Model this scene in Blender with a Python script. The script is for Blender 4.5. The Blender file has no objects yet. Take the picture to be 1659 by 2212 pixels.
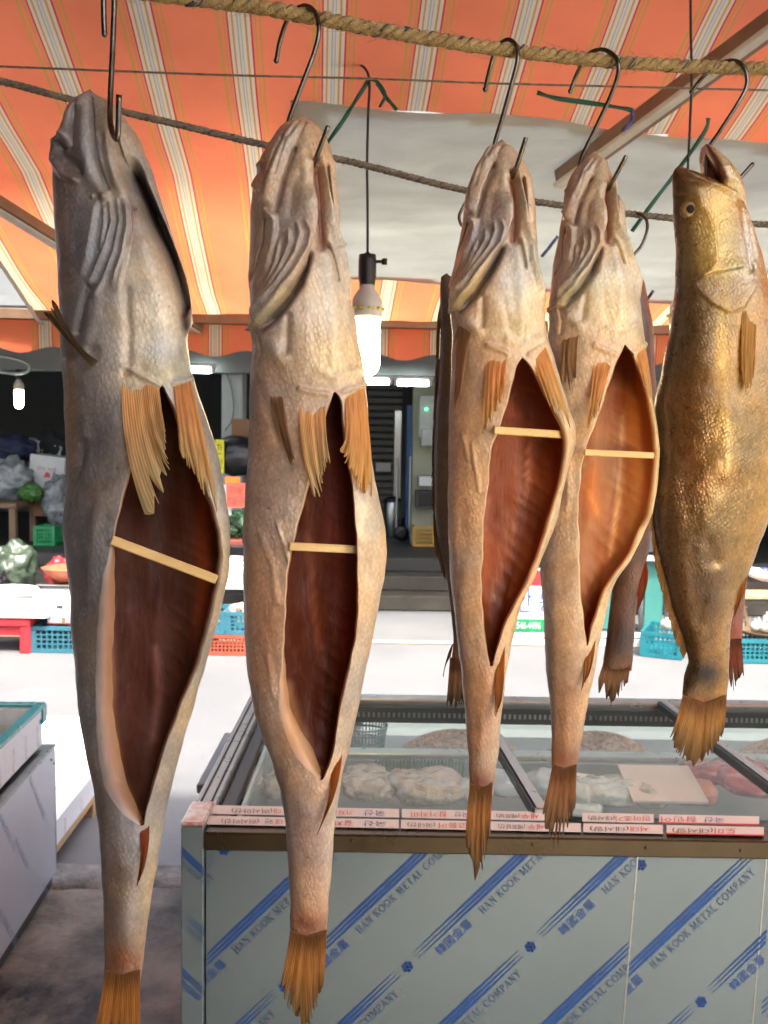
import bpy, bmesh, math, random
import numpy as np
from mathutils import Vector, Matrix, noise
random.seed(7); rng = np.random.default_rng(7)
R = math.radians
scene = bpy.context.scene

# ------------------------------------------------------------------ camera
CAM = np.array([0.0, 0.0, 1.6]); FPX = 2033.0; CX, CY = 829.5, 1106.0   # focal length and centre of the measured frame
PITCH, ROLL = R(4.5), R(0.9)
_f = np.array([0, math.cos(PITCH), -math.sin(PITCH)]); _u0 = np.array([0, math.sin(PITCH), math.cos(PITCH)]); _r0 = np.array([1.0, 0, 0])
_r = _r0*math.cos(ROLL)+_u0*math.sin(ROLL); _u = -_r0*math.sin(ROLL)+_u0*math.cos(ROLL)
cd = bpy.data.cameras.new('camera'); cam = bpy.data.objects.new('camera', cd); scene.collection.objects.link(cam)
cd.sensor_fit = 'VERTICAL'; cd.sensor_height = 36; cd.lens = 36*FPX/2212; cd.clip_start = 0.02; cd.clip_end = 400
M = Matrix.Identity(4)
for i in range(3):
    M[i][0], M[i][1], M[i][2], M[i][3] = _r[i], _u[i], -_f[i], CAM[i]
cam.matrix_world = M
cd.dof.use_dof = True; cd.dof.focus_distance = 0.86; cd.dof.aperture_fstop = 18
scene.camera = cam
# ------------------------------------------------------------------ sky, sun, exposure
SUN_EL, SUN_AZ = R(60), R(155)
w = bpy.data.worlds.new('World'); scene.world = w; w.use_nodes = True
nt = w.node_tree; sky = nt.nodes.new('ShaderNodeTexSky'); sky.sky_type = 'NISHITA'; sky.sun_disc = False
sky.sun_elevation = SUN_EL; sky.sun_rotation = SUN_AZ; sky.air_density = 1.0; sky.dust_density = 6.0; sky.ozone_density = 0.4
nt.nodes['Background'].inputs['Strength'].default_value = 0.15
nt.links.new(sky.outputs[0], nt.nodes['Background'].inputs['Color'])
sd = bpy.data.lights.new('sun', 'SUN'); sun = bpy.data.objects.new('sun', sd); scene.collection.objects.link(sun)
sd.energy = 2.2; sd.angle = R(4); sd.color = (1, .96, .9)
# direction from which the sun shines (sun_rotation is clockwise from +Y seen from above)
sv = Vector((math.sin(SUN_AZ)*math.cos(SUN_EL), math.cos(SUN_AZ)*math.cos(SUN_EL), math.sin(SUN_EL)))
sun.rotation_euler = sv.to_track_quat('Z', 'Y').to_euler(); sun.location = sv*30
scene.view_settings.view_transform = 'Standard'; scene.view_settings.look = 'None'; scene.view_settings.gamma = 1
scene.view_settings.exposure = 2.1
scene.render.engine = 'CYCLES'; scene.cycles.use_denoising = True; scene.cycles.max_bounces = 6; scene.cycles.use_adaptive_sampling = True; scene.cycles.adaptive_threshold = .04
scene.cycles.transparent_max_bounces = 16; scene.cycles.caustics_reflective = False; scene.cycles.caustics_refractive = False

# ------------------------------------------------------------------ helpers
def ray(x, y): return _f+_r*((x-CX)/FPX)+_u*((CY-y)/FPX)
def PY(x, y, Y):                       # point of the view ray on the plane at depth Y
    d = ray(x, y); return CAM+d*(Y/d[1])
def PZ(x, y, z):                       # point of the view ray at height z
    d = ray(x, y); return CAM+d*((z-CAM[2])/d[2])
def PX(x, y, X):
    d = ray(x, y); return CAM+d*(X/d[0])
def proj(p):
    d = np.asarray(p)-CAM; zc = d@_f
    return CX+FPX*(d@_r)/zc, CY-FPX*(d@_u)/zc
def lin(c):
    return tuple((v/12.92 if v <= .04045 else ((v+.055)/1.055)**2.4) for v in [q/255 for q in c])
C4 = lambda c: (c[0], c[1], c[2], 1.0)
col = scene.collection

def tag(o, label=None, cat=None, group=None, kind=None):
    if label: o['label'] = label
    if cat: o['category'] = cat
    if group: o['group'] = group
    if kind: o['kind'] = kind
    return o
def empty(name, loc=(0, 0, 0)):
    o = bpy.data.objects.new(name, None); o.empty_display_size = .05; o.location = loc; col.objects.link(o); return o
def setpar(o, parent):
    if parent is not None:
        o.parent = parent
        o.matrix_parent_inverse = Matrix.Translation(-Vector(parent.location)) if parent.parent is None else Matrix.Identity(4)
class MB:
    def __init__(s): s.v = []; s.f = []; s.m = []; s.n = 0; s.c = []
    def add(s, v, f, m=0, c=None):
        v = [tuple(map(float, p)) for p in v]; s.v += v; s.f += [tuple(i+s.n for i in q) for q in f]
        s.m += [m]*len(f); s.n += len(v); s.c += [c or (1, 1, 1)]*len(v); return s
    def box(s, c, size, rot=None, m=0, bev=0.0, col=None):
        c = Vector(c); hx, hy, hz = [q/2 for q in size]; b = min(bev, hx*.9, hy*.9, hz*.9)
        if b <= 0:
            vs = [Vector((x, y, z)) for x in (-hx, hx) for y in (-hy, hy) for z in (-hz, hz)]
            fs = [(0, 1, 3, 2), (4, 6, 7, 5), (0, 4, 5, 1), (2, 3, 7, 6), (0, 2, 6, 4), (1, 5, 7, 3)]
        else:
            vs = []; idx = {}
            for sx in (-1, 1):
                for sy in (-1, 1):
                    for sz in (-1, 1):
                        for ax in range(3):
                            h = [hx-b, hy-b, hz-b]; h[ax] += b
                            idx[sx, sy, sz, ax] = len(vs); vs.append(Vector((sx*h[0], sy*h[1], sz*h[2])))
            fs = []
            for ax in range(3):
                a2, a3 = [q for q in range(3) if q != ax]
                for sg in (-1, 1):
                    q = []
                    for s2, s3 in ((-1, -1), (1, -1), (1, 1), (-1, 1)):
                        k = [0, 0, 0]; k[ax] = sg; k[a2] = s2; k[a3] = s3; q.append(idx[k[0], k[1], k[2], ax])
                    fs.append(tuple(q))
            for ax in range(3):      # bevel edges along axis ax
                a2, a3 = [q for q in range(3) if q != ax]
                for s2 in (-1, 1):
                    for s3 in (-1, 1):
                        q = []
                        for sg, fa in ((-1, a2), (1, a2), (1, a3), (-1, a3)):
                            k = [0, 0, 0]; k[ax] = sg; k[a2] = s2; k[a3] = s3; q.append(idx[k[0], k[1], k[2], fa])
                        fs.append(tuple(q))
            for sx in (-1, 1):
                for sy in (-1, 1):
                    for sz in (-1, 1): fs.append(tuple(idx[sx, sy, sz, a] for a in range(3)))
        if rot is not None: vs = [rot @ v for v in vs]
        return s.add([v+c for v in vs], fs, m, col)
    def tube(s, pts, rad, seg=10, m=0, cap=True, col=None):
        pts = [Vector(p) for p in pts]; n = len(pts)
        rad = [rad]*n if np.isscalar(rad) else list(rad)
        up = None; vs = []; fs = []
        for i, p in enumerate(pts):
            t = (pts[min(i+1, n-1)]-pts[max(i-1, 0)]).normalized()
            if up is None:
                up = t.orthogonal().normalized()
            up = (up-t*up.dot(t)).normalized(); w_ = t.cross(up)
            for k in range(seg):
                a = 2*math.pi*k/seg; vs.append(p+(up*math.cos(a)+w_*math.sin(a))*rad[i])
        for i in range(n-1):
            for k in range(seg):
                k2 = (k+1) % seg; fs.append((i*seg+k, i*seg+k2, (i+1)*seg+k2, (i+1)*seg+k))
        if cap: fs.append(tuple(range(seg))[::-1]); fs.append(tuple((n-1)*seg+k for k in range(seg)))
        return s.add(vs, fs, m, col)
    def lathe(s, prof, c, seg=24, m=0, rot=None, sx=1, sy=1, col=None):
        c = Vector(c); vs = []; fs = []; n = len(prof)
        for r_, z in prof:
            for k in range(seg):
                a = 2*math.pi*k/seg; v = Vector((r_*math.cos(a)*sx, r_*math.sin(a)*sy, z))
                vs.append((rot @ v if rot is not None else v)+c)
        for i in range(n-1):
            for k in range(seg):
                k2 = (k+1) % seg; fs.append((i*seg+k, i*seg+k2, (i+1)*seg+k2, (i+1)*seg+k))
        fs.append(tuple(range(seg))[::-1]); fs.append(tuple((n-1)*seg+k for k in range(seg)))
        return s.add(vs, fs, m, col)
    def grid(s, g, m=0, col=None, flip=False):      # g: list of rows of points
        nr, nc = len(g), len(g[0]); vs = [p for row in g for p in row]; fs = []
        for i in range(nr-1):
            for j in range(nc-1):
                q = (i*nc+j, i*nc+j+1, (i+1)*nc+j+1, (i+1)*nc+j); fs.append(q[::-1] if flip else q)
        return s.add(vs, fs, m, col)
    def slab(s, quad, d, m=0, col=None):            # a flat plate: 4 corners pushed along vector d
        q = [Vector(p) for p in quad]; d = Vector(d)
        vs = q+[p+d for p in q]
        return s.add(vs, [(0, 1, 2, 3), (7, 6, 5, 4), (0, 4, 5, 1), (1, 5, 6, 2), (2, 6, 7, 3), (3, 7, 4, 0)], m, col)
    def build(s, name, mats, parent=None, smooth=False, colattr=False, fixn=True):
        me = bpy.data.meshes.new(name); me.from_pydata(s.v, [], s.f)
        for mt in (mats if isinstance(mats, (list, tuple)) else [mats]): me.materials.append(mt)
        me.polygons.foreach_set('material_index', s.m)
        if smooth: me.polygons.foreach_set('use_smooth', [True]*len(s.f))
        if colattr:
            a = me.attributes.new('Col', 'FLOAT_COLOR', 'POINT'); a.data.foreach_set('color', np.array([(c[0], c[1], c[2], 1) for c in s.c], np.float32).ravel())
        if fixn and len(s.f) < 60000:
            bm = bmesh.new(); bm.from_mesh(me); bmesh.ops.recalc_face_normals(bm, faces=bm.faces); bm.to_mesh(me); bm.free()
        me.update()
        o = bpy.data.objects.new(name, me); col.objects.link(o); setpar(o, parent); return o
def smoothstep(a, b, x):
    t = np.clip((x-a)/(b-a), 0, 1); return t*t*(3-2*t)
def spline(pts, n):                                  # Catmull-Rom through points
    P = [np.array(p, float) for p in pts]; P = [2*P[0]-P[1]]+P+[2*P[-1]-P[-2]]; out = []
    m_ = len(P)-3
    for k in range(n):
        u = k/(n-1)*m_; i = min(int(u), m_-1); t = u-i; a, b, c, d = P[i:i+4]
        out.append(.5*((2*b)+(-a+c)*t+(2*a-5*b+4*c-d)*t*t+(-a+3*b-3*c+d)*t**3))
    return out

# ------------------------------------------------------------------ materials
def newmat(name):
    m = bpy.data.materials.new(name); m.use_nodes = True; n = m.node_tree.nodes; return m, n, m.node_tree.links, n['Principled BSDF']
def pm(name, c1, c2=None, scale=8, rough=.6, metal=0, bump=0, bscale=60, spec=.5, var=.5, stretch=(1, 1, 1), coat=0, sss=0, rvar=.1, trans=0, emit=None, es=0):
    """noise-mottled principled surface"""
    m, n, l, b = newmat(name); c2 = c2 or tuple(v*.75 for v in c1)
    tc = n.new('ShaderNodeTexCoord'); mp = n.new('ShaderNodeMapping'); mp.inputs['Scale'].default_value = stretch; l.new(tc.outputs['Object'], mp.inputs[0])
    nz = n.new('ShaderNodeTexNoise'); nz.inputs['Scale'].default_value = scale; nz.inputs['Detail'].default_value = 6; nz.inputs['Roughness'].default_value = .62; l.new(mp.outputs[0], nz.inputs['Vector'])
    cr = n.new('ShaderNodeValToRGB'); cr.color_ramp.elements[0].position = .5-.35*var; cr.color_ramp.elements[1].position = .5+.35*var
    cr.color_ramp.elements[0].color = C4(c2); cr.color_ramp.elements[1].color = C4(c1); l.new(nz.outputs[0], cr.inputs[0]); l.new(cr.outputs[0], b.inputs['Base Color'])
    mr = n.new('ShaderNodeMapRange'); mr.inputs['To Min'].default_value = max(0.02, rough-rvar); mr.inputs['To Max'].default_value = min(1, rough+rvar); l.new(nz.outputs[0], mr.inputs[0]); l.new(mr.outputs[0], b.inputs['Roughness'])
    b.inputs['Metallic'].default_value = metal; b.inputs['Specular IOR Level'].default_value = spec; b.inputs['Coat Weight'].default_value = coat
    if sss: b.inputs['Subsurface Weight'].default_value = sss; b.inputs['Subsurface Radius'].default_value = (.02, .01, .006); b.inputs['Subsurface Scale'].default_value = 1
    if bump:
        n2 = n.new('ShaderNodeTexNoise'); n2.inputs['Scale'].default_value = bscale; n2.inputs['Detail'].default_value = 5; l.new(mp.outputs[0], n2.inputs['Vector'])
        bp = n.new('ShaderNodeBump'); bp.inputs['Strength'].default_value = bump; bp.inputs['Distance'].default_value = .01; l.new(n2.outputs[0], bp.inputs['Height']); l.new(bp.outputs[0], b.inputs['Normal'])
    if emit: b.inputs['Emission Color'].default_value = C4(emit); b.inputs['Emission Strength'].default_value = es
    if trans:
        tr = n.new('ShaderNodeBsdfTranslucent'); l.new(cr.outputs[0], tr.inputs[0]); mx = n.new('ShaderNodeMixShader'); mx.inputs[0].default_value = trans
        l.new(b.outputs[0], mx.inputs[1]); l.new(tr.outputs[0], mx.inputs[2]); l.new(mx.outputs[0], n['Material Output'].inputs[0])
    return m
def glassmat(name, tint=(.93, .97, .95), rough=.02, haze=0.0, hazecol=(.8, .85, .85)):
    """thin pane: see-through with Fresnel reflection and a little dirt"""
    m, n, l, b = newmat(name); n.remove(b)
    t = n.new('ShaderNodeBsdfTransparent'); t.inputs[0].default_value = C4(tint); g = n.new('ShaderNodeBsdfGlossy'); g.inputs['Roughness'].default_value = rough
    fr = n.new('ShaderNodeFresnel'); gm_ = n.new('ShaderNodeNewGeometry'); ir = n.new('ShaderNodeMapRange'); ir.inputs['To Min'].default_value = 1.5; ir.inputs['To Max'].default_value = 1.0; l.new(gm_.outputs['Backfacing'], ir.inputs[0]); l.new(ir.outputs[0], fr.inputs[0]); mx = n.new('ShaderNodeMixShader')
    l.new(fr.outputs[0], mx.inputs[0]); l.new(t.outputs[0], mx.inputs[1]); l.new(g.outputs[0], mx.inputs[2])
    d = n.new('ShaderNodeBsdfDiffuse'); d.inputs[0].default_value = C4(hazecol); m2 = n.new('ShaderNodeMixShader')
    nz = n.new('ShaderNodeTexNoise'); nz.inputs['Scale'].default_value = 7; nz.inputs['Detail'].default_value = 6; mr = n.new('ShaderNodeMapRange'); mr.inputs['From Min'].default_value = .35; mr.inputs['From Max'].default_value = .75; mr.inputs['To Max'].default_value = haze*2
    l.new(nz.outputs[0], mr.inputs[0]); l.new(mr.outputs[0], m2.inputs[0]); l.new(mx.outputs[0], m2.inputs[1]); l.new(d.outputs[0], m2.inputs[2]); l.new(m2.outputs[0], n['Material Output'].inputs[0])
    return m
def emitmat(name, c, s):
    m, n, l, b = newmat(name); b.inputs['Base Color'].default_value = C4(c); b.inputs['Emission Color'].default_value = C4(c); b.inputs['Emission Strength'].default_value = s; return m

def skinmat(name, scale=1.0, gold=False):
    """dried fish skin: colour from the mesh, rows of small scales, fine wrinkles, oily sheen"""
    m, n, l, b = newmat(name)
    def N(t, **k):
        q = n.new(t)
        for a_, v_ in k.items(): setattr(q, a_, v_)
        return q
    def rng_(src, a0, a1, b0, b1):
        q = N('ShaderNodeMapRange'); q.inputs['From Min'].default_value = a0; q.inputs['From Max'].default_value = a1; q.inputs['To Min'].default_value = b0; q.inputs['To Max'].default_value = b1; l.new(src, q.inputs[0]); return q.outputs[0]
    at = N('ShaderNodeAttribute'); at.attribute_name = 'Col'; tc = N('ShaderNodeTexCoord'); O = tc.outputs['Object']
    def noise_(sc, det=6, ro=.6, st=(1, 1, 1)):
        mp = N('ShaderNodeMapping'); mp.inputs['Scale'].default_value = st; l.new(O, mp.inputs[0]); q = N('ShaderNodeTexNoise'); q.inputs['Scale'].default_value = sc; q.inputs['Detail'].default_value = det; q.inputs['Roughness'].default_value = ro; l.new(mp.outputs[0], q.inputs['Vector']); return q
    big = noise_(22, 5); mid = noise_(90, 6, .7, (1, 1, .7)); fine = noise_(420, 4, .6)
    # scale cells, slightly warped, longer than wide
    wp = N('ShaderNodeVectorMath', operation='SCALE'); wp.inputs['Scale'].default_value = .006; l.new(mid.outputs['Color'], wp.inputs[0])
    mp = N('ShaderNodeMapping'); mp.inputs['Scale'].default_value = (1.15, 1.15, .85); mp.inputs['Rotation'].default_value = (0, .5, 0); ad = N('ShaderNodeVectorMath', operation='ADD'); l.new(O, ad.inputs[0]); l.new(wp.outputs[0], ad.inputs[1]); l.new(ad.outputs[0], mp.inputs[0])
    vo = N('ShaderNodeTexVoronoi'); vo.inputs['Scale'].default_value = 240*scale; vo.inputs['Randomness'].default_value = .6; l.new(mp.outputs[0], vo.inputs['Vector'])
    cell = rng_(vo.outputs['Distance'], .05, .7, 1, 0)
    # scales show in patches only
    patch = rng_(big.outputs[0], .42, .6, .15, 1.0)
    m1 = N('ShaderNodeMath', operation='MULTIPLY'); l.new(rng_(big.outputs[0], .3, .7, .8, 1.16), m1.inputs[0]); l.new(rng_(mid.outputs[0], .3, .72, .78, 1.18), m1.inputs[1])
    m2 = N('ShaderNodeMath', operation='MULTIPLY'); l.new(m1.outputs[0], m2.inputs[0]); l.new(rng_(cell, 0, 1, .82 if not gold else .7, 1.06 if not gold else 1.1), m2.inputs[1])
    # small dark specks (dried blood, flies' marks)
    sv_ = N('ShaderNodeTexVoronoi'); sv_.inputs['Scale'].default_value = 60; l.new(O, sv_.inputs['Vector']); m3 = N('ShaderNodeMath', operation='MULTIPLY'); l.new(m2.outputs[0], m3.inputs[0]); l.new(rng_(sv_.outputs['Distance'], .03, .09, .55, 1), m3.inputs[1])
    vm = N('ShaderNodeVectorMath', operation='SCALE'); l.new(at.outputs['Color'], vm.inputs[0]); l.new(m3.outputs[0], vm.inputs['Scale'])
    hu = noise_(13, 4, .55); hr = N('ShaderNodeValToRGB'); hr.color_ramp.elements[0].position = .36; hr.color_ramp.elements[1].position = .64; hr.color_ramp.elements[0].color = (.84, .93, 1.06, 1); hr.color_ramp.elements[1].color = (1.12, 1.0, .80, 1); l.new(hu.outputs[0], hr.inputs[0])
    hv = N('ShaderNodeVectorMath', operation='MULTIPLY'); l.new(vm.outputs[0], hv.inputs[0]); l.new(hr.outputs[0], hv.inputs[1]); l.new(hv.outputs[0], b.inputs['Base Color'])
    sp = N('ShaderNodeMath', operation='MULTIPLY'); l.new(cell, sp.inputs[0]); l.new(patch, sp.inputs[1])
    b1 = N('ShaderNodeBump'); b1.inputs['Strength'].default_value = .36 if gold else .4; b1.inputs['Distance'].default_value = .0012; l.new(sp.outputs[0], b1.inputs['Height'])
    b2 = N('ShaderNodeBump'); b2.inputs['Strength'].default_value = .16 if gold else .22; b2.inputs['Distance'].default_value = .003; l.new(mid.outputs[0], b2.inputs['Height']); l.new(b1.outputs[0], b2.inputs['Normal'])
    b3 = N('ShaderNodeBump'); b3.inputs['Strength'].default_value = .2; b3.inputs['Distance'].default_value = .0008; l.new(fine.outputs[0], b3.inputs['Height']); l.new(b2.outputs[0], b3.inputs['Normal'])
    wn = noise_(48, 3, .5, (1.7, 1.7, .55)); wn.inputs['Distortion'].default_value = 1.2; sb_ = N('ShaderNodeMath', operation='SUBTRACT'); l.new(wn.outputs[0], sb_.inputs[0]); sb_.inputs[1].default_value = .5; ab_ = N('ShaderNodeMath', operation='ABSOLUTE'); l.new(sb_.outputs[0], ab_.inputs[0])
    b4 = N('ShaderNodeBump'); b4.inputs['Strength'].default_value = .5; b4.inputs['Distance'].default_value = .004; b4.invert = True; l.new(rng_(ab_.outputs[0], 0, .06, 0, 1), b4.inputs['Height']); b4.inputs['Strength'].default_value = .03 if gold else .07; l.new(b3.outputs[0], b4.inputs['Normal']); l.new(b4.outputs[0], b.inputs['Normal'])
    l.new(rng_(mid.outputs[0], .3, .7, .2 if gold else .3, .42 if gold else .55), b.inputs['Roughness'])
    b.inputs['Metallic'].default_value = .35 if gold else 0; b.inputs['Specular IOR Level'].default_value = .6; b.inputs['Coat Weight'].default_value = .3; b.inputs['Coat Roughness'].default_value = .22
    return m
def fleshmat(name):
    """inside of the gutted belly: drying membrane with streaks, blood blotches and a moist sheen"""
    m, n, l, b = newmat(name)
    at = n.new('ShaderNodeAttribute'); at.attribute_name = 'Col'; tc = n.new('ShaderNodeTexCoord')
    def nz_(sc, st, rot=(0, 0, 0), det=6):
        mp = n.new('ShaderNodeMapping'); mp.inputs['Scale'].default_value = st; mp.inputs['Rotation'].default_value = rot; l.new(tc.outputs['Object'], mp.inputs[0]); q = n.new('ShaderNodeTexNoise'); q.inputs['Scale'].default_value = sc; q.inputs['Detail'].default_value = det; q.inputs['Distortion'].default_value = .6; l.new(mp.outputs[0], q.inputs['Vector']); return q.outputs[0]
    def mr_(src, a0, a1, b0, b1):
        q = n.new('ShaderNodeMapRange'); q.inputs['From Min'].default_value = a0; q.inputs['From Max'].default_value = a1; q.inputs['To Min'].default_value = b0; q.inputs['To Max'].default_value = b1; l.new(src, q.inputs[0]); return q.outputs[0]
    st = nz_(46, (1, 1, .22), (0, .25, 0)); bl = nz_(15, (1, 1, .6)); fi = nz_(160, (1, 1, .5))
    mm = n.new('ShaderNodeMath'); mm.operation = 'MULTIPLY'; l.new(mr_(st, .3, .72, .82, 1.22), mm.inputs[0]); l.new(mr_(bl, .35, .65, .82, 1.18), mm.inputs[1])
    vm = n.new('ShaderNodeVectorMath'); vm.operation = 'SCALE'; l.new(at.outputs['Color'], vm.inputs[0]); l.new(mm.outputs[0], vm.inputs['Scale']); l.new(vm.outputs[0], b.inputs['Base Color'])
    b1 = n.new('ShaderNodeBump'); b1.inputs['Strength'].default_value = .22; b1.inputs['Distance'].default_value = .006; l.new(st, b1.inputs['Height'])
    b2 = n.new('ShaderNodeBump'); b2.inputs['Strength'].default_value = .3; b2.inputs['Distance'].default_value = .0015; l.new(fi, b2.inputs['Height']); l.new(b1.outputs[0], b2.inputs['Normal']); l.new(b2.outputs[0], b.inputs['Normal'])
    l.new(mr_(bl, .35, .65, .28, .6), b.inputs['Roughness']); b.inputs['Specular IOR Level'].default_value = .35
    b.inputs['Subsurface Weight'].default_value = .5; b.inputs['Subsurface Radius'].default_value = (.016, .007, .003); b.inputs['Subsurface Scale'].default_value = .8
    return m
def finmat(name):
    m, n, l, b = newmat(name); at = n.new('ShaderNodeAttribute'); at.attribute_name = 'Col'
    l.new(at.outputs['Color'], b.inputs['Base Color']); b.inputs['Roughness'].default_value = .4
    tr = n.new('ShaderNodeBsdfTranslucent'); l.new(at.outputs['Color'], tr.inputs[0]); mx = n.new('ShaderNodeMixShader'); mx.inputs[0].default_value = .65
    l.new(b.outputs[0], mx.inputs[1]); l.new(tr.outputs[0], mx.inputs[2])
    tp = n.new('ShaderNodeBsdfTransparent'); tp.inputs[0].default_value = (1, .93, .78, 1); m2 = n.new('ShaderNodeMixShader'); m2.inputs[0].default_value = .14; l.new(mx.outputs[0], m2.inputs[1]); l.new(tp.outputs[0], m2.inputs[2]); l.new(m2.outputs[0], n['Material Output'].inputs[0]); return m

MAT = {}
MAT['skin'] = skinmat('fish_skin'); MAT['gold'] = skinmat('golden_fish_skin', 1.25, True); MAT['flesh'] = fleshmat('belly_flesh'); MAT['fin'] = finmat('fin_membrane')
MAT['steel_rod'] = pm('steel_rod', (.20, .185, .16), (.11, .10, .085), 60, .3, 1, .05, 300)
MAT['wood_stick'] = pm('bamboo', (.62, .43, .19), (.5, .32, .12), 40, .55, 0, .2, 120, stretch=(.15, 1, 1))
MAT['rope'] = pm('hemp_rope', (.50, .35, .14), (.27, .18, .075), 90, .85, 0, .6, 500)
MAT['rope2'] = pm('old_rope', (.36, .29, .19), (.16, .13, .10), 70, .85, 0, .6, 500)
MAT['black'] = pm('black_plastic', (.012, .012, .013), None, 30, .45)
MAT['white_plastic'] = pm('white_plastic', (.78, .78, .76), (.68, .68, .66), 12, .4)
# ================================================================== SETTING
MAT['concrete'] = pm('stall_concrete', (.30, .25, .19), (.03, .023, .016), 2.1, .55, 0, 1.0, 26, var=.3, rvar=.3)
MAT['kerb'] = pm('kerb_concrete', (.30, .27, .23), (.08, .07, .055), 9, .8, 0, .8, 60)
MAT['asphalt'] = pm('asphalt', (.17, .173, .173), (.12, .123, .125), 1.1, .8, 0, .35, 220, var=.8)
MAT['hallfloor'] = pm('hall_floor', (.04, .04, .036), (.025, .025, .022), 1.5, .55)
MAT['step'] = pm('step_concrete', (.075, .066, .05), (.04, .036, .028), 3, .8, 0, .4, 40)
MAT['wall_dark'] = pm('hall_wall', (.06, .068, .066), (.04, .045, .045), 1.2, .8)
MAT['wall_pale'] = pm('pale_plaster', (.34, .36, .36), (.28, .30, .30), 2, .75)
MAT['wall_cream'] = pm('cream_paint', (.26, .27, .19), (.2, .21, .15), 2, .7)
MAT['roofing'] = pm('grey_roof', (.2, .21, .21), None, 2, .7)
MAT['yellow_line'] = pm('worn_yellow_paint', (.62, .52, .25), (.45, .42, .33), 6, .7)
ROADZ = -.12
def struct(o): o['kind'] = 'structure'; return o
# ground sheet to the horizon, stall floor, kerb, road
struct(MB().grid([[(x, y, ROADZ-.03) for x in np.linspace(-150, 150, 3)] for y in (-150, 0, 150)]).build('ground', MAT['asphalt']))
g = [[(x, y, ROADZ+.006*noise.noise(Vector((x*.5, y*.5, 0)))) for x in np.linspace(-30, 30, 41)] for y in np.linspace(3.2, 9.4, 26)]
struct(MB().grid(g).build('road', MAT['asphalt'], None, True))
g = [[(x, y, .012*noise.noise(Vector((x*1.3, y*1.3, 2)))+.004*noise.noise(Vector((x*9, y*9, 5)))) for x in np.linspace(-5, 5, 161)] for y in np.linspace(-3, 3.26, 101)]
struct(MB().grid(g).build('stall_floor', MAT['concrete'], None, True))
g = []
for j, (dy, z) in enumerate([(3.20, -.02), (3.21, .004), (3.24, .014), (3.33, .018), (3.365, .012), (3.385, -.02), (3.39, -.14)]):
    g.append([(x, dy+.012*noise.noise(Vector((x*4, j, 0)))+.006*noise.noise(Vector((x*17, j*.3, 1))), z+.014*noise.noise(Vector((x*5, j*.5, 3)))+.006*noise.noise(Vector((x*21, j, 3)))) for x in np.linspace(-5, 5, 221)])
struct(MB().grid(g).build('kerb', MAT['kerb'], None, True))
yl = PZ(860, 1391, ROADZ)[1]
struct(MB().grid([[(x, yl+d+.01*noise.noise(Vector((x, 0, 0))), ROADZ+.008) for x in np.linspace(-12, 12, 30)] for d in (0, .1)]).build('yellow_road_line', MAT['yellow_line']))

# ---------------- hall across the street
H0 = 9.3
hall = empty('market_hall', (0, H0, 0)); tag(hall, 'dim market hall across the street with concrete steps', 'building')
for i in range(3):
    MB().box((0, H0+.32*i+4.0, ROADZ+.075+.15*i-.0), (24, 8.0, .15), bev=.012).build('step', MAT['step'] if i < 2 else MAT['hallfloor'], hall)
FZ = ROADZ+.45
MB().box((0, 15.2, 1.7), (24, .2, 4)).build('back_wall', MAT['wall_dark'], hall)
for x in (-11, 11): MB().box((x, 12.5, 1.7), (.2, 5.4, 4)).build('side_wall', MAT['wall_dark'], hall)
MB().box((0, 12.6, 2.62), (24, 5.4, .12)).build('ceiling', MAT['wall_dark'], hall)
lz = PY(860, 812, 10.3)[2]
MB().box((0, 10.3, lz+1.6), (24, .25, 3.2)).build('lintel', MAT['roofing'], hall)
MB().box((0, 9.1, lz+.40), (24, 2.6, .08)).build('canopy', MAT['roofing'], hall)
def pillar(x0, x1, Y, mat, name='pillar'):
    a, b = PY(x0, 1000, Y)[0], PY(x1, 1000, Y)[0]; MB().box(((a+b)/2, Y+.15, FZ+1.15), (b-a, .3, 2.3), bev=.01).build(name, mat, hall)
pillar(478, 524, 10.6, MAT['wall_pale']); pillar(890, 938, 11.2, MAT['wall_cream']); pillar(1385, 1420, 10.8, MAT['wall_pale']); pillar(190, 260, 11.5, MAT['wall_pale'])
# roller shutter with its slats
MAT['shutter'] = pm('shutter_grey', (.10, .10, .095), None, 4, .5, .4)
x0, x1 = PY(790, 1000, 13.5)[0], PY(868, 1000, 13.5)[0]
for k in range(22):
    MB().box(((x0+x1)/2, 13.5, FZ+.1+k*.1), (x1-x0, .03, .085), bev=.012).build('shutter_slat', MAT['shutter'], hall)
# blue door leaf, steel post
MAT['blue_paint'] = pm('blue_paint', (.05, .13, .33), None, 5, .45); MAT['steel'] = pm('brushed_steel', (.46, .47, .46), (.36, .37, .36), 30, .3, 1, stretch=(1, 1, 12))
a = PY(880, 1000, 12.2); o = MB().box((a[0]+.06, 12.2, FZ+.85), (.16, .05, 1.7), bev=.01).build('door', MAT['blue_paint'], hall); MB().box((a[0]-.13, 12.15, FZ+1.0), (.1, .04, 1.25), bev=.01).build('door_handle', MAT['steel'], o)
# electric cabinet with a green lamp
MAT['cab'] = pm('cabinet_grey', (.3, .31, .3), None, 5, .5); MAT['led_g'] = emitmat('green_lamp', (.05, .9, .35), 3)
a = PY(928, 900, 11.05); cb = MB().box(a, (.26, .12, .5), bev=.01).build('electric_cabinet', MAT['cab']); tag(cb, 'grey electric cabinet on the cream pillar with a tiny green light', 'cabinet')
MB().box(PY(921, 884, 10.98), (.025, .02, .02)).build('indicator_lamp', MAT['led_g'], cb); MB().box(PY(930, 945, 11.0), (.22, .1, .2), bev=.01).build('lower_box', MAT['cab'], cb)
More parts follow.
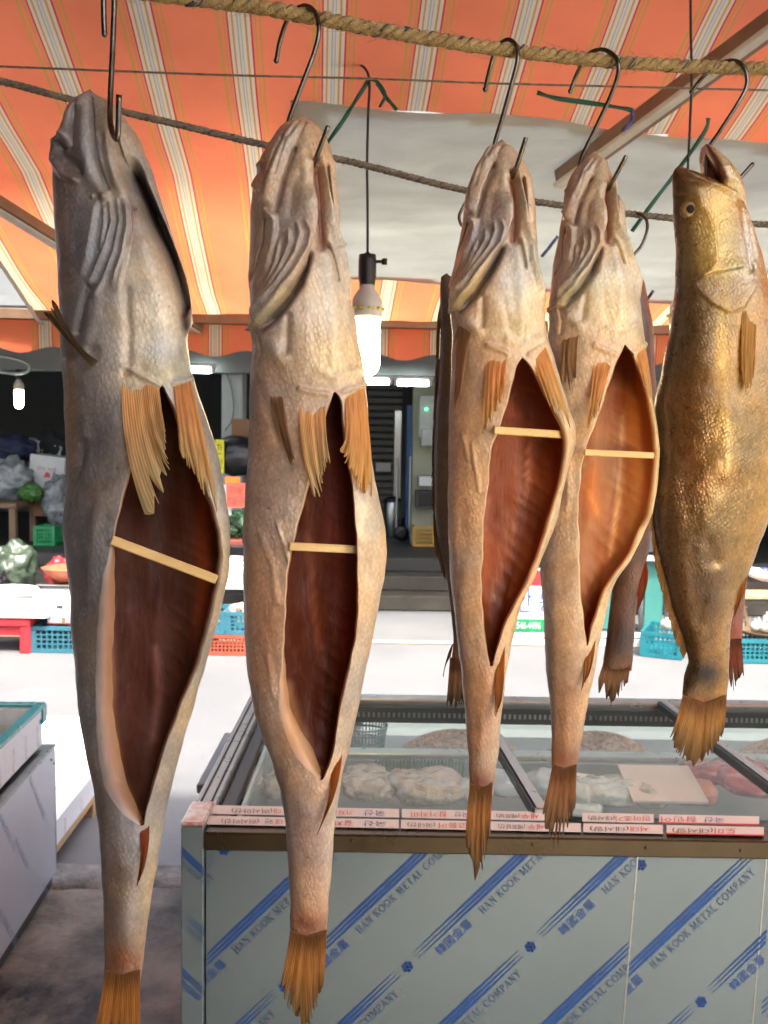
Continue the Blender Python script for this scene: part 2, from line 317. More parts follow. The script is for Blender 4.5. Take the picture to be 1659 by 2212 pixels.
# fluorescent tubes
MAT['tube'] = emitmat('lit_tube', (.85, 1, .95), 9); MAT['tubebase'] = pm('tube_base', (.6, .6, .58), None, 8, .5)
for lab, x0, x1, y, Y in (('lit fluorescent tube by the pale pillar, seen right of the leftmost fish', 408, 456, 800, 10.0), ('left of two lit fluorescent tubes between the second and third fish', 786, 840, 825, 10.0), ('right of two lit fluorescent tubes between the second and third fish', 859, 925, 828, 10.0)):
    A, B = PY(x0, y, Y), PY(x1, y+1, Y); o = empty('fluorescent_light', (A+B)/2); tag(o, lab, 'light', 'fluorescent tubes in the hall')
    MB().tube([A, B], .026, 12).build('tube', MAT['tube'], o, True); MB().box((A+B)/2+np.array([0, .02, .055]), (B[0]-A[0]+.1, .07, .04), bev=.008).build('housing', MAT['tubebase'], o)
    for e, d in ((A, -1), (B, 1)): MB().box(e+np.array([d*.02, 0, .012]), (.04, .05, .07), bev=.006).build('socket', MAT['tubebase'], o)

# ---------------- our own awning
MAT['orange'] = None
def awningmat():
    m, n, l, b = newmat('striped_awning')
    uv = n.new('ShaderNodeUVMap'); sx = n.new('ShaderNodeSeparateXYZ'); l.new(uv.outputs[0], sx.inputs[0]); fr = n.new('ShaderNodeMath'); fr.operation = 'FRACT'; l.new(sx.outputs[0], fr.inputs[0])
    cr = n.new('ShaderNodeValToRGB'); cr.color_ramp.interpolation = 'CONSTANT'; e = cr.color_ramp.elements
    OG = (.80, .20, .085); CRM = (.64, .49, .31); TAN = (.50, .26, .08); GRY = (.34, .34, .29); RED = (.50, .05, .05); OLV = (.50, .27, .06)
    st = [(0, OG), (.50, OLV), (.525, OG), (.56, TAN), (.575, OG), (.60, RED), (.615, CRM), (.645, TAN), (.665, CRM), (.70, GRY), (.715, CRM), (.735, GRY), (.75, CRM), (.785, TAN), (.805, CRM), (.84, RED), (.86, OG), (.89, OLV), (.905, OG), (.935, OLV), (.955, OG)]
    e[0].position, e[0].color = st[0][0], C4(st[0][1]); e[1].position, e[1].color = st[1][0], C4(st[1][1])
    for p, c in st[2:]: q = e.new(p); q.color = C4(c)
    l.new(fr.outputs[0], cr.inputs[0])
    tc = n.new('ShaderNodeTexCoord'); nz = n.new('ShaderNodeTexNoise'); nz.inputs['Scale'].default_value = 2.4; nz.inputs['Detail'].default_value = 8; l.new(tc.outputs['Object'], nz.inputs['Vector'])
    mr = n.new('ShaderNodeMapRange'); mr.inputs['From Min'].default_value = .3; mr.inputs['From Max'].default_value = .7; mr.inputs['To Min'].default_value = .72; mr.inputs['To Max'].default_value = 1.08; l.new(nz.outputs[0], mr.inputs[0])
    vm = n.new('ShaderNodeVectorMath'); vm.operation = 'SCALE'; l.new(cr.outputs[0], vm.inputs[0]); l.new(mr.outputs[0], vm.inputs['Scale']); l.new(vm.outputs[0], b.inputs['Base Color']); b.inputs['Roughness'].default_value = .75; b.inputs['Specular IOR Level'].default_value = .2
    wv = n.new('ShaderNodeTexNoise'); wv.inputs['Scale'].default_value = 900; bp = n.new('ShaderNodeBump'); bp.inputs['Strength'].default_value = .15; bp.inputs['Distance'].default_value = .002; l.new(tc.outputs['Object'], wv.inputs['Vector']); l.new(wv.outputs[0], bp.inputs['Height']); l.new(bp.outputs[0], b.inputs['Normal'])
    tr = n.new('ShaderNodeBsdfTranslucent'); l.new(vm.outputs[0], tr.inputs[0]); mx = n.new('ShaderNodeMixShader'); mx.inputs[0].default_value = .57; l.new(b.outputs[0], mx.inputs[1]); l.new(tr.outputs[0], mx.inputs[2]); l.new(mx.outputs[0], n['Material Output'].inputs[0]); return m
MAT['orange'] = awningmat()
MAT['tarp'] = pm('white_tarp', (.70, .71, .66), (.56, .57, .53), 5, .55, 0, .5, 14, trans=.5, stretch=(1, 3, 1), var=.7)
MAT['frame_brown'] = pm('bronze_frame', (.25, .16, .10), (.18, .11, .07), 12, .5, .1); MAT['frame_white'] = pm('cream_frame', (.62, .58, .50), None, 12, .5)
AY, YAW, SL = 3.3, R(4), .336; E0 = PY(700, 698, AY); ex = np.array([math.cos(YAW), math.sin(YAW), 0]); ey = np.array([-math.sin(YAW), math.cos(YAW), 0]); en = np.array([0, 0, 1.0])
def AW(s, t):                     # s along the front edge (m from E0), t back up the slope (m, horizontal)
    return E0+ex*s-ey*t+en*(SL*t)
def awpix(x, y, dz=0):            # where a view ray meets the awning plane (lowered by dz)
    nrm = np.cross(ex, -ey+en*SL); nrm /= np.linalg.norm(nrm); o = E0-np.array([0, 0, dz]); d = ray(x, y); k = ((o-CAM)@nrm)/(d@nrm); p = CAM+d*k; q = p-o
    return q@ex, (q@(-ey))
STR = .19; s467 = awpix(467, 700)[0]
aw = empty('striped_awning', E0); tag(aw, 'orange striped fabric awning over the fish, with scalloped valance', 'awning')
S0, S1, T1 = -3.4, 4.2, 3.6
def cloth(name, fn, srange, trange, ns, nt_, hole=None, thick=.002):
    ss, ts = np.linspace(*srange, ns), np.linspace(*trange, nt_); V = [fn(s, t) for t in ts for s in ss]; U = [((s-s467)/STR+.72, t) for t in ts for s in ss]; fs = []
    for j in range(nt_-1):
        for i in range(ns-1):
            if hole and hole((ss[i]+ss[i+1])/2, (ts[j]+ts[j+1])/2): continue
            fs.append((j*ns+i, j*ns+i+1, (j+1)*ns+i+1, (j+1)*ns+i))
    me = bpy.data.meshes.new(name); me.from_pydata([tuple(v) for v in V], [], fs); me.materials.append(MAT['orange']); u = me.uv_layers.new(name='UVMap')
    for lp in me.loops: u.data[lp.index].uv = U[lp.vertex_index]
    me.polygons.foreach_set('use_smooth', [True]*len(fs)); o = bpy.data.objects.new(name, me); col.objects.link(o); setpar(o, aw); return o
tl = [awpix(628, 170), awpix(1000, 200), awpix(1370, 238), awpix(1659, 268), awpix(1900, 290)]; bl = [awpix(690, 565), awpix(880, 576), awpix(1190, 600), awpix(1410, 625), awpix(1659, 640), awpix(1900, 660)]
tlp = [awpix(-200, 395), awpix(-60, 420), awpix(0, 440)]; 
def ins(s, t, A, B): return np.interp(s, [q[0] for q in A], [q[1] for q in A]) > t > np.interp(s, [q[0] for q in B], [q[1] for q in B])
lA = [awpix(-150, 300), awpix(0, 470), awpix(84, 655)]; lB = [awpix(-150, 670), awpix(0, 668), awpix(86, 670)]
def hole(s, t): return (tl[0][0] < s < tl[-1][0] and ins(s, t+.03, tl, bl) and ins(s, t-.03, tl, bl) and s > max(tl[0][0], bl[0][0])+.02) or (s < lA[-1][0]-.03 and ins(s, t+.02, lA, lB) and ins(s, t-.02, lA, lB))
sag = lambda s, t: -.03*math.sin(math.pi*((t*1.25) % 1))-.014*noise.noise(Vector((s*2, t*2.3, 0)))-.007*noise.noise(Vector((s*7+t*4, t*4, 7)))-.006*abs(noise.noise(Vector((s*4-t*3, t*3+s, 17))))
cloth('canopy_cloth', lambda s, t: AW(s, t)+en*sag(s, t), (S0, S1), (0, T1), 381, 181, hole)
def val(s, t):
    return AW(s, 0)+np.array([0, -.0, 0])-en*(t*(1+.10*math.cos((s-s467)/(STR*1.14)*2*math.pi)))-ey*(.012*math.sin(s*9)+.008*noise.noise(Vector((s*5, t*6, 3))))*t/.2-ey*.02
cloth('valance', val, (S0, S1), (.0, (768-698)/FPX*AY), 381, 14)
def sheet(name, A, B, s0, s1, dz, mat):
    rows = []
    for s in np.linspace(s0, s1, 60):
        ta = np.interp(s, [q[0] for q in A], [q[1] for q in A]); tb = np.interp(s, [q[0] for q in B], [q[1] for q in B])
        rows.append([AW(s, t)-en*(dz+.012*math.sin(math.pi*k/29)+.012*noise.noise(Vector((s*3, t*3, 5)))+.006*noise.noise(Vector((s*8+t*5, t*8, 9)))) for k, t in enumerate(np.linspace(ta, tb, 30))])
    mb = MB().grid(rows); o = mb.build(name, mat, None, True, fixn=False); md = o.modifiers.new('t', 'SOLIDIFY'); md.thickness = .0015; return o
tag(sheet('white_tarp', tl, bl, tl[0][0], tl[-1][0], .045, MAT['tarp']), 'large white vinyl tarp patching the awning above the fish', 'tarp')
tag(sheet('white_tarp', lA, lB, lA[0][0], lA[-1][0], .045, MAT['tarp']), 'small white tarp patch at the left edge of the awning', 'tarp')
# frame: front rail, side arms
def bar(name, A, B, wd, ht, mat, parent):
    A, B = Vector(A), Vector(B); d = (B-A); L = d.length; d.normalize(); s = d.cross(Vector((0, 0, 1))).normalized(); u = s.cross(d); return MB().box((A+B)/2, (L, wd, ht), Matrix((d, s, u)).transposed(), bev=.003).build(name, mat, parent)
bar('front_rail', AW(S0, .0)-en*.0-ey*.045, AW(S1, .0)-ey*.045, .035, .036, MAT['frame_brown'], aw)
def armpt(x, y, dz): s, t = awpix(x, y, dz); return AW(s, t)-en*dz
a, b = armpt(1750, -10, .09), armpt(1214, 386, .07); arm = bar('folding_arm', a, b, .05, .035, MAT['frame_brown'], aw); bar('arm_edge', a-en*.019-ex*.012, b-en*.019-ex*.012, .03, .012, MAT['frame_white'], arm)
a, b = armpt(-120, 368, .08), armpt(436, 714, .03); arm = bar('folding_arm', a, b, .045, .03, MAT['frame_brown'], aw); bar('arm_edge', a-en*.018, b-en*.018, .03, .01, MAT['frame_white'], arm)
# unseen slab shades the awning; unseen walls added so light comes from the right
MAT['blocker_wall'] = pm('blocker_plaster', (.34, .31, .28), (.26, .24, .21), 2, .8)
sh = empty('shading_shop', (0, -2.5, 0)); tag(sh, 'unseen shop walls and roof slab added to block light from behind and above the stall', 'building')
ye = AW(*awpix(800, 232))[1]
MB().box((-2.9, .0, 1.8), (.2, 5.0, 3.4)).build('side_wall', MAT['blocker_wall'], sh)
MB().box((-1.3, -1.2, 1.8), (3.2, .2, 3.4)).build('wall', MAT['blocker_wall'], sh)
MB().box((-.3, (ye-.42-1.2)/2, 3.55), (5.6, ye-.42+1.2, .15)).build('roof_slab', MAT['blocker_wall'], sh)
# strings and cords
MAT['green_tape'] = pm('green_tape', (.02, .16, .09), None, 20, .4, trans=.3); MAT['blue_tape'] = pm('blue_tape', (.05, .07, .22), None, 20, .4); MAT['twine'] = pm('grey_thread', (.4, .38, .34), None, 20, .8)
def ribbon(label, pts, Y, wpx, mat, cat='string'):
    P = spline([PY(x, y, Y) for x, y in pts], 24); h = wpx/FPX*Y/2; mb = MB(); rows = []
    for i, p in enumerate(P):
        t = P[min(i+1, 23)]-P[max(i-1, 0)]; q = np.array([-t[2], 0, t[0]]); q /= np.linalg.norm(q)+1e-9; tw = .5*math.sin(i*.5); q = q*math.cos(tw)+np.array([0, 1, 0])*math.sin(tw); rows.append([p-q*h, p+q*h])
    o = mb.grid(rows).build('plastic_string', mat, None, True, fixn=False); md = o.modifiers.new('t', 'SOLIDIFY'); md.thickness = .0006; return tag(o, label, cat)
ribbon('green plastic string running down left of the hanging bulb cord', [(795, 175), (770, 215), (740, 262), (705, 312)], 2.05, 9, MAT['green_tape'])
ribbon('short green string ends hanging at the knot on the bulb cord', [(798, 172), (816, 178), (832, 205), (820, 232)], 2.05, 7, MAT['green_tape'])
ribbon('short green string tail pointing right of the bulb cord knot', [(814, 180), (838, 215), (858, 238)], 2.05, 8, MAT['green_tape'])
ribbon('green string along the upper edge of the white tarp', [(1160, 200), (1200, 212), (1270, 222), (1350, 235), (1368, 240)], 2.0, 10, MAT['green_tape'])
ribbon('green string hanging from the tarp corner beside the wooden arm', [(1368, 238), (1364, 262), (1344, 284)], 2.0, 9, MAT['blue_tape'])
ribbon('long green string slanting left of the golden fish', [(1530, 255), (1522, 285), (1470, 360), (1420, 425), (1365, 500)], 2.1, 9, MAT['green_tape'])
ribbon('blue string under the tarp between the third and fourth fish', [(1205, 510), (1190, 530), (1170, 555)], 2.3, 7, MAT['blue_tape'])
# ---------------- bulbs
MAT['cfl'] = emitmat('lit_bulb_glass', (1, .78, .40), 15); MAT['cfl_w'] = emitmat('lit_cool_bulb', (.8, 1, .85), 6); MAT['slot'] = pm('yellow_slot', (.7, .55, .1), None, 10, .4); MAT['lampbase'] = pm('lamp_base_ceramic', (.62, .60, .54), None, 10, .4)
def bulb(label, top, bx, by, Y, scale, glass, cord):
    """hanging bulb: px of the socket top, cord through the given px"""
    root = empty('hanging_bulb', PY(bx, by, Y)); tag(root, label, 'bulb', 'hanging bulbs'); c = PY(bx, by, Y); k = scale
    if cord: MB().tube(spline([PY(x, y, Y) for x, y in cord], 30), .0032*k, 8).build('cord', MAT['black'], root, True)
    o = MB().lathe([(.005*k, 0), (.008*k, -.004*k), (.0205*k, -.006*k), (.022*k, -.02*k), (.022*k, -.06*k), (.019*k, -.078*k), (.02*k, -.08*k)], c, 20).build('socket', MAT['black'], root, True)
    MB().tube([c+np.array([.02*k, 0, -.022*k]), c+np.array([.038*k, 0, -.022*k])], .004*k, 8).build('switch_key', MAT['black'], o, True); MB().lathe([(.007*k, -.007*k), (.007*k, .007*k)], c+np.array([.042*k, 0, -.022*k]), 10).build('key_head', MAT['black'], o, True)
    b_ = MB().lathe([(.019*k, -.078*k), (.02*k, -.09*k), (.03*k, -.102*k), (.0365*k, -.115*k), (.0375*k, -.155*k), (.034*k, -.16*k)], c, 24).build('lamp_base', MAT['lampbase'], root, True)
    vsl = MB()
    for q in range(10):
        a = q*math.pi/5; vsl.box(c+np.array([.0372*k*math.cos(a), .0372*k*math.sin(a), -.138*k]), (.013*k, .013*k, .006*k), Matrix.Rotation(a, 3, 'Z'))
    vsl.build('vent_slots', MAT['slot'], b_)
    pr = [(.033*k, -.158*k)]+[(.034*k, -z*k) for z in np.linspace(.165, .27, 4)]+[(.034*k*math.cos(a), -(.27+.034*math.sin(a))*k) for a in np.linspace(.2, 1.5, 7)]
    MB().lathe(pr, c, 24).build('glass_tube', glass, root, True); return root
BY = 2.05
bulb('lit warm bulb hanging on a black cord beside the second fish', None, 794, 545, BY, .87, MAT['cfl'], [(650, 62), (700, 92), (760, 128), (796, 162), (795, 250), (793, 350), (794, 450), (794, 548)])
bulb('bulb whose black cord hangs behind the golden fish', None, 1484, 560, 1.9, .8, MAT['cfl'], [(1492, -60), (1492, 60), (1494, 170), (1490, 280), (1486, 360), (1484, 470), (1484, 562)])
bulb('small lit cool bulb deep in the hall at the left', None, 40, 797, 10.2, 1.4, MAT['cfl_w'], [(40, 770), (40, 800)])
o = bulb('unseen lit warm bulb right of the golden fish, added to match its warm highlights', None, 2260, 520, .56, .8, MAT['cfl'], [(2260, -300), (2260, 525)])  # out of view; added to give the golden fish its warm highlights
# ================================================================== FREEZER SHOWCASE
def text_tris(s, size=1.0):
    cu = bpy.data.curves.new('t', 'FONT'); cu.body = s; cu.size = size; cu.resolution_u = 2; ob = bpy.data.objects.new('t', cu); col.objects.link(ob)
    dg = bpy.context.evaluated_depsgraph_get(); me = bpy.data.meshes.new_from_object(ob.evaluated_get(dg)); me.calc_loop_triangles()
    V = np.array([v.co[:2] for v in me.vertices]).reshape(-1, 2); T = [tuple(t.vertices) for t in me.loop_triangles]
    bpy.data.objects.remove(ob); bpy.data.meshes.remove(me); bpy.data.curves.remove(cu); return V, T
GL = {}
def _glyphs():
    TK, TN = .15, .065
    def seg(x1, y1, x2, y2, w_):
        d = np.array([x2-x1, y2-y1]); d = d/np.linalg.norm(d); n = np.array([-d[1], d[0]])*w_/2; return [np.array([x1, y1])+n, np.array([x1, y1])-n, np.array([x2, y2])-n, np.array([x2, y2])+n]
    def ser(x, y): return [np.array(p) for p in ((x-.14, y-.03), (x+.14, y-.03), (x+.14, y+.03), (x-.14, y+.03))]
    def arc(cx, cy, rx, ry, a0, a1, n=18):
        out = []
        for k in range(n):
            u, v = R(a0+(a1-a0)*k/n), R(a0+(a1-a0)*(k+1)/n); w1, w2 = [TN/2+(TK-TN)/2*abs(math.cos(q)) for q in (u, v)]
            P = lambda a, w_, s: np.array([cx+(rx+s*w_)*math.cos(a), cy+(ry+s*w_)*math.sin(a)]); out.append([P(u, w1, -1), P(u, w1, 1), P(v, w2, 1), P(v, w2, -1)])
        return out
    GL['H'] = (.86, [seg(.2, 0, .2, 1, TK), seg(.68, 0, .68, 1, TK), seg(.2, .5, .68, .5, TN), ser(.2, .03), ser(.2, .97), ser(.68, .03), ser(.68, .97)])
    GL['A'] = (.84, [seg(.14, 0, .42, 1, TN), seg(.42, 1, .7, 0, TK), seg(.24, .33, .6, .33, TN), ser(.14, .03), ser(.7, .03)])
    GL['N'] = (.9, [seg(.2, 0, .2, 1, TN), seg(.2, 1, .72, 0, TK), seg(.72, 0, .72, 1, TN), ser(.2, .03), ser(.16, .97), ser(.72, .97)])
    GL['K'] = (.86, [seg(.2, 0, .2, 1, TK), seg(.22, .4, .66, 1, TN), seg(.38, .58, .7, 0, TK), ser(.2, .03), ser(.2, .97), ser(.66, .97), ser(.72, .03)])
    GL['O'] = (.94, arc(.46, .5, .36, .47, 0, 360, 26)); GL['C'] = (.88, arc(.46, .5, .36, .47, 48, 312, 20)+[seg(.71, .68, .71, .95, TN)])
    GL['M'] = (1.06, [seg(.16, 0, .22, 1, TN), seg(.22, 1, .52, .06, TK), seg(.52, .06, .82, 1, TN), seg(.82, 1, .88, 0, TK), ser(.16, .03), ser(.88, .03), ser(.2, .97), ser(.84, .97)])
    GL['E'] = (.74, [seg(.2, 0, .2, 1, TK), seg(.2, .97, .62, .97, TN), seg(.2, .52, .5, .52, TN), seg(.2, .03, .64, .03, TN), seg(.62, .8, .62, 1, TN), seg(.64, 0, .64, .2, TN), seg(.5, .42, .5, .62, TN)])
    GL['T'] = (.78, [seg(.38, 0, .38, 1, TK), seg(.06, .97, .7, .97, TN), seg(.07, .78, .07, 1, TN), seg(.69, .78, .69, 1, TN), ser(.38, .03)])
    GL['L'] = (.72, [seg(.2, 0, .2, 1, TK), seg(.2, .03, .62, .03, TN), seg(.62, 0, .62, .24, TN), ser(.2, .97)])
    GL['P'] = (.74, [seg(.2, 0, .2, 1, TK), seg(.2, .97, .42, .97, TN), seg(.2, .48, .42, .48, TN), ser(.2, .03)]+arc(.4, .725, .22, .245, -90, 90, 10))
    GL['Y'] = (.82, [seg(.12, 1, .4, .48, TK), seg(.68, 1, .4, .48, TN), seg(.4, .5, .4, 0, TK), ser(.12, .97), ser(.68, .97), ser(.4, .03)])
_glyphs()
def serif_line(s, length):
    x = 0; polys = []
    for ch in s:
        if ch == ' ': x += .42; continue
        w_, P = GL[ch]; polys += [[np.array([q[0]+x, q[1]]) for q in p] for p in P]; x += w_+.06
    k = length/x; return [[q*np.array([k, k]) for q in p] for p in polys], k
def clip(poly, lines):
    for (nx, ny, c) in lines:                 # keep nx*x+ny*y<=c
        out = []; n = len(poly)
        for i in range(n):
            a, b = poly[i], poly[(i+1) % n]; da, db = nx*a[0]+ny*a[1]-c, nx*b[0]+ny*b[1]-c
            if da <= 0: out.append(a)
            if da*db < 0: out.append(a+(b-a)*(da/(da-db)))
        poly = out
        if len(poly) < 3: return None
    return poly
_han = text_tris('韓國金屬', 1.0)
def unit_polys():
    """one repeat of the film print in (along, across) pixels: lettering, characters, tapering lines, snowflake"""
    P = []; L, _ = serif_line('HAN KOOK METAL COMPANY', 305); P += [(p, 0) for p in L]
    V, T = _han; x0, x1 = V[:, 0].min(), V[:, 0].max(); y0, y1 = V[:, 1].min(), V[:, 1].max(); W = (V-[x0, y0])/[x1-x0, y1-y0]*[96, 22]+[-128, -3]
    P += [([W[i] for i in t], 1) for t in T]
    for n0 in (27.5, 35.5, 43.5):
        ss = np.linspace(-168, 335, 34); wd = .5+2.6*smoothstep(-168, 20, ss)*smoothstep(345, 190, ss) if False else .35+2.5*np.clip((ss+168)/190, 0, 1)*np.clip((335-ss)/140, 0, 1)
        for i in range(33): P.append(([np.array([ss[i], n0-wd[i]]), np.array([ss[i+1], n0-wd[i+1]]), np.array([ss[i+1], n0+wd[i+1]]), np.array([ss[i], n0+wd[i]])], 2))
    for k in range(6):
        a = k*math.pi/3+.2; d = np.array([math.cos(a), math.sin(a)]); q = np.array([-d[1], d[0]]); c = np.array([-196, 30.0]); P.append(([c+q*1.9, c-q*1.9, c+d*13-q*2.4, c+d*13+q*2.4], 1))
        for sgn in (1, -1): e = d*.5+q*sgn*.86; f_ = np.array([-e[1], e[0]]); c2 = c+d*7; P.append(([c2+f_*1.4, c2-f_*1.4, c2+e*5.5-f_*1.4, c2+e*5.5+f_*1.4], 1))
    return P
UNIT = unit_polys()
def print_sheet(mb, H, ang, lines, toW, nb=range(-3, 5), na=range(-3, 4), mir=1, scale=1.0):
    ca, sa = math.cos(ang), math.sin(ang); A = np.array([402, -382.0])*scale; B = np.array([266, -43.0])*scale
    if mir < 0: A[0] *= -1; B[0] *= -1
    for i in nb:
        for j in na:
            o = np.array(H)+B*i+A*j
            for p, m in UNIT:
                q = [np.array([o[0]+mir*(u[0]*ca*scale-u[1]*sa*scale), o[1]-(u[0]*sa*scale+u[1]*ca*scale)]) for u in p]
                q = clip(q, lines)
                if q: mb.add([toW(*u) for u in q], [tuple(range(len(q)))], m)
MAT['film'] = pm('film_covered_steel', (.215, .27, .275), (.175, .225, .23), .9, .24, .4, .25, 3.5, rvar=.08); MAT['ink1'] = pm('blue_letter_ink', (.045, .10, .22), None, 60, .4); MAT['ink2'] = pm('blue_mark_ink', (.02, .09, .33), None, 60, .4); MAT['ink3'] = pm('blue_line_ink', (.012, .085, .31), None, 60, .4)
MAT['bronze'] = pm('bronze_trim', (.11, .085, .05), (.08, .06, .035), 9, .28, .85, .05, 40); MAT['alu'] = pm('aluminium', (.50, .50, .48), (.42, .42, .40), 20, .3, .9); MAT['alu_dark'] = pm('dark_rail', (.05, .055, .06), None, 20, .35, .3)
MAT['inner_white'] = pm('grey_liner', (.22, .24, .23), (.14, .16, .15), 4, .45); MAT['glass'] = glassmat('showcase_glass', haze=.008); MAT['green_mat'] = pm('green_mat', (.02, .16, .06), (.012, .09, .035), 20, .6, 0, .4, 90); MAT['card'] = pm('white_card', (.66, .57, .53), (.58, .49, .46), 10, .35, coat=.4); MAT['red_print'] = pm('red_ink', (.60, .04, .03), None, 30, .45); MAT['blue_print'] = pm('blue_ink', (.04, .05, .30), None, 30, .45); MAT['black_print'] = pm('black_ink', (.03, .03, .03), None, 30, .45)
YF = 1.64; ZT = float(PY(830, 1797, YF)[2]); YR = float(PZ(1100, 1512, ZT)[1]); XL_ = float(PY(392, 1790, YF)[0]); XR_ = 1.75; FYAW = 0
fz = empty('freezer_showcase', (XL_+.6, YF+.4, 0)); tag(fz, 'glass topped display freezer clad in printed protective film', 'freezer')
colw = float(PY(443, 1800, YF)[0])-XL_; trimh = 44/FPX*YF
zb = .05
MB().box(((XL_+colw+XR_)/2+.001, YF+.02, (zb+ZT-trimh)/2), (XR_-XL_-colw-.002, .04, ZT-trimh-zb)).build('front_panel', MAT['film'], fz)
MB().box((XL_+colw/2, YF+.012, (zb+ZT+.008)/2), (colw-.002, .045, ZT+.008-zb), bev=.002).build('corner_post', MAT['film'], fz)
MB().box((XL_+.02, (YF+YR)/2+.03, (zb+ZT-.1)/2), (.036, YR-YF-.02, ZT-.1-zb)).build('side_panel', MAT['film'], fz)
MB().box(((XL_+XR_)/2, YR, (zb+ZT-.16)/2), (XR_-XL_, .04, ZT-.16-zb)).build('back_panel', MAT['film'], fz)
MB().box(((XL_+colw+XR_)/2, YF+.012, ZT-trimh/2), (XR_-XL_-colw, .05, trimh-.002), bev=.003).build('front_trim', MAT['bronze'], fz)
for k in range(4): MB().lathe([(.0022, 0), (.002, -.0015), (.0005, -.002)], PY((760, 1150, 1395, 1600)[k], (1816, 1826, 1832, 1838)[k], YF-.0145), 10, rot=Matrix.Rotation(R(-90), 3, 'X')).build('screw', MAT['alu_dark'], fz, True)
pr = MB(); toF = lambda x, y: PY(x, y, YF-.0012)
bot = lambda yb: (0, 1, yb)
print_sheet(pr, (777, 2019), R(43.4), [(-1, 0, -446), (1, 34/380, 1377+34/380*1838), (0, 1, 2560), (.0205, -1, -1842+.0205*1000)], toF)
print_sheet(pr, (1412, 2095), R(43.4), [(-1, -34/380, -(1381+34/380*1838)), (1, 16/192, 1656+16/192*2020), (0, 1, 2560), (.0205, -1, -1842+.0205*1000)], toF, range(-2, 3))
print_sheet(pr, (1760, 2120), R(43.4), [(-1, -16/192, -(1660+16/192*2020)), (1, 0, 2300), (0, 1, 2560), (.0205, -1, -1842+.0205*1000)], toF, range(-3, 4))
pr.build('film_print', [MAT['ink1'], MAT['ink2'], MAT['ink3']], fz, fixn=False)['kind'] = 'stuff'
pr = MB(); print_sheet(pr, (452, 1925), R(43.4), [(-1, 0, -394), (1, 0, 440), (0, 1, 2560), (0, -1, -1783)], lambda x, y: PY(x, y, YF-.0118), range(-2, 3), range(-3, 4), -1, .62); pr.build('film_print', [MAT['ink1'], MAT['ink2'], MAT['ink3']], fz, fixn=False)['kind'] = 'stuff'
for xa, ya, xb, yb in ((1379, 1838, 1330, 2400), (1657, 1845, 1610, 2400)):          # joints between the cladding sheets
    A, B = PY(xa, ya, YF-.0007), PY(xb, yb, YF-.0007); MB().slab([A-np.array([.0012, 0, 0]), A+np.array([.0012, 0, 0]), B+np.array([.0012, 0, 0]), B-np.array([.0012, 0, 0])], (0, .002, 0)).build('sheet_joint', MAT['alu'], fz)
# top frame
def fbar(name, A, B, wd, ht, mat): return bar(name, A, B, wd, ht, mat, fz)
fbar('left_rail', (XL_+.022, YF+.05, ZT-.012), (XL_+.022, YR, ZT-.012), .045, .03, MAT['alu'])
MAT['redcorner'] = pm('glossy_red_cap', (.55, .16, .10), (.75, .72, .7), 40, .15, .3, var=.4, coat=.6); MB().box((XL_+colw/2, YF+.04, ZT+.012), (colw, .1, .008), bev=.003).build('corner_cap', MAT['redcorner'], fz)
for dx in (.012, .032): fbar('rail_groove', (XL_+dx, YF+.1, ZT+.0045), (XL_+dx, YR, ZT+.0045), .004, .004, MAT['alu_dark'])
fbar('inner_rail', (XL_+.062, YF+.06, ZT-.02), (XL_+.062, YR, ZT-.02), .03, .02, MAT['alu_dark']); fbar('inner_rail', (XL_+.09, YF+.06, ZT-.022), (XL_+.09, YR, ZT-.022), .012, .02, MAT['alu'])
fbar('rear_rail', (XL_, YR, ZT-.01), (XR_, YR, ZT-.01), .05, .028, MAT['alu']); fbar('rear_rail_lip', (XL_+.05, YR-.035, ZT-.034), (XR_, YR-.035, ZT-.034), .012, .045, MAT['alu_dark'])
vs = MB()
for k in range(150): vs.box((XL_+.12+k*.0135, YR-.0425, ZT-.034), (.006, .003, .012))
vs.build('vent_holes', MAT['alu'], fz)
# glass: rear pane, front low pane, lid panes, mullions
zi = ZT-.15
MB().box(((XL_+XR_)/2+.03, YR+.012, ZT-.09), (XR_-XL_-.1, .005, .13)).build('rear_pane', MAT['glass'], fz)
MB().box(((XL_+XR_)/2+.03, (YF+YR)/2+.03, ZT-.002), (XR_-XL_-.12, YR-YF-.1, .005)).build('lid_pane', MAT['glass'], fz)
fbar('rear_sill', (XL_, YR-.01, zi-.004), (XR_, YR-.01, zi-.004), .05, .022, MAT['alu'])
def mull(x1, y1, x2, y2, wd):
    A, B = PZ(x1, y1, ZT+.004), PZ(x2, y2, ZT+.004); d = (B-A)/(B[1]-A[1]); A = A+d*(YF+.09-A[1]); B = B+d*(YR-.03-B[1]); o = fbar('lid_mullion', A, B, wd, .016, MAT['alu']); fbar('mullion_seal', A+np.array([-wd*.35, 0, -.004]), B+np.array([-wd*.35, 0, -.004]), wd*.4, .024, MAT['alu_dark'])
mull(1160, 1740, 1075, 1600, .03); mull(1659, 1690, 1545, 1605, .03)
# tub liner
MB().box(((XL_+XR_)/2, (YF+YR)/2, ZT-.20), (XR_-XL_-.08, YR-YF-.08, .02)).build('tub_floor', MAT['inner_white'], fz)
MB().box(((XL_+XR_)/2, YR-.05, zi-.14), (XR_-XL_-.08, .02, .27)).build('tub_wall', MAT['inner_white'], fz); MB().box((XL_+.07, (YF+YR)/2, zi-.1), (.02, YR-YF-.1, .3)).build('tub_wall', MAT['inner_white'], fz)
MB().box(((XL_+XR_)/2, YF+.05, zi-.1), (XR_-XL_-.08, .02, .3)).build('tub_wall', MAT['inner_white'], fz)
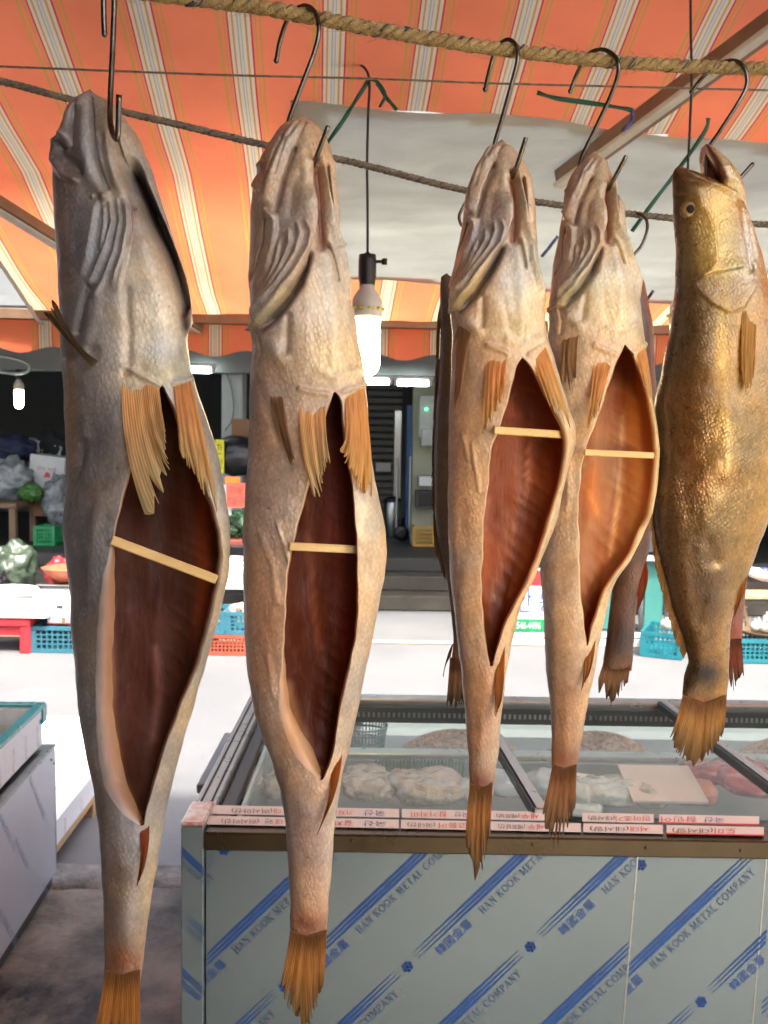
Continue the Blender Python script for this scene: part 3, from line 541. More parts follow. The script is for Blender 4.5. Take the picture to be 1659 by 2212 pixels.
# price strips lying along the front edge, lettered for the customers on the other side (upside down from here)
PV, PF = MB(), []
def strip(x0, x1, row, parts, label, red=False):
    """row 0: far strip, row 1: near strip; parts: list of (text, x0, x1, ink) in px"""
    ya = [(1744, 1762), (1767, 1785)][row]; sl = .0205
    yA = lambda x, y: y+sl*(x-700); z = ZT+.0028
    c = [PZ(x0, yA(x0, ya[0]), z), PZ(x1, yA(x1, ya[0]), z), PZ(x1, yA(x1, ya[1]), z), PZ(x0, yA(x0, ya[1]), z)]
    o = MB().slab(c, (0, 0, -.0012)).build('price_strip', MAT['card']); tag(o, label, 'price tag', 'price strips along the freezer front')
    tm = MB(); mats = [MAT['red_print'], MAT['blue_print'], MAT['black_print']]
    for s, a, b, ink in parts:
        V, T = text_tris(s); lo, hi = V.min(0), V.max(0); W = (V-lo)/(hi-lo); h0, h1 = ya[1]-3.0, ya[0]+3.5
        tm.add([PZ(b-(b-a)*w_[0], yA(b, h1)+(h0-h1)*w_[1], z+.0006) for w_ in W], T, ink)
    tm.build('lettering', mats, o, fixn=False)
    if red: MB().slab([PZ(x0, yA(x0, ya[1]-1.5), z+.0005), PZ(x1, yA(x1, ya[1]-1.5), z+.0005), PZ(x1, yA(x1, ya[1]+1), z+.0005), PZ(x0, yA(x0, ya[1]+1), z+.0005)], (0, 0, -.0004)).build('red_edge', MAT['red_print'], o)
strip(452, 640, 0, [('(러시아산)', 500, 588, 2), ('대', 592, 606, 0)], 'far price strip at the left end of the freezer front'); strip(447, 640, 1, [('(러시아산)', 478, 560, 2), ('국산', 572, 590, 1), ('대', 596, 610, 0)], 'near price strip at the left end of the freezer front')
strip(646, 862, 0, [('가자미', 716, 762, 0), ('국산', 785, 832, 1)], 'far price strip just right of the second fish tail'); strip(644, 862, 1, [('갈치', 724, 762, 0), ('국산', 784, 834, 1)], 'near price strip just right of the second fish tail')
strip(868, 1040, 0, [('참가자미', 888, 966, 0), ('국산', 982, 1012, 1)], 'far price strip left of the third fish tail, red and blue lettering'); strip(866, 1045, 1, [('(국내산)', 880, 940, 2), ('고등어', 948, 1010, 0)], 'near price strip left of the third fish tail')
strip(1056, 1185, 0, [('(베트남)', 1072, 1122, 2), ('새우', 1126, 1164, 0)], 'far shrimp price strip between third and fourth fish tails'); strip(1060, 1255, 1, [('(베트남산)', 1076, 1134, 2), ('새우', 1140, 1176, 0)], 'near shrimp price strip between third and fourth fish tails')
strip(1258, 1412, 0, [('(대서양)', 1270, 1328, 2), ('민어조기', 1330, 1404, 0)], 'far price strip reading 민어조기(대서양) at the right'); strip(1260, 1432, 1, [('(대서양)', 1274, 1358, 2), ('서대', 1362, 1402, 0)], 'near price strip reading 서대(대서양) with bold letters')
strip(1424, 1640, 0, [('참민어', 1428, 1506, 0), ('국산', 1520, 1565, 1)], 'far price strip reading 국산 참민어 with red edge', True); strip(1440, 1650, 1, [('(대서양)', 1452, 1540, 2), ('도미', 1544, 1590, 0)], 'near price strip reading 도미(대서양) with red edge', True)
# ---- goods in the freezer
MAT['bag'] = pm('clear_bag_fish', (.66, .58, .46), (.30, .22, .15), 26, .18, 0, 1, 45, coat=.8, rvar=.08, var=.8); MAT['bagw'] = pm('clear_bag_ice', (.66, .66, .62), (.42, .44, .42), 16, .15, 0, .8, 50, coat=.8, rvar=.08); MAT['redpack'] = pm('red_pack', (.45, .05, .06), (.2, .02, .04), 12, .25, coat=.5); MAT['foam'] = pm('foam', (.86, .87, .87), (.78, .79, .8), 60, .6, 0, .3, 400); MAT['bluepack'] = pm('blue_pack', (.35, .42, .55), (.6, .62, .65), 10, .3, coat=.4); MAT['fishpink'] = pm('pink_flesh', (.55, .2, .13), (.4, .12, .08), 20, .3)
def bag(label, x0, x1, y0, y1, z, mat, seed, h=.06, name='plastic_bag_of_fish', cat='bag'):
    A, B = PZ(x0, y1, z), PZ(x1, y1, z); C_ = PZ((x0+x1)/2, y0, z+h*.4); wx, wy = (B[0]-A[0])/2*1.12, max((C_[1]-A[1])/2, .05); c = ((A[0]+B[0])/2, A[1]+wy, z); rows = []
    for i in range(19):
        a = -math.pi/2+math.pi*i/18; row = []
        for j in range(33):
            t = 2*math.pi*j/32; ca = abs(math.cos(a))**.6; p = np.array([wx*ca*math.copysign(abs(math.cos(t))**.7, math.cos(t)), wy*ca*math.copysign(abs(math.sin(t))**.7, math.sin(t)), h/2*math.sin(a)+h/2])
            k = 1+.22*noise.noise(Vector((p[0]*14+seed, p[1]*14, p[2]*20)))+.16*noise.noise(Vector((p[0]*45+seed, p[1]*45, p[2]*60))); row.append((c[0]+p[0]*k, c[1]+p[1]*k, c[2]+max(0, p[2]*k)))
        rows.append(row)
    return tag(MB().grid(rows).build(name, mat, None, True), label, cat, 'goods inside the freezer')
zf = ZT-.135
for q in (('crumpled clear bag of pale fish left of the second fish tail', 560, 640, 1668, 1738, MAT['bag'], 1), ('large clear bag of pale fish right of the second fish tail', 735, 850, 1668, 1745, MAT['bag'], 2), ('long clear bag of pale fish left of the third fish tail', 850, 1000, 1672, 1752, MAT['bag'], 3), ('bluish bag right of the third fish tail', 1066, 1150, 1678, 1732, MAT['bluepack'], 4), ('frosty bag right of the fourth fish tail', 1275, 1390, 1690, 1755, MAT['bagw'], 5), ('frosty bag leaning against the freezer mullion', 1236, 1282, 1700, 1752, MAT['bagw'], 6), ('pink fish fillet pack at the right end of the freezer', 1450, 1560, 1705, 1750, MAT['fishpink'], 7), ('dark red pack at the right end of the freezer', 1580, 1700, 1650, 1735, MAT['redpack'], 8), ('small tan bag at the far left inside the freezer', 480, 560, 1672, 1735, MAT['bag'], 9), ('flat tan bag behind the second fish tail in the freezer', 640, 735, 1672, 1742, MAT['bag'], 10), ('pale bag behind the third fish tail in the freezer', 995, 1062, 1690, 1750, MAT['bagw'], 11), ('red printed pack below the golden fish tail', 1490, 1590, 1664, 1704, MAT['redpack'], 12), ('tan bag between frosty bag and white card', 1380, 1452, 1720, 1758, MAT['bag'], 13), ('bluish bag behind the fourth fish tail in the freezer', 1150, 1236, 1676, 1730, MAT['bluepack'], 14)):
    bag(q[0], q[1], q[2], q[3], q[4], zf, q[5], q[6], .05)
gm = MB()
for k in range(26): gm.box(PY(1000-k*7.5, 1672, YR-.10)+np.array([0, 0, -.02]), (.006, .012, .12), bev=.002)
tag(gm.build('green_mat', MAT['green_mat']), 'ribbed green plastic mat standing against the freezer back', 'mat')
p0 = PZ(1385, 1735, zf+.05); cdm = MB().box(p0+np.array([.08, .12, 0]), (.17, .15, .006), Matrix.Rotation(R(12), 3, 'X')).build('white_card', MAT['card']); tag(cdm, 'white lettered card lying in the freezer at the right', 'card')
tg = MB(); tg.box(PZ(1250, 1750, zf)+np.array([.02, .1, 0]), (.13, .22, .03), Matrix.Rotation(R(-20), 3, 'Z'), bev=.008); tag(tg.build('foam_tray', MAT['foam']), 'white foam tray in the freezer right of the fourth fish tail', 'tray')
# ---- woven trays on a table behind the freezer, seen through the rear glass
MAT['wicker'] = pm('bamboo_weave', (.60, .40, .24), (.10, .05, .025), 75, .6, 0, .3, 90, var=.35); MAT['teal'] = pm('teal_plastic', (.012, .16, .19), (.01, .12, .15), 6, .4); MAT['silverfish'] = pm('silver_skin', (.55, .55, .54), (.3, .3, .32), 40, .25, .4)
tbz = float(PY(990, 1640, 2.95)[2])-.02
tag(MB().box((.55, 3.0, tbz-.015), (2.2, .5, .03), bev=.004).box((-.4, 3.0, tbz/2), (.04, .4, tbz-.03)).box((1.5, 3.0, tbz/2), (.04, .4, tbz-.03)).build('low_table', MAT['inner_white']), 'pale table behind the freezer carrying woven trays', 'table')
def tray(label, x0, x1, ytop, Y):
    A, B = PY(x0, 1632, Y), PY(x1, 1632, Y); rx = (B[0]-A[0])/2; c = np.array([(A[0]+B[0])/2, Y, tbz]); h = PY((x0+x1)/2, ytop, Y)[2]-tbz; rows = []
    for i in range(44):
        t = i/43; row = []
        for j in range(121):
            a = 2*math.pi*j/120; w_ = .006*math.sin(j*math.pi/2)*(1 if i % 2 else -1)*(.3+t); row.append((c[0]+rx*(1-t*.98)*math.cos(a), c[1]+.16*(1-t*.98)*math.sin(a), c[2]+h*(1-(1-t)**2.6)*.92+w_*.8))
        rows.append(row)
    return tag(MB().grid(rows).build('woven_tray', MAT['wicker'], None, False), label, 'basket', 'woven trays behind the freezer')
tray('upturned woven bamboo tray between the second and third fish', 832, 1152, 1578, 2.95); tray('upturned woven bamboo tray between fourth fish and golden fish', 1154, 1432, 1582, 2.95); tray('upturned woven bamboo tray at the right edge behind the freezer', 1568, 1850, 1598, 2.95)
bk = MB(); cbk = PY(790, 1600, 2.9)
for k in range(36):
    a = 2*math.pi*k/36
    for (r0, z0, r1, z1) in ((.055, -.03, .066, .05),): bk.tube([cbk+np.array([r0*math.cos(a), r0*math.sin(a), z0]), cbk+np.array([r1*math.cos(a), r1*math.sin(a), z1])], .0022, 5)
for z0, r0 in ((-.03, .055), (.0, .06), (.03, .063), (.05, .067)): bk.tube([cbk+np.array([r0*math.cos(a), r0*math.sin(a), z0]) for a in np.linspace(0, 2*math.pi, 33)], .003, 5)
tag(bk.build('teal_basket', MAT['teal'], None, True), 'small round teal plastic basket seen through the freezer glass', 'basket')
P = [PY(x, y, 2.88) for x, y in ((762, 1600), (768, 1575), (776, 1552), (782, 1548))]; tag(MB().tube(P, [.016, .018, .01, .016], 10).build('small_fish', MAT['silverfish'], None, True), 'silver fish with its tail standing up out of the teal basket', 'fish')

# ================================================================== COUNTER ON THE LEFT
MAT['steel_film'] = pm('film_steel_side', (.56, .59, .64), (.50, .53, .58), 1.5, .35, .1, .04, 30, rvar=.05); MAT['teal_tape'] = pm('teal_tape', (.01, .20, .17), (.01, .26, .30), 9, .25, coat=.5); MAT['lidfilm'] = glassmat('cling_film', (.85, .87, .83), .08, .2, (.6, .6, .52)); MAT['woodraw'] = pm('raw_wood', (.50, .33, .18), (.36, .22, .11), 14, .7, 0, .3, 60, stretch=(1, .2, 1)); MAT['grime'] = pm('dark_gap', (.10, .085, .08), None, 10, .7)
K0, K1 = PZ(122, 1911, 0), PZ(0, 2110, 0); kd = (K0-K1)/np.linalg.norm(K0-K1); kn = np.array([kd[1], -kd[0], 0]); KE = K1-kd*.9; zc = float((CAM+ray(119, 1607)*(K0[1]/ray(119, 1607)[1]))[2])
def kbox(mb, u0, u1, v0, v1, z0, z1, m=0):       # u along the side (from near to far), v to the left of it
    c = KE+kd*(u0+u1)/2-kn*(v0+v1)/2; return mb.box((c[0], c[1], (z0+z1)/2), (abs(v1-v0), abs(u1-u0), z1-z0), Matrix((kn, kd, (0, 0, 1))).transposed(), m, .003)
UL = float(np.linalg.norm(K0-KE)); kc = empty('steel_counter', K0); tag(kc, 'low steel counter at the left edge, side still in printed film', 'counter')
kbox(MB(), 0, UL, .0, .9, .05, zc-.012).build('side_body', MAT['steel_film'], kc); kbox(MB(), 0, UL+.006, -.004, .92, zc-.012, zc).build('top', MAT['steel'], kc); kbox(MB(), 0, UL-.01, .012, .88, .0, .05).build('plinth', MAT['alu_dark'], kc)
MB().tube([K0-kn*.004+np.array([0, 0, .06]), K0-kn*.004+np.array([0, 0, zc-.02])], .006, 8).build('corner_edge', MAT['alu'], kc, True)
for du, dz in ((.05, .03), (.015, .055)): MB().lathe([(.004, 0), (.003, .003), (.0005, .0035)], KE+kd*(UL-du)+kn*.0005+np.array([0, 0, zc-dz-.01]), 10, rot=Matrix.Rotation(R(90), 3, 'Y')).build('rivet', MAT['alu_dark'], kc, True)
tm = MB(); V, T = text_tris('DAI YANG STEEL'); V2, T2 = text_tris('BAK STEEL CO'); sz = .05
def sideprint(V, T, px, py, ang, h):
    o = CAM+ray(px, py)*(((KE-CAM)@kn)/(ray(px, py)@kn)); d = kd*math.cos(ang)+np.array([0, 0, 1])*math.sin(ang); u = -kd*math.sin(ang)+np.array([0, 0, 1])*math.cos(ang); tm.add([o+kn*.0012+d*v[0]*h+u*v[1]*h for v in V], T)
for V_, T_, x, y, h in ((V, T, 62, 1688, .032), (V2, T2, 32, 1820, .026), (V, T, -8, 1968, .034), (V2, T2, 92, 1915, .024), (V2, T2, -2, 1770, .03)): sideprint(V_, T_, x, y, R(-52), h)
MAT['ink_faint'] = pm('faint_blue_ink', (.20, .30, .48), (.36, .42, .52), 40, .4); tm.build('film_print', MAT['ink_faint'], kc, fixn=False)['kind'] = 'stuff'
def foam_box(label, u0, u1, v0, v1, z0, z1, ribs, lid=False):
    mb = MB(); t = .025; kbox(mb, u0, u1, v0, v0+t, z0, z1); kbox(mb, u0, u1, v1-t, v1, z0, z1); kbox(mb, u0, u0+t, v0+t, v1-t, z0, z1); kbox(mb, u1-t, u1, v0+t, v1-t, z0, z1); kbox(mb, u0+t, u1-t, v0+t, v1-t, z0, z0+.03)
    c = KE+kd*(u0+u1)/2; root = empty('foam_box', (c[0], c[1], z0)); tag(root, label, 'box'); mb.build('body', MAT['foam'], root)
    for k in range(ribs): kbox(MB(), u0+(k+.5)*(u1-u0)/ribs, u0+(k+.5)*(u1-u0)/ribs+.014, v0-.006, v0+.004, z0+.01, z1-(z1-z0)*.35).build('rib', MAT['foam'], root)
    kbox(MB(), u0-.002, u1+.002, v0-.006, v0+.003, z1-.035, z1-.002).build('rim', MAT['foam'], root); return root
zt1 = float((CAM+ray(112, 1524)*((K0[1]-.05)/ray(112, 1524)[1]))[2])
fb = foam_box('white foam box with teal taped edge and clear film on the steel counter', .1, UL-.04, .03, .88, zc+.012, zt1-.008, 11)
kbox(MB(), .09, UL-.03, .02, .05, zt1-.012, zt1+.008).build('tape_edge', MAT['teal_tape'], fb); kbox(MB(), UL-.06, UL-.028, .05, .88, zt1-.012, zt1+.008).build('tape_edge', MAT['teal_tape'], fb); kbox(MB(), UL-.07, UL-.024, .018, .05, zt1-.06, zt1+.0).build('tape_tail', MAT['teal_tape'], fb)
kbox(MB(), .1, UL-.05, .05, .87, zt1-.003, zt1-.001).build('film_cover', MAT['lidfilm'], fb)
for k, (a, b_, sd_) in enumerate(((.3, .2, 1), (.9, .4, 2), (1.3, .25, 3))):
    c = KE+kd*a-kn*(b_+.1); bag(('tan fish heap in the taped foam box, nearest', 'tan fish heap in the taped foam box, middle', 'tan fish heap in the taped foam box, farthest')[k], *[0, 0, 0, 0], 0, MAT['bag'], sd_) if False else None
c = KE+kd*(UL*.5)-kn*.45; hp = []
for i in range(26): hp.append([KE+kd*(.14+(UL-.26)*i/25)-kn*(.07+.76*j/25)+np.array([0, 0, zt1-.05+.018*noise.noise(Vector((i*.5, j*.5, 0)))+.012*noise.noise(Vector((i*1.7, j*1.7, 2)))]) for j in range(26)])
tag(MB().grid(hp).build('dried_shrimp_heap', MAT['bag'], None, True), 'tan dried seafood filling the taped foam box', 'seafood')
# second foam box on a wooden pallet beyond the counter, at road level
w0, w1 = PZ(125, 1879, ROADZ), PZ(212, 1755, ROADZ); kd2 = (w1-w0)/np.linalg.norm(w1-w0); kn2 = np.array([kd2[1], -kd2[0], 0]); _s = (KE, kd, kn); KE, kd, kn = w0-kd2*.25, kd2, kn2
zz = float((CAM+ray(124, 1764)*(w0[1]/ray(124, 1764)[1]))[2])
pl = empty('wooden_pallet', w0); tag(pl, 'raw wooden boards under the foam box beyond the counter', 'pallet')
for k in range(5): kbox(MB(), -.0, 1.6, .0+k*.14, .12+k*.14, ROADZ+.07, ROADZ+.1).build('board', MAT['woodraw'], pl)
for k in range(3): kbox(MB(), .02+k*.74, .1+k*.74, .005, .66, ROADZ, ROADZ+.068).build('bearer', MAT['woodraw'], pl)
foam_box('open white foam box with ice on boards beyond the counter', .0, 1.58, .0, .62, ROADZ+.102, zz, 7)
MAT['ice'] = pm('crushed_ice', (.72, .76, .74), (.56, .62, .58), 30, .2, 0, .8, 80); hp = [[KE+kd*(.03+1.5*i/24)-kn*(.03+.55*j/14)+np.array([0, 0, zz-.045+.02*noise.noise(Vector((i*.9, j*.9, 4)))]) for j in range(15)] for i in range(25)]
tag(MB().grid(hp).build('crushed_ice', MAT['ice'], None, True), 'pale crushed ice filling the open foam box', 'ice')
KE, kd, kn = _s
# ================================================================== STALLS ACROSS THE STREET
MAT['red_plastic'] = pm('red_plastic', (.52, .03, .035), (.42, .02, .03), 4, .4); MAT['crate_blue'] = pm('faded_teal_crate', (.03, .14, .19), (.025, .11, .15), 5, .5); MAT['crate_orange'] = pm('orange_crate', (.36, .075, .04), None, 5, .5); MAT['crate_yellow'] = pm('yellow_crate', (.40, .22, .03), None, 5, .5); MAT['carton'] = pm('white_carton', (.5, .51, .52), (.42, .43, .44), 5, .7); MAT['brown_carton'] = pm('brown_carton', (.26, .14, .07), None, 5, .8); MAT['terracotta'] = pm('orange_bowl', (.52, .14, .07), None, 5, .35); MAT['leafy'] = pm('green_leaves', (.05, .16, .03), (.02, .07, .02), 30, .5, 0, .6, 60); MAT['greenbag'] = pm('green_net_bag', (.025, .045, .025), (.06, .085, .055), 9, .4, 0, .6, 30, coat=.3); MAT['navy'] = pm('navy_cloth', (.01, .016, .05), None, 8, .8); MAT['darkcloth'] = pm('dark_cloth', (.014, .015, .02), None, 8, .85); MAT['yellow_card'] = pm('yellow_card', (.75, .70, .03), None, 8, .6); MAT['orange_card'] = pm('orange_card', (.70, .18, .02), None, 8, .6); MAT['red_card'] = pm('red_card', (.66, .07, .04), None, 8, .6); MAT['garlic'] = pm('garlic_skin', (.5, .46, .4), (.38, .32, .28), 30, .5); MAT['grey_metal'] = pm('grey_tube', (.3, .31, .32), None, 8, .4, .6); MAT['teal_panel'] = pm('teal_panel', (.05, .21, .18), (.04, .17, .15), 3, .4); MAT['pinkveg'] = pm('pale_radish', (.66, .5, .42), (.5, .3, .2), 20, .5); MAT['signwhite'] = pm('sign_white', (.80, .82, .86), None, 5, .4); MAT['signgreen'] = pm('sign_green', (.01, .25, .08), None, 5, .4); MAT['signblue'] = pm('sign_blue', (.03, .06, .40), None, 5, .4); MAT['plasticbag'] = pm('clear_plastic_bag', (.22, .24, .25), (.09, .10, .11), 9, .25, 0, .9, 22, coat=.4); MAT['tablewood'] = pm('table_wood', (.16, .10, .055), None, 9, .6); MAT['blackbag'] = pm('black_vinyl', (.012, .012, .013), None, 9, .35)
def crate(label, x0, x1, ybot, Y, dep, h, mat, z=None, yaw=0, name='plastic_crate', nx=9, nz=4):
    A, B = PY(x0, ybot, Y), PY(x1, ybot, Y); wd = B[0]-A[0]; z0 = A[2] if z is None else z; root = empty(name, ((A[0]+B[0])/2, Y+dep/2, z0)); tag(root, label, 'crate', 'plastic crates across the street')
    c = np.array([(A[0]+B[0])/2, Y+dep/2, z0]); rt = Matrix.Rotation(yaw, 3, 'Z'); b = .016
    def bx(mb, x, y, zc_, s): p = rt @ Vector((x, y, zc_)); mb.box(Vector(c)+p, s, rt)
    fr = MB(); bx(fr, 0, 0, .008, (wd-.01, dep-.01, .012))
    for zz_ in (h-.015, .015):
        for sy in (-1, 1): bx(fr, 0, sy*(dep/2-b/2), zz_, (wd, b+.008, .03))
        for sx in (-1, 1): bx(fr, sx*(wd/2-b/2), 0, zz_, (b+.008, dep-2*b-.01, .03))
    for sx in (-1, 1):
        for sy in (-1, 1): bx(fr, sx*(wd/2-.018), sy*(dep/2-.018), h/2, (.04, .04, h-.06))
    fr.build('frame', mat, root)
    for sy in (-1, 1):
        la = MB()
        for i in range(1, nx): bx(la, -wd/2+wd*i/nx, sy*(dep/2-b/2), h/2, (.012, .01, h-.06))
        for k in range(1, nz): bx(la, 0, sy*(dep/2-b/2-.001), .03+(h-.06)*k/nz, (wd-.08, .008, .012))
        la.build('lattice_wall', mat, root)
    for sx in (-1, 1):
        la = MB()
        for i in range(1, 7): bx(la, sx*(wd/2-b/2), -dep/2+dep*i/7, h/2, (.01, .012, h-.06))
        for k in range(1, nz): bx(la, sx*(wd/2-b/2-.001), 0, .03+(h-.06)*k/nz, (.008, dep-.08, .012))
        la.build('lattice_wall', mat, root)
    return root
def lump(name, label, c, r, mat, cat, seed=0, flat=.0, grp=None, amp=.25, fr=4, parent=None):
    rows = []
    for i in range(29):
        a = -math.pi/2+math.pi*i/28; row = []
        for j in range(45):
            t = 2*math.pi*j/44; p = np.array([math.cos(a)*math.cos(t), math.cos(a)*math.sin(t), math.sin(a)]); k = 1+amp*noise.noise(Vector(tuple(p*fr*.5+seed)))+amp*.6*noise.noise(Vector(tuple(p*fr*1.3+seed*2)))+amp*.35*abs(noise.noise(Vector(tuple(p*fr*3+seed*3)))); q = p*k*np.array(r); q[2] = max(q[2], -flat) if flat else q[2]; row.append(np.array(c)+q)
        rows.append(row)
    o = MB().grid(rows).build(name, mat, parent, True)
    return tag(o, label, cat, grp) if label else o
YS = float(PZ(110, 1411, ROADZ)[1]); PXM = YS/FPX     # metres per frame pixel at the stalls
# -- left group
crate('teal crate on the road at the left carrying a white box', 66, 230, 1411, YS, .34, 58*PXM, MAT['crate_blue'], ROADZ+.004, nx=14)
zc1 = ROADZ+.004+58*PXM
wb = empty('white_box', PY(150, 1350, YS+.1)); tag(wb, 'white carton with red stripe standing on the left teal crate', 'box')
A, B = PY(100, 1352, YS+.02), PY(210, 1352, YS+.02); MB().box(((A[0]+B[0])/2, YS+.17, zc1+.012+.105), (B[0]-A[0], .26, .21), bev=.006).build('body', MAT['carton'], wb); MB().box(((A[0]+B[0])/2, YS+.037, zc1+.02), (B[0]-A[0]-.004, .004, .01)).build('stripe', MAT['red_plastic'], wb); MB().box((A[0]+.1, YS+.037, zc1+.15), (.045, .004, .016)).build('handle_hole', MAT['darkcloth'], wb); MB().box((A[0]+.13, YS+.0365, zc1+.04), (.03, .003, .05)).build('tape', MAT['brown_carton'], wb)
st = empty('red_stool', PY(10, 1405, YS)); tag(st, 'low red plastic stool under the white tray at the left edge', 'stool')
A, B = PY(-70, 1405, YS-.05), PY(64, 1405, YS-.05); wd = B[0]-A[0]; cx_ = (A[0]+B[0])/2; hs = 80*PXM
MB().box((cx_, YS+.12, ROADZ+hs-.04), (wd, .34, .08), bev=.02).build('seat', MAT['red_plastic'], st)
for sx in (-1, 1):
    for sy in (-1, 1): MB().box((cx_+sx*(wd/2-.045), YS+.12+sy*.13, ROADZ+(hs-.06)/2), (.08, .06, hs-.06), bev=.012).build('leg', MAT['red_plastic'], st)
for sy in (-1, 1): MB().box((cx_, YS+.12+sy*.13, ROADZ+hs-.11), (wd-.12, .02, .07)).build('apron', MAT['red_plastic'], st)
crate('white mesh tray with a ring-shaped lid on the red stool', -80, 100, 1335, YS-.06, .42, 42*PXM, MAT['white_plastic'], ROADZ+hs+.003, name='mesh_tray', nx=22, nz=6)
tz = ROADZ+hs+42*PXM; A = PY(20, 1285, YS+.15)
lid = MB(); lid.lathe([(.11, 0), (.24, 0), (.25, .02), (.22, .05), (.16, .055), (.11, .03)], (A[0], YS+.15, tz+.004), 30, sy=.75); tag(lid.build('round_lid', MAT['white_plastic'], None, True), 'white ring-shaped lid lying on the mesh tray', 'lid')
sc = empty('kitchen_scale', PY(130, 1262, YS+.5)); tag(sc, 'grey kitchen scale under the orange bowl at the left', 'scale'); A = PY(135, 1262, YS+.5)
MB().box((A[0], YS+.55, A[2]-.08), (.30, .3, .14), bev=.015).build('body', MAT['carton'], sc); MB().box((A[0], YS+.55, A[2]+.005), (.36, .34, .015), bev=.005).build('platform', MAT['steel'], sc)
MB().box((A[0], YS+.55, (ROADZ+A[2]-.15)/2), (.5, .36, A[2]-.155-ROADZ)).build('stand', MAT['brown_carton'], sc)
tag(MB().lathe([(.07, 0), (.12, .005), (.19, .09), (.205, .115), (.215, .118), (.215, .125), (.2, .125), (.11, .02), (.01, .015)], (A[0]+.03, YS+.55, A[2]+.0135), 32).build('orange_bowl', MAT['terracotta'], None, True), 'orange plastic bowl on the grey scale left of the first fish', 'bowl')
lump('red_jacket', 'red jacket bundled behind the orange bowl', PY(132, 1236, YS+1.0), (.13, .12, .13), MAT['red_plastic'], 'jacket', 3)
lump('net_bag', 'green net bag of cabbages at the left edge', PY(18, 1225, YS+1.4), (.24, .2, .22), MAT['greenbag'], 'bag', 5, amp=.35)
lump('black_bag', 'black plastic bag below the green net bag at the left edge', PY(-4, 1262, YS+1.0), (.09, .1, .12), MAT['blackbag'], 'bag', 6)
# hall, left bay
def onfloor(x, Y): return np.array([PY(x, 1100, Y)[0], Y, FZ])
tb = empty('work_table', onfloor(5, 10.4)); tag(tb, 'dark wooden work table in the hall at the left edge', 'table'); c = onfloor(5, 10.4); th_ = float(PY(5, 1086, 10.4)[2]); MB().box((c[0]-.1, 10.7, th_-.03), (.55, .7, .06), bev=.008).build('tabletop', MAT['tablewood'], tb)
for sx in (-.34, .12):
    for sy in (-.3, .3): MB().box((c[0]+sx, 10.7+sy, (FZ+th_-.06)/2), (.07, .07, th_-.06-FZ)).build('leg', MAT['tablewood'], tb)
def cartonbox(label, x0, x1, y0, y1, Y, dep, rot, mark=None, mat=None):
    A, B = PY(x0, y1, Y), PY(x1, y0, Y); c = (A+B)/2+np.array([0, dep/2, 0]); rt = Matrix.Rotation(R(rot), 3, 'Y'); root = empty('white_carton', c); tag(root, label, 'box', 'cartons piled in the hall'); w_, h_ = B[0]-A[0], B[2]-A[2]
    MB().box(c, (w_, dep, h_), rt, bev=.006).build('body', mat or MAT['carton'], root)
    if mark:
        V, T = text_tris(mark); lo, hi = V.min(0), V.max(0); W = (V-lo)/(hi-lo)-.5; m = MB(); m.add([Vector(c)+rt @ Vector((q[0]*w_*.55, -dep/2-.003, .14*h_+q[1]*h_*.1)) for q in W], T); m.add([Vector(c)+rt @ Vector(p) for p in ((-.08*w_, -dep/2-.003, -.1*h_), (.12*w_, -dep/2-.003, -.1*h_), (.1*w_, -dep/2-.003, .02*h_), (0, -dep/2-.003, .06*h_))], [(0, 1, 2, 3)]); m.build('red_print', MAT['red_plastic'], root, fixn=False)
    return root
cartonbox('white carton with red print leaning on the pile at the left', 62, 138, 985, 1062, 11.0, .35, 6, '강원도 농산물'); cartonbox('plain white carton under the printed one', 35, 110, 985, 1040, 11.4, .3, -8); cartonbox('white carton on top of the pile in the hall', 50, 130, 955, 992, 11.5, .3, 14); cartonbox('brown carton low beside the pile in the hall', 70, 112, 1080, 1115, 10.9, .3, 0, None, MAT['brown_carton'])
lump('navy_cloth', 'navy cloth thrown over the pile at the left', PY(30, 970, 11.2), (.26, .16, .17), MAT['navy'], 'cloth', 8, amp=.3); lump('dark_coat', 'dark coat hanging over the cartons at the left', PY(112, 965, 11.6), (.2, .12, .2), MAT['darkcloth'], 'coat', 9)
lump('clear_bag', 'clear plastic bag of goods left of the printed carton', PY(20, 1040, 11.0), (.3, .2, .26), MAT['plasticbag'], 'bag', 10, amp=.3); lump('clear_bag', 'clear plastic bag hanging below the printed carton', PY(125, 1085, 10.8), (.16, .14, .3), MAT['plasticbag'], 'bag', 11, amp=.3); lump('green_bag', 'small bright green bag under the cartons', PY(66, 1065, 10.7), (.13, .1, .1), pm('bright_green', (.05, .15, .03), None, 9, .4), 'bag', 12)
for lab, x, z_ in (('stacked basket of greens in the hall below the cartons', 90, 0), ):
    crate('small green crate on the hall floor at the left', 72, 118, 1150, 10.5, .3, .22, MAT['signgreen'], FZ+.004)
MAT['steelpipe'] = pm('steel_pipe', (.4, .42, .42), None, 8, .35, .6); P = spline([PY(x, y, 10.0) for x, y in ((-20, 800), (20, 806), (45, 806), (62, 800), (58, 784), (20, 772), (-20, 768))], 40); tag(MB().tube(P, .018, 8).build('lamp_hanger', MAT['steelpipe'], None, True), 'bent grey pipe near the ceiling above the small bulb', 'pipe')
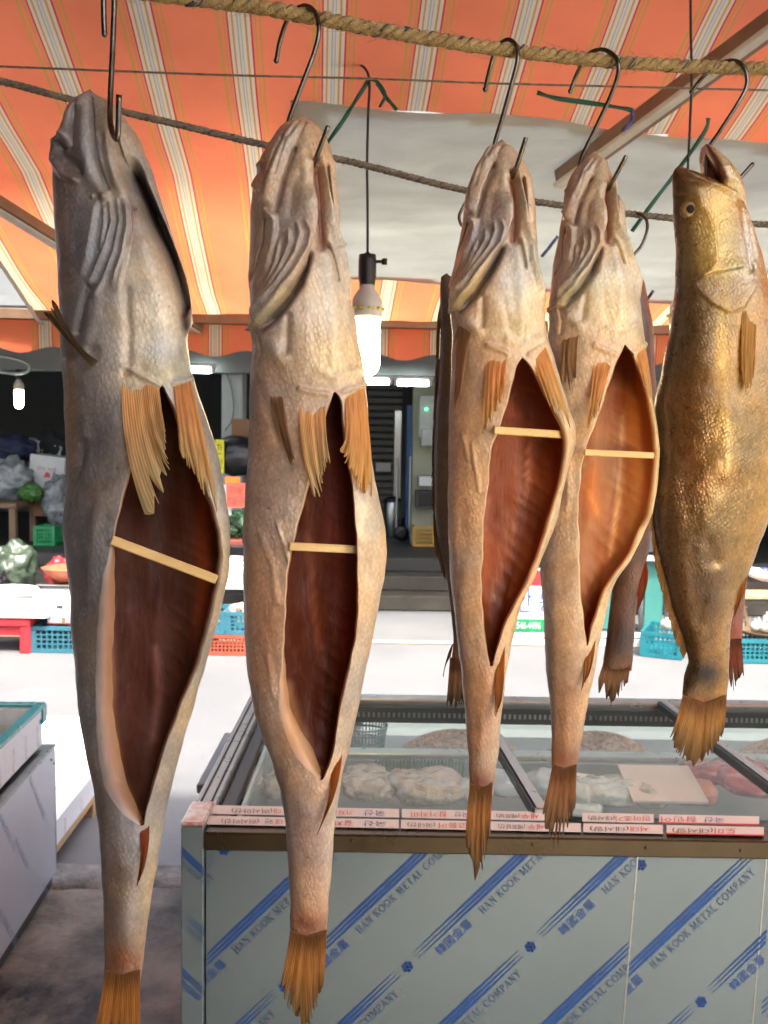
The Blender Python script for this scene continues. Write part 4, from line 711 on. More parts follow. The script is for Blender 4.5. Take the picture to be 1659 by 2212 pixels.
# -- middle-left group, between first and second fish
YM = YS+.25
crate('orange crate at the bottom of the stack between first and second fish', 446, 560, 1421, YS, .36, 46*PXM, MAT['crate_orange'], ROADZ+.004, nx=14)
zz_ = ROADZ+.006+46*PXM; crate('left teal crate on the orange crate', 436, 486, 1372, YS, .34, 50*PXM, MAT['crate_blue'], zz_, nx=6); crate('right teal crate on the orange crate, full of radishes', 487, 570, 1372, YS, .34, 50*PXM, MAT['crate_blue'], zz_, nx=8)
for k in range(9): lump('radish', 'pale radish in the right teal crate, %s in its %s row' % (('first from the left', 'second from the left', 'third from the left', 'fourth from the left')[k % 4], ('front', 'middle', 'back')[k//4]), np.array([PY(500+(k % 4)*14, 1318, YS)[0], YS+.08+.06*(k//4), zz_+50*PXM+.0+.02*(k % 2)]), (.035, .035, .03), MAT['pinkveg'], 'radish', k, grp='radishes in the right teal crate')
wb = crate('white foam tray of greens above the teal crates', 484, 575, 1272, YM+.3, .34, 66*PXM, MAT['white_plastic'], None, name='white_tray', nx=3, nz=2)
MB().box((PY(530, 1250, YM+.3)[0], YM+.315, PY(530, 1245, YM+.3)[2]), (91*PXM-.04, .02, .2)).build('front_sheet', MAT['foam'], wb)
lump('greens', 'bunch of green leaves in the white foam tray', PY(505, 1242, YM+.4), (.08, .08, .06), MAT['leafy'], 'vegetable', 14, amp=.5)
c = PY(525, 1172, 8.6); shf = empty('display_stand', (c[0], 8.6, ROADZ)); tag(shf, 'reddish wooden display stand with cabbages between first and second fish', 'stand'); MB().box((c[0], 8.8, c[2]), (.6, .5, .05), bev=.006).build('shelf', pm('red_wood', (.24, .05, .035), None, 6, .6), shf)
for sx in (-.27, .27): MB().box((c[0]+sx, 8.8, (c[2]-.025+ROADZ)/2), (.05, .4, c[2]-.025-ROADZ)).build('leg', MAT['tablewood'], shf)
for k, (x, y) in enumerate(((500, 1145), (520, 1130), (538, 1148), (512, 1118))): lump('cabbage', 'dark green wrapped cabbage on the stand, '+('leftmost', 'middle of the lower row', 'rightmost', 'topmost of the heap')[k], PY(x, y, 8.75), (.085, .085, .07), pm('cabbage%d' % k, (.03, .10, .03), (.015, .05, .02), 20, .4, 0, .6, 40, coat=.4), 'cabbage', 20+k, grp='cabbages on the stand', amp=.3)
def card(label, x0, x1, y0, y1, Y, mat, lines=(), ink=None, name='sign_card', tilt=0, cat='sign'):
    A, B = PY(x0, y1, Y), PY(x1, y0, Y); c = (A+B)/2; rt = Matrix.Rotation(R(tilt), 3, 'Y'); w_, h_ = B[0]-A[0], B[2]-A[2]; root = empty(name, c); tag(root, label, cat); MB().box(c, (w_, .01, h_), rt).build('board', mat, root)
    n = len(lines)
    for i, s in enumerate(lines):
        V, T = text_tris(s); lo, hi = V.min(0), V.max(0); W = (V-lo)/(hi-lo)-.5; lw = .86 if len(s) > 2 else .6; MB().add([Vector(c)+rt @ Vector((q[0]*w_*lw, -.0062, h_*(.5-(i+.5)/n)*.92+q[1]*h_*.62/n)) for q in W], T).build('lettering', ink or MAT['black_print'], root, fixn=False)
    return root
card('bright yellow card beside the black bag between first and second fish', 465, 484, 950, 1022, 9.6, MAT['yellow_card'], ('한', '정'))
card('red hand-lettered card reading 마늘 드립니다', 489, 533, 1044, 1096, 8.5, MAT['red_card'], ('마늘', '드립니다')); card('plain orange card above the red lettered card', 486, 518, 1030, 1043, 8.55, MAT['orange_card'])
card('white paper sheet behind the red card', 478, 500, 1046, 1115, 8.7, MAT['carton'])
lump('black_case', 'big black rounded case between first and second fish', PY(512, 985, 9.8), (.26, .2, .21), MAT['blackbag'], 'case', 30, amp=.06); cartonbox('brown carton on top of the black case', 500, 540, 905, 945, 10.0, .25, 0, None, MAT['brown_carton'])
P = spline([PY(x, y, 10.55) for x, y in ((488, 800), (500, 840), (505, 880), (500, 910), (486, 930))], 20); tag(MB().tube(P, .006, 6).build('wall_cable', MAT['black'], None, True), 'thin dark cable drooping on the pale pillar', 'cable')
# -- middle, deep in the hall
crate('yellow crate on the hall floor beside the cream pillar', 892, 940, 1150, 11.0, .3, .24, MAT['crate_yellow'], FZ+.004)
bn = empty('metal_bin', onfloor(848, 12.0)); tag(bn, 'steel bin in the middle of the hall', 'bin'); c = onfloor(848, 12.0); MB().lathe([(.09, 0), (.1, .02), (.11, .45), (.1, .47)], c, 20).build('body', MAT['steel'], bn, True); MB().lathe([(.115, .47), (.112, .5), (.02, .53)], c, 20).build('lid', MAT['blackbag'], bn, True)
wh = empty('hand_truck', onfloor(868, 11.6)); tag(wh, 'hand truck with dark wheel beside the steel bin', 'trolley'); c = onfloor(868, 11.6); MB().lathe([(.03, -.02), (.085, -.025), (.095, 0), (.085, .025), (.03, .02)], c+np.array([0, 0, .1]), 20, rot=rotfx if False else Matrix.Rotation(R(90), 3, 'X')).build('wheel', MAT['blackbag'], wh, True); MB().tube([c+np.array([-.06, .06, .12]), c+np.array([-.06, .1, 1.05])], .015, 8).tube([c+np.array([.1, .06, .12]), c+np.array([.1, .1, 1.05])], .015, 8).box(c+np.array([.02, .06, .14]), (.2, .04, .05)).build('frame', MAT['steel'], wh)
cartonbox('pale carton on dark crates beside the cream pillar', 905, 938, 1030, 1050, 10.9, .25, 0); crate('dark crate under the pale carton beside the cream pillar', 898, 945, 1098, 10.9, .3, .2, MAT['blackbag'], None)
card('white notice on the dark shutter', 812, 844, 1000, 1018, 13.3, MAT['carton'])
# -- right group, between third fish and the right edge
sg = empty('light_box_sign', PZ(1150, 1372, ROADZ)); tag(sg, 'street sign with blue letters and green phone number strip between third and fourth fish', 'sign'); Yg = float(PZ(1150, 1372, ROADZ)[1])
A, B = PY(1096, 1365, Yg), PY(1250, 1232, Yg); c = (A+B)/2; w_, h_ = B[0]-A[0], B[2]-A[2]
MB().box((c[0], Yg+.06, c[2]), (w_, .1, h_), bev=.008).build('case', MAT['signwhite'], sg); MB().box((c[0], Yg+.005, B[2]-.13*h_), (w_-.01, .006, .24*h_)).build('red_band', MAT['red_plastic'], sg); MB().box((c[0], Yg+.005, A[2]+.11*h_), (w_-.01, .006, .2*h_)).build('green_band', MAT['signgreen'], sg)
def put(s, x0, x1, y0, y1, mat, nm='lettering'):
    V, T = text_tris(s); lo, hi = V.min(0), V.max(0); W = (V-lo)/(hi-lo); a, b = PY(x0, y1, Yg), PY(x1, y0, Yg); MB().add([(a[0]+(b[0]-a[0])*q[0], Yg-.002, a[2]+(b[2]-a[2])*q[1]) for q in W], T).build(nm, mat, sg, fixn=False)
put('안', 1118, 1149, 1270, 1322, MAT['signblue']); put('동', 1164, 1196, 1280, 1322, MAT['signblue']); put('546-4496', 1116, 1168, 1344, 1358, MAT['signwhite'])
bs = empty('sign_base_frame', PZ(1250, 1385, ROADZ)); tag(bs, 'pale metal frame lying at the foot of the sign', 'frame')
for y0_, y1_ in ((1372, 1372), (1386, 1386)): bar('rail', PZ(1100, y0_, ROADZ+.03), PZ(1400, y1_, ROADZ+.03), .04, .04, MAT['carton'], bs)
for x in (1104, 1396): bar('rail', PZ(x, 1374, ROADZ+.03), PZ(x, 1384, ROADZ+.03), .04, .036, MAT['carton'], bs)
pn = empty('teal_screen', PZ(1412, 1368, ROADZ)); tag(pn, 'teal panel in a grey metal frame left of the golden fish', 'screen'); Yp = float(PZ(1412, 1368, ROADZ)[1]); A, B = PY(1390, 1362, Yp), PY(1434, 1212, Yp); MB().box((A+B)/2, (B[0]-A[0], .02, B[2]-A[2])).build('panel', MAT['teal_panel'], pn)
for x in (1384, 1440): MB().tube([PY(x, 1364, Yp-.02), PY(x, 1214, Yp-.02)], .022, 10).build('post', MAT['grey_metal'], pn, True)
MB().box(PY(1412, 1206, Yp), (.3, .2, .03), bev=.005).build('top_board', MAT['carton'], pn); MB().box(PY(1305, 1300, Yp+.1), (.55, .02, .5)).build('panel', MAT['teal_panel'], pn)
Yc = float(PZ(1450, 1415, ROADZ)[1])-.25
crate('teal crate slightly turned, left of the golden fish tail', 1412, 1500, 1420, Yc+.1, .5, 56*Yc/FPX, MAT['teal'], ROADZ+.004, R(-24)); crate('teal crate at the right edge under the garlic tray', 1560, 1720, 1430, Yc, .4, 52*Yc/FPX, MAT['teal'], ROADZ+.004, nx=16)
gz = ROADZ+52*Yc/FPX; dsh = PY(1650, 1368, Yc+.15)
tag(MB().lathe([(.1, 0), (.17, .01), (.2, .035), (.19, .035), (.16, .02), (.01, .012)], (dsh[0]+.03, Yc+.2, gz+.006), 26).build('brown_dish', MAT['tablewood'], None, True), 'flat brown dish of garlic on the right teal crate', 'dish')
for k, (x, dy, dz) in enumerate(((1630, .12, .05), (1648, .1, .05), (1664, .14, .05), (1640, .2, .05), (1656, .17, .1), (1680, .2, .06), (1590, .1, .02), (1578, .14, .02), (1442, .12, .05), (1452, .18, .06), (1436, .2, .04))):
    p = PY(x, 1370, Yc+dy); rr_ = .042; m = MB(); pr_ = [(.004, .062), (.008, .04), (.03, .03), (rr_, .0), (.036, -.022), (.012, -.034), (.004, -.036)]; m.lathe(pr_, (p[0], Yc+dy, gz+dz+.035), 14, rot=Matrix.Rotation(rng.normal()*.5, 3, 'X')); tag(m.build('garlic_bulb', MAT['garlic'], None, True), 'white garlic bulb '+('at the left rim of the brown dish', 'at the front of the brown dish', 'at the front right of the brown dish', 'behind the left rim of the dish', 'topmost on the brown dish', 'farthest right on the brown dish', 'left of the brown dish on the crate edge', 'lying alone farthest left on the right crate', 'in front on the turned teal crate', 'at the right on the turned teal crate', 'at the back left of the turned teal crate')[k], 'garlic', 'garlic bulbs at the right')
# wooden folding seat frame and the seated person at the right edge
Yq = Yc+.45; ws = empty('folding_stool', PZ(1602, 1372, ROADZ)); tag(ws, 'pale wooden folding stool beside the person at the right edge', 'stool')
for x0_, x1_ in ((1592, 1590), (1612, 1600)): bar('leg', PY(x0_+8, 1375, Yq), PY(x1_, 1285, Yq), .03, .03, MAT['woodraw'], ws)
for y_ in (1310, 1340): bar('rung', PY(1594, y_, Yq), PY(1614, y_, Yq), .02, .02, MAT['woodraw'], ws)
bar('seat_board', PY(1588, 1284, Yq), PY(1720, 1284, Yq), .3, .03, MAT['woodraw'], ws)
MAT['pants'] = pm('dark_tracksuit', (.012, .013, .022), None, 12, .8); MAT['shoe'] = pm('white_shoe', (.6, .62, .66), None, 12, .5); MAT['skin_h'] = pm('human_skin', (.45, .27, .19), None, 12, .5); MAT['hair'] = pm('dark_hair', (.015, .012, .01), None, 12, .6); MAT['shoeblue'] = pm('blue_shoe', (.06, .07, .25), None, 12, .5)
def person():
    k = Yq/FPX; c0 = PY(1800, 1296, Yq); X0, Z0 = c0[0], c0[2]+.1; J = {'pelvis': (0, 0, 0), 'waist': (.0, .03, .16), 'chest': (-.02, .02, .36), 'neck': (-.03, .0, .52), 'head': (-.05, -.02, .6), 'top': (-.06, -.02, .72), 'lsh': (.02, .19, .45), 'lel': (-.06, .24, .2), 'lwr': (-.26, .14, .12), 'lha': (-.33, .1, .12), 'rsh': (.0, -.19, .45), 'rel': (-.08, -.25, .2), 'rwr': (-.28, -.16, .1), 'rha': (-.36, -.12, .1), 'lhip': (-.02, .1, -.02), 'lkn': (-.4, .12, .04), 'lan': (-.36, .1, -.36), 'lto': (-.5, .1, -.4), 'rhip': (-.02, -.1, -.0), 'rkn': (-.36, -.24, .1), 'ran': (-.46, .08, .06), 'rto': (-.62, .06, .1)}
    E = [('pelvis', 'waist'), ('waist', 'chest'), ('chest', 'neck'), ('neck', 'head'), ('head', 'top'), ('chest', 'lsh'), ('lsh', 'lel'), ('lel', 'lwr'), ('lwr', 'lha'), ('chest', 'rsh'), ('rsh', 'rel'), ('rel', 'rwr'), ('rwr', 'rha'), ('pelvis', 'lhip'), ('lhip', 'lkn'), ('lkn', 'lan'), ('lan', 'lto'), ('pelvis', 'rhip'), ('rhip', 'rkn'), ('rkn', 'ran'), ('ran', 'rto')]
    Rr = dict(pelvis=.15, waist=.14, chest=.16, neck=.06, head=.09, top=.07, lsh=.075, lel=.05, lwr=.035, lha=.035, rsh=.075, rel=.05, rwr=.035, rha=.035, lhip=.1, lkn=.068, lan=.045, lto=.035, rhip=.1, rkn=.068, ran=.045, rto=.035); nm = list(J); S = k/ (YS/FPX)
    me = bpy.data.meshes.new('body'); me.from_pydata([(X0+J[q][0], Yq+.1+J[q][1], Z0+J[q][2]) for q in nm], [(nm.index(a), nm.index(b)) for a, b in E], []); o = bpy.data.objects.new('body', me); col.objects.link(o)
    o.modifiers.new('skin', 'SKIN'); sv_ = me.skin_vertices[0].data if me.skin_vertices else None
    if sv_ is None:
        bm = bmesh.new(); bm.from_mesh(me); bm.verts.layers.skin.verify(); bm.to_mesh(me); bm.free(); sv_ = me.skin_vertices[0].data
    for i, q in enumerate(nm): sv_[i].radius = (Rr[q], Rr[q]); sv_[i].use_root = (q == 'pelvis')
    o.modifiers.new('sub', 'SUBSURF').levels = 2; o.modifiers['sub'].render_levels = 2; dg = bpy.context.evaluated_depsgraph_get(); m2 = bpy.data.meshes.new_from_object(o.evaluated_get(dg)); bpy.data.objects.remove(o)
    for m in (MAT['pants'], MAT['skin_h'], MAT['shoe'], MAT['hair']): m2.materials.append(m)
    for p in m2.polygons:
        c = p.center; z = c.z-Z0; x = c.x-X0; p.use_smooth = True
        p.material_index = 3 if z > .62 else 1 if z > .5 else 1 if (x < -.27 and .02 < z < .2 and abs(c.y-Yq-.1) > .085 and x > -.42 and z > .075) else 0
    root = empty('person', (X0, Yq+.1, ROADZ)); tag(root, 'person in dark tracksuit with red side stripes sitting at the right edge, legs crossed', 'person'); b = bpy.data.objects.new('body', m2); col.objects.link(b); setpar(b, root)
    for a, b_ in (('ran', 'rto'), ('lan', 'lto')):
        A, B = [np.array([X0+J[q][0], Yq+.1+J[q][1], Z0+J[q][2]]) for q in (a, b_)]; d = (B-A)/np.linalg.norm(B-A); m = MB(); m.tube([A-d*.05, A-d*.02, A+d*.06, A+d*.14, A+d*.19, A+d*.21], [.03, .05, .054, .048, .04, .015], 14); s = m.build('shoe', MAT['shoe'], root, True); m = MB(); m.tube([A-d*.03+np.array([0, -.005, .028]), A+d*.05+np.array([0, -.005, .034]), A+d*.1+np.array([0, -.005, .026])], [.03, .036, .03], 12); m.build('upper', MAT['shoeblue'], s, True)
    for dy in (-.07, -.05): 
        K_, A_ = [np.array([X0+J[q][0], Yq+.1+J[q][1], Z0+J[q][2]]) for q in ('lkn', 'lan')]; o1 = np.array([-.045 if dy < -.06 else -.02, -.052 if dy < -.06 else -.058, 0]); MB().tube([K_+o1*1.15, (K_+A_)/2+o1*1.05, A_+o1*.85], .006, 6).build('red_stripe', MAT['red_plastic'], root, True)
person()
# ================================================================== FISH
def tab(t):
    t = sorted(t); return np.array([q[0] for q in t], float), np.array([q[1] for q in t], float)
def seg_dist(P, pts):
    """distance of points P (n,2) to a polyline, signed side and position along it"""
    pts = np.array(pts, float); best = np.full(len(P), 1e9); side = np.zeros(len(P)); pos = np.zeros(len(P)); n = len(pts)-1
    if n == 0: return np.hypot(*(P-pts[0]).T), side, pos
    for i in range(n):
        a, b = pts[i], pts[i+1]; d = b-a; L = d@d+1e-9; t = np.clip(((P-a)@d)/L, 0, 1); q = P-(a+t[:, None]*d); D = np.hypot(q[:, 0], q[:, 1])
        k = D < best; best[k] = D[k]; cr = d[0]*(P[:, 1]-a[1])-d[1]*(P[:, 0]-a[0]); side[k] = np.sign(cr[k]); pos[k] = (i+t[k])/n
    return best, side, pos
def vnoise(P, s, seed=0):
    return np.array([noise.noise(Vector((p[0]*s+seed, p[1]*s+seed*.7, p[2]*s))) for p in P])
class Fish: pass
def make_fish(name, label, spec):
    F = Fish(); Y0 = spec['Y']; sil = spec['sil']; M_ = spec.get('M', 190)
    ys = np.array([s[0] for s in sil], float); xl = np.array([s[1] for s in sil], float); xr = np.array([s[2] for s in sil], float)
    step = spec.get('step', 3.0); rows = np.arange(ys[0], ys[-1]+.1, step); nr = len(rows)
    XL = np.interp(rows, ys, xl); XR = np.interp(rows, ys, xr)
    ker = np.hanning(spec.get('smooth', 13)+2)[1:-1]; ker /= ker.sum(); pad = len(ker)//2
    def sm(a): return np.convolve(np.pad(a, pad, mode='reflect', reflect_type='odd'), ker, 'valid')
    XL, XR = sm(XL), sm(XR)
    kd = np.interp(rows, *tab(spec['depth'])); yoff = np.interp(rows, *tab(spec.get('lean', [(0, 0)])))
    cen = np.array([PY((a+b)/2, y, Y0+o) for a, b, y, o in zip(XL, XR, rows, yoff)])
    hw = np.array([np.linalg.norm(PY(b, y, Y0+o)-PY(a, y, Y0+o))/2 for a, b, y, o in zip(XL, XR, rows, yoff)]); hd = hw*kd
    yf = np.array([proj(c+np.array([0, -d, 0]))[1] for c, d in zip(cen, hd)])
    op = spec.get('open'); amid = np.full(nr, R(spec.get('mid', 0.0)))
    def bis(px, scale, lo=-1.75, hi=1.75):        # angle whose surface point projects on px
        lo = np.full(nr, lo); hi = np.full(nr, hi)
        for _ in range(26):
            m = (lo+hi)/2; p = cen+np.stack([hw*scale*np.sin(m), -hd*scale*np.cos(m), 0*m], 1)
            x = proj(p)[0]; k = x < px; lo = np.where(k, m, lo); hi = np.where(k, hi, m)
        return (lo+hi)/2
    isopen = np.zeros(nr, bool); th = spec.get('thick', .0085)
    if op:
        Lo, Li, Ri, Ro = [tab(op[k]) for k in ('Lo', 'Li', 'Ri', 'Ro')]
        isopen = (yf > op['top']) & (yf < op['bot'])
        wob = 1.6*np.sin(yf*.11)+1.2*np.sin(yf*.043+1)+np.array([1.9*noise.noise(Vector((q*.16, Y0*40, 0)))+1.3*noise.noise(Vector((q*.4, Y0*40, 3))) for q in yf])
        xLo = np.interp(yf, *Lo)+wob*.6; xLi = np.maximum(np.interp(yf, *Li)+wob*.6, xLo); xRi = np.interp(yf, *Ri)+wob*.4; xRo = np.maximum(np.interp(yf, *Ro)+wob*.4, xRi)
        xRi = np.maximum(xRi, xLi+.4); xRo = np.maximum(xRo, xRi)
        si = np.clip((hw-th)/hw, .3, 1); aLo, aRo = bis(xLo, 1.0), bis(xRo, 1.0); aLi, aRi = bis(xLi, si), bis(xRi, si)
        io = np.where(isopen)[0]; w9 = np.hanning(15)[1:-1]; w9 /= w9.sum()
        for arr in (aLo, aRo, aLi, aRi):         # no steps along the cut
            q = np.clip(arr[io], -1.45, 1.45); arr[io] = np.convolve(np.pad(q, 6, mode='reflect', reflect_type='odd'), w9, 'valid')
        am = (aLo+aRo)/2; first, last = np.where(isopen)[0][[0, -1]]
        amid = np.where(np.arange(nr) < first, am[first], np.where(np.arange(nr) > last, am[last], am))
        aLo = np.where(isopen, aLo, amid); aRo = np.where(isopen, aRo, amid); aLi = np.where(isopen, aLi, amid); aRi = np.where(isopen, aRi, amid)
        # ease the closed seam towards the middle of the front
    else:
        aLo = aRo = amid
    t = np.linspace(0, 1, M_); g = t-.11*np.sin(2*math.pi*t)
    ang = aRo[:, None]+(aLo+2*math.pi-aRo)[:, None]*g[None, :]
    P = np.stack([cen[:, 0:1]+hw[:, None]*np.sin(ang), cen[:, 1:2]-hd[:, None]*np.cos(ang), np.repeat(cen[:, 2:3], M_, 1)], 2)
    dirv = np.stack([np.sin(ang), -np.cos(ang), 0*ang], 2)
    flat = P.reshape(-1, 3).copy(); dv = dirv.reshape(-1, 3); front = (np.cos(ang) > -.25).ravel()
    px = np.stack(proj(flat), 1)
    disp = np.zeros(len(flat)); dpush = np.zeros(len(flat)); fi = np.where(front)[0]; Pf = px[fi]
    fr = np.clip((np.cos(ang).ravel()[fi]+.25)/.35, 0, 1)
    for s in spec.get('strokes', [])+[('g', q, 7, 2.6) for q in spec.get('fins', [])]:
        kind, pts, r, h = s[:4]; D, side, pos = seg_dist(Pf, pts)
        if kind == 'g':                       # rounded ridge or groove
            e = np.exp(-(D/r)**2*1.6)
            if len(s) > 4: e *= np.clip(np.minimum(pos, 1-pos)*s[4]+.05, 0, 1)
            if h < 0: dpush[fi] -= h*.001*e*fr
            else: disp[fi] += h*.001*e*fr
        elif kind == 'f':                     # flap: raised up to a sharp edge on the side of the point s[4]
            sg = seg_dist(np.array([s[4]], float), pts)[1][0]; edge = np.clip(np.minimum(pos*8, (1-pos)*3.2), 0, 1)
            disp[fi] += h*.001*np.where(side == sg, np.clip(1-D/r, 0, 1)**1.3, np.exp(-(D/3.0)**2))*edge*fr
    if spec.get('step', 3) <= 3.5:
        big = vnoise(flat, 42, 3); disp += .0012*big
        wr = np.array([noise.noise(Vector((p[0]*120, p[1]*120, p[2]*80))) for p in flat]); disp += .0004*wr*spec.get('wrinkle', 1)
    taper = np.clip(np.minimum(np.arange(nr), nr-1-np.arange(nr))/4, 0, 1).repeat(M_)
    flat += dv*(disp*taper)[:, None]; flat[:, 1] += dpush*taper
    # skin colour, including the shade painted under the gill flaps
    base = spec['color']; C = np.tile(np.array(lin(base)), (len(flat), 1))
    an = ang.ravel()
    if 'back' in spec:                        # darker / different colour towards one edge given as (rgb, from px fraction, to)
        for (rgb, f0, f1, w_) in spec['back']:
            fx = (px[:, 0]-np.repeat(XL, M_))/np.repeat(np.maximum(XR-XL, 1), M_)
            k = (smoothstep(f0, f1, fx) if f1 > f0 else 1-smoothstep(f1, f0, fx))*w_
            C = C*(1-k[:, None])+np.array(lin(rgb))*k[:, None]
    for b in spec.get('blobs', []):
        kind, pts, r, rgb, w_ = b; D, side, pos = seg_dist(px, pts) if kind != 'e' else (None, None, None)
        if kind == 'e': D = np.hypot((px[:, 0]-pts[0])/r[0], (px[:, 1]-pts[1])/r[1]); k = np.exp(-D**2*1.2)*w_
        else: k = np.exp(-(D/r)**2*1.4)*w_
        k = k*front; C = C*(1-k[:, None])+np.array(lin(rgb))*k[:, None]
    verts = [flat]; cols = [C]; faces = []; mats = []
    idx = np.arange(nr*M_).reshape(nr, M_)
    a, b_, c_, d_ = idx[:-1, :-1].ravel(), idx[:-1, 1:].ravel(), idx[1:, 1:].ravel(), idx[1:, :-1].ravel()
    faces.append(np.stack([a, d_, c_, b_], 1)); mats.append(np.zeros(len(a), int)); n0 = nr*M_
    for j in range(nr):                      # weld the seam where the belly is closed
        if not isopen[j]: flat[idx[j, 0]] = (flat[idx[j, 0]]+flat[idx[j, M_-1]])/2
    remap = np.arange(nr*M_)
    for j in range(nr):
        if not isopen[j]: remap[idx[j, M_-1]] = idx[j, 0]
    faces[0] = remap[faces[0]]
    if op:
        lo, hi = max(first-10, 0), min(last+10, nr-1); rr = np.arange(lo, hi+1); MI = 70; ti = np.linspace(0, 1, MI)
        gi = ti-.05*np.sin(2*math.pi*ti); ai = aRi[rr, None]+(aLi+2*math.pi-aRi)[rr, None]*gi[None, :]
        endf = np.clip(np.minimum(rr-lo, hi-rr)/10, .15, 1)
        si2 = (si[rr]*np.where(isopen[rr], 1, endf))[:, None]; kdp = spec.get('cavdepth', .9)
        Q = np.stack([cen[rr, 0:1]+hw[rr, None]*si2*np.sin(ai), cen[rr, 1:2]-hd[rr, None]*si2*np.cos(ai)*np.where(np.cos(ai) < 0, kdp, 1), np.repeat(cen[rr, 2:3], MI, 1)], 2).reshape(-1, 3)
        nn = vnoise(Q*np.array([1, 1, .35]), 60, 9)*.0022
        back = np.clip((-np.cos(ai)-.8)/.2, 0, 1).ravel(); nn -= back*.004
        zs = np.linspace(Q[:, 2].min()+.02, Q[:, 2].max()-.02, 22)+rng.normal(0, .003, 22); ob = np.abs(np.sin(ai)).ravel()*.03; sidef = (np.clip(-np.cos(ai)+.55, 0, 1)*(1-np.clip((-np.cos(ai)-.9)/.1, 0, 1))).ravel()
        for zk in zs: nn -= sidef*(.0005+.0006*rng.random())*np.exp(-((Q[:, 2]-zk+ob)/.0022)**2)          # ribs under the membrane
        nn += .0006*vnoise(Q*np.array([1, 1, .5]), 150, 21)
        Q += np.stack([np.sin(ai), -np.cos(ai), 0*ai], 2).reshape(-1, 3)*(nn*np.repeat(np.sin(math.pi*ti)[None, :], len(rr), 0).ravel())[:, None]
        CI = np.tile(np.array(lin(spec['cav'])), (len(Q), 1)); qx = np.stack(proj(Q), 1)
        for b in spec.get('cavblobs', []):
            kind, pts, r, rgb, w_ = b
            if kind == 'e': k = np.exp(-(((qx[:, 0]-pts[0])/r[0])**2+((qx[:, 1]-pts[1])/r[1])**2)*1.2)*w_
            else: k = np.exp(-(seg_dist(qx, pts)[0]/r)**2*1.4)*w_
            CI = CI*(1-k[:, None])+np.array(lin(rgb))*k[:, None]
        ed = np.minimum(ti, 1-ti); ke = np.exp(-(ed/.02)**2)[None, :].repeat(len(rr), 0).ravel()*.8; CI = CI*(1-ke[:, None])+np.array(lin(spec.get('rim', (190, 140, 95))))*ke[:, None]
        verts.append(Q); cols.append(CI); ix = np.arange(len(Q)).reshape(len(rr), MI)+n0
        a, b_, c_, d_ = ix[:-1, :-1].ravel(), ix[:-1, 1:].ravel(), ix[1:, 1:].ravel(), ix[1:, :-1].ravel()
        faces.append(np.stack([a, b_, c_, d_], 1)); mats.append(np.ones(len(a), int))
        q = []
        for k in range(len(rr)-1):
            j = rr[k]
            if not (isopen[j] and isopen[j+1]):
                q.append((ix[k, MI-1], ix[k, 0], ix[k+1, 0], ix[k+1, MI-1])); continue
            q.append((idx[j, 0], ix[k, 0], ix[k+1, 0], idx[j+1, 0])); q.append((idx[j, M_-1], idx[j+1, M_-1], ix[k+1, MI-1], ix[k, MI-1]))
        # thick cut edge keeps its own vertices through the flesh slot
        q = np.array(q); faces.append(q); mats.append(np.ones(len(q), int)); n0 += len(Q)
    V = np.concatenate(verts); CC = np.concatenate(cols); FF = np.concatenate(faces); MM = np.concatenate(mats)
    tip = [V[idx[0]].mean(0)+np.array([0, 0, spec.get('tipz', .004)]), V[idx[-1]].mean(0)]
    V = np.concatenate([V, tip]); CC = np.concatenate([CC, [CC[0], CC[idx[-1, 0]]]])
    tri = [(idx[0, k], idx[0, k+1], len(V)-2) for k in range(M_-1)]+[(idx[-1, k+1], idx[-1, k], len(V)-1) for k in range(M_-1)]
    me = bpy.data.meshes.new('body'); me.from_pydata(V.tolist(), [], FF.tolist()+tri)
    me.materials.append(MAT[spec.get('mat', 'skin')]); me.materials.append(MAT['flesh'])
    me.polygons.foreach_set('material_index', np.concatenate([MM, np.zeros(len(tri), int)])); me.polygons.foreach_set('use_smooth', [True]*len(me.polygons))
    at = me.attributes.new('Col', 'FLOAT_COLOR', 'POINT'); at.data.foreach_set('color', np.concatenate([CC, np.ones((len(CC), 1))], 1).astype(np.float32).ravel())
    me.update()
    root = empty(name, PY((xl[-1]+xr[-1])/2, ys[-1], Y0)); tag(root, label, 'fish', spec.get('group', 'dried fish hung from the rope'))
    bo = bpy.data.objects.new('body', me); col.objects.link(bo); setpar(bo, root)
    k = np.where(front)[0]; F.front = flat[k]; F.fpx = np.stack(proj(flat[k]), 1); F.root = root; F.Y = Y0; F.body = bo
    def surf(x, y):
        D = np.hypot(F.fpx[:, 0]-x, F.fpx[:, 1]-y); m = D < max(6, D.min()+2); return F.front[m][np.argmin(F.front[m][:, 1])]
    F.surf = surf; return F
def interp_curve(pts, n):
    pts = np.array(pts, float)
    if len(pts) == 1: return np.repeat(pts, n, 0)
    d = np.concatenate([[0], np.cumsum(np.hypot(*np.diff(pts, axis=0).T))]); s = np.linspace(0, d[-1], n); return np.stack([np.interp(s, d, pts[:, 0]), np.interp(s, d, pts[:, 1])], 1)
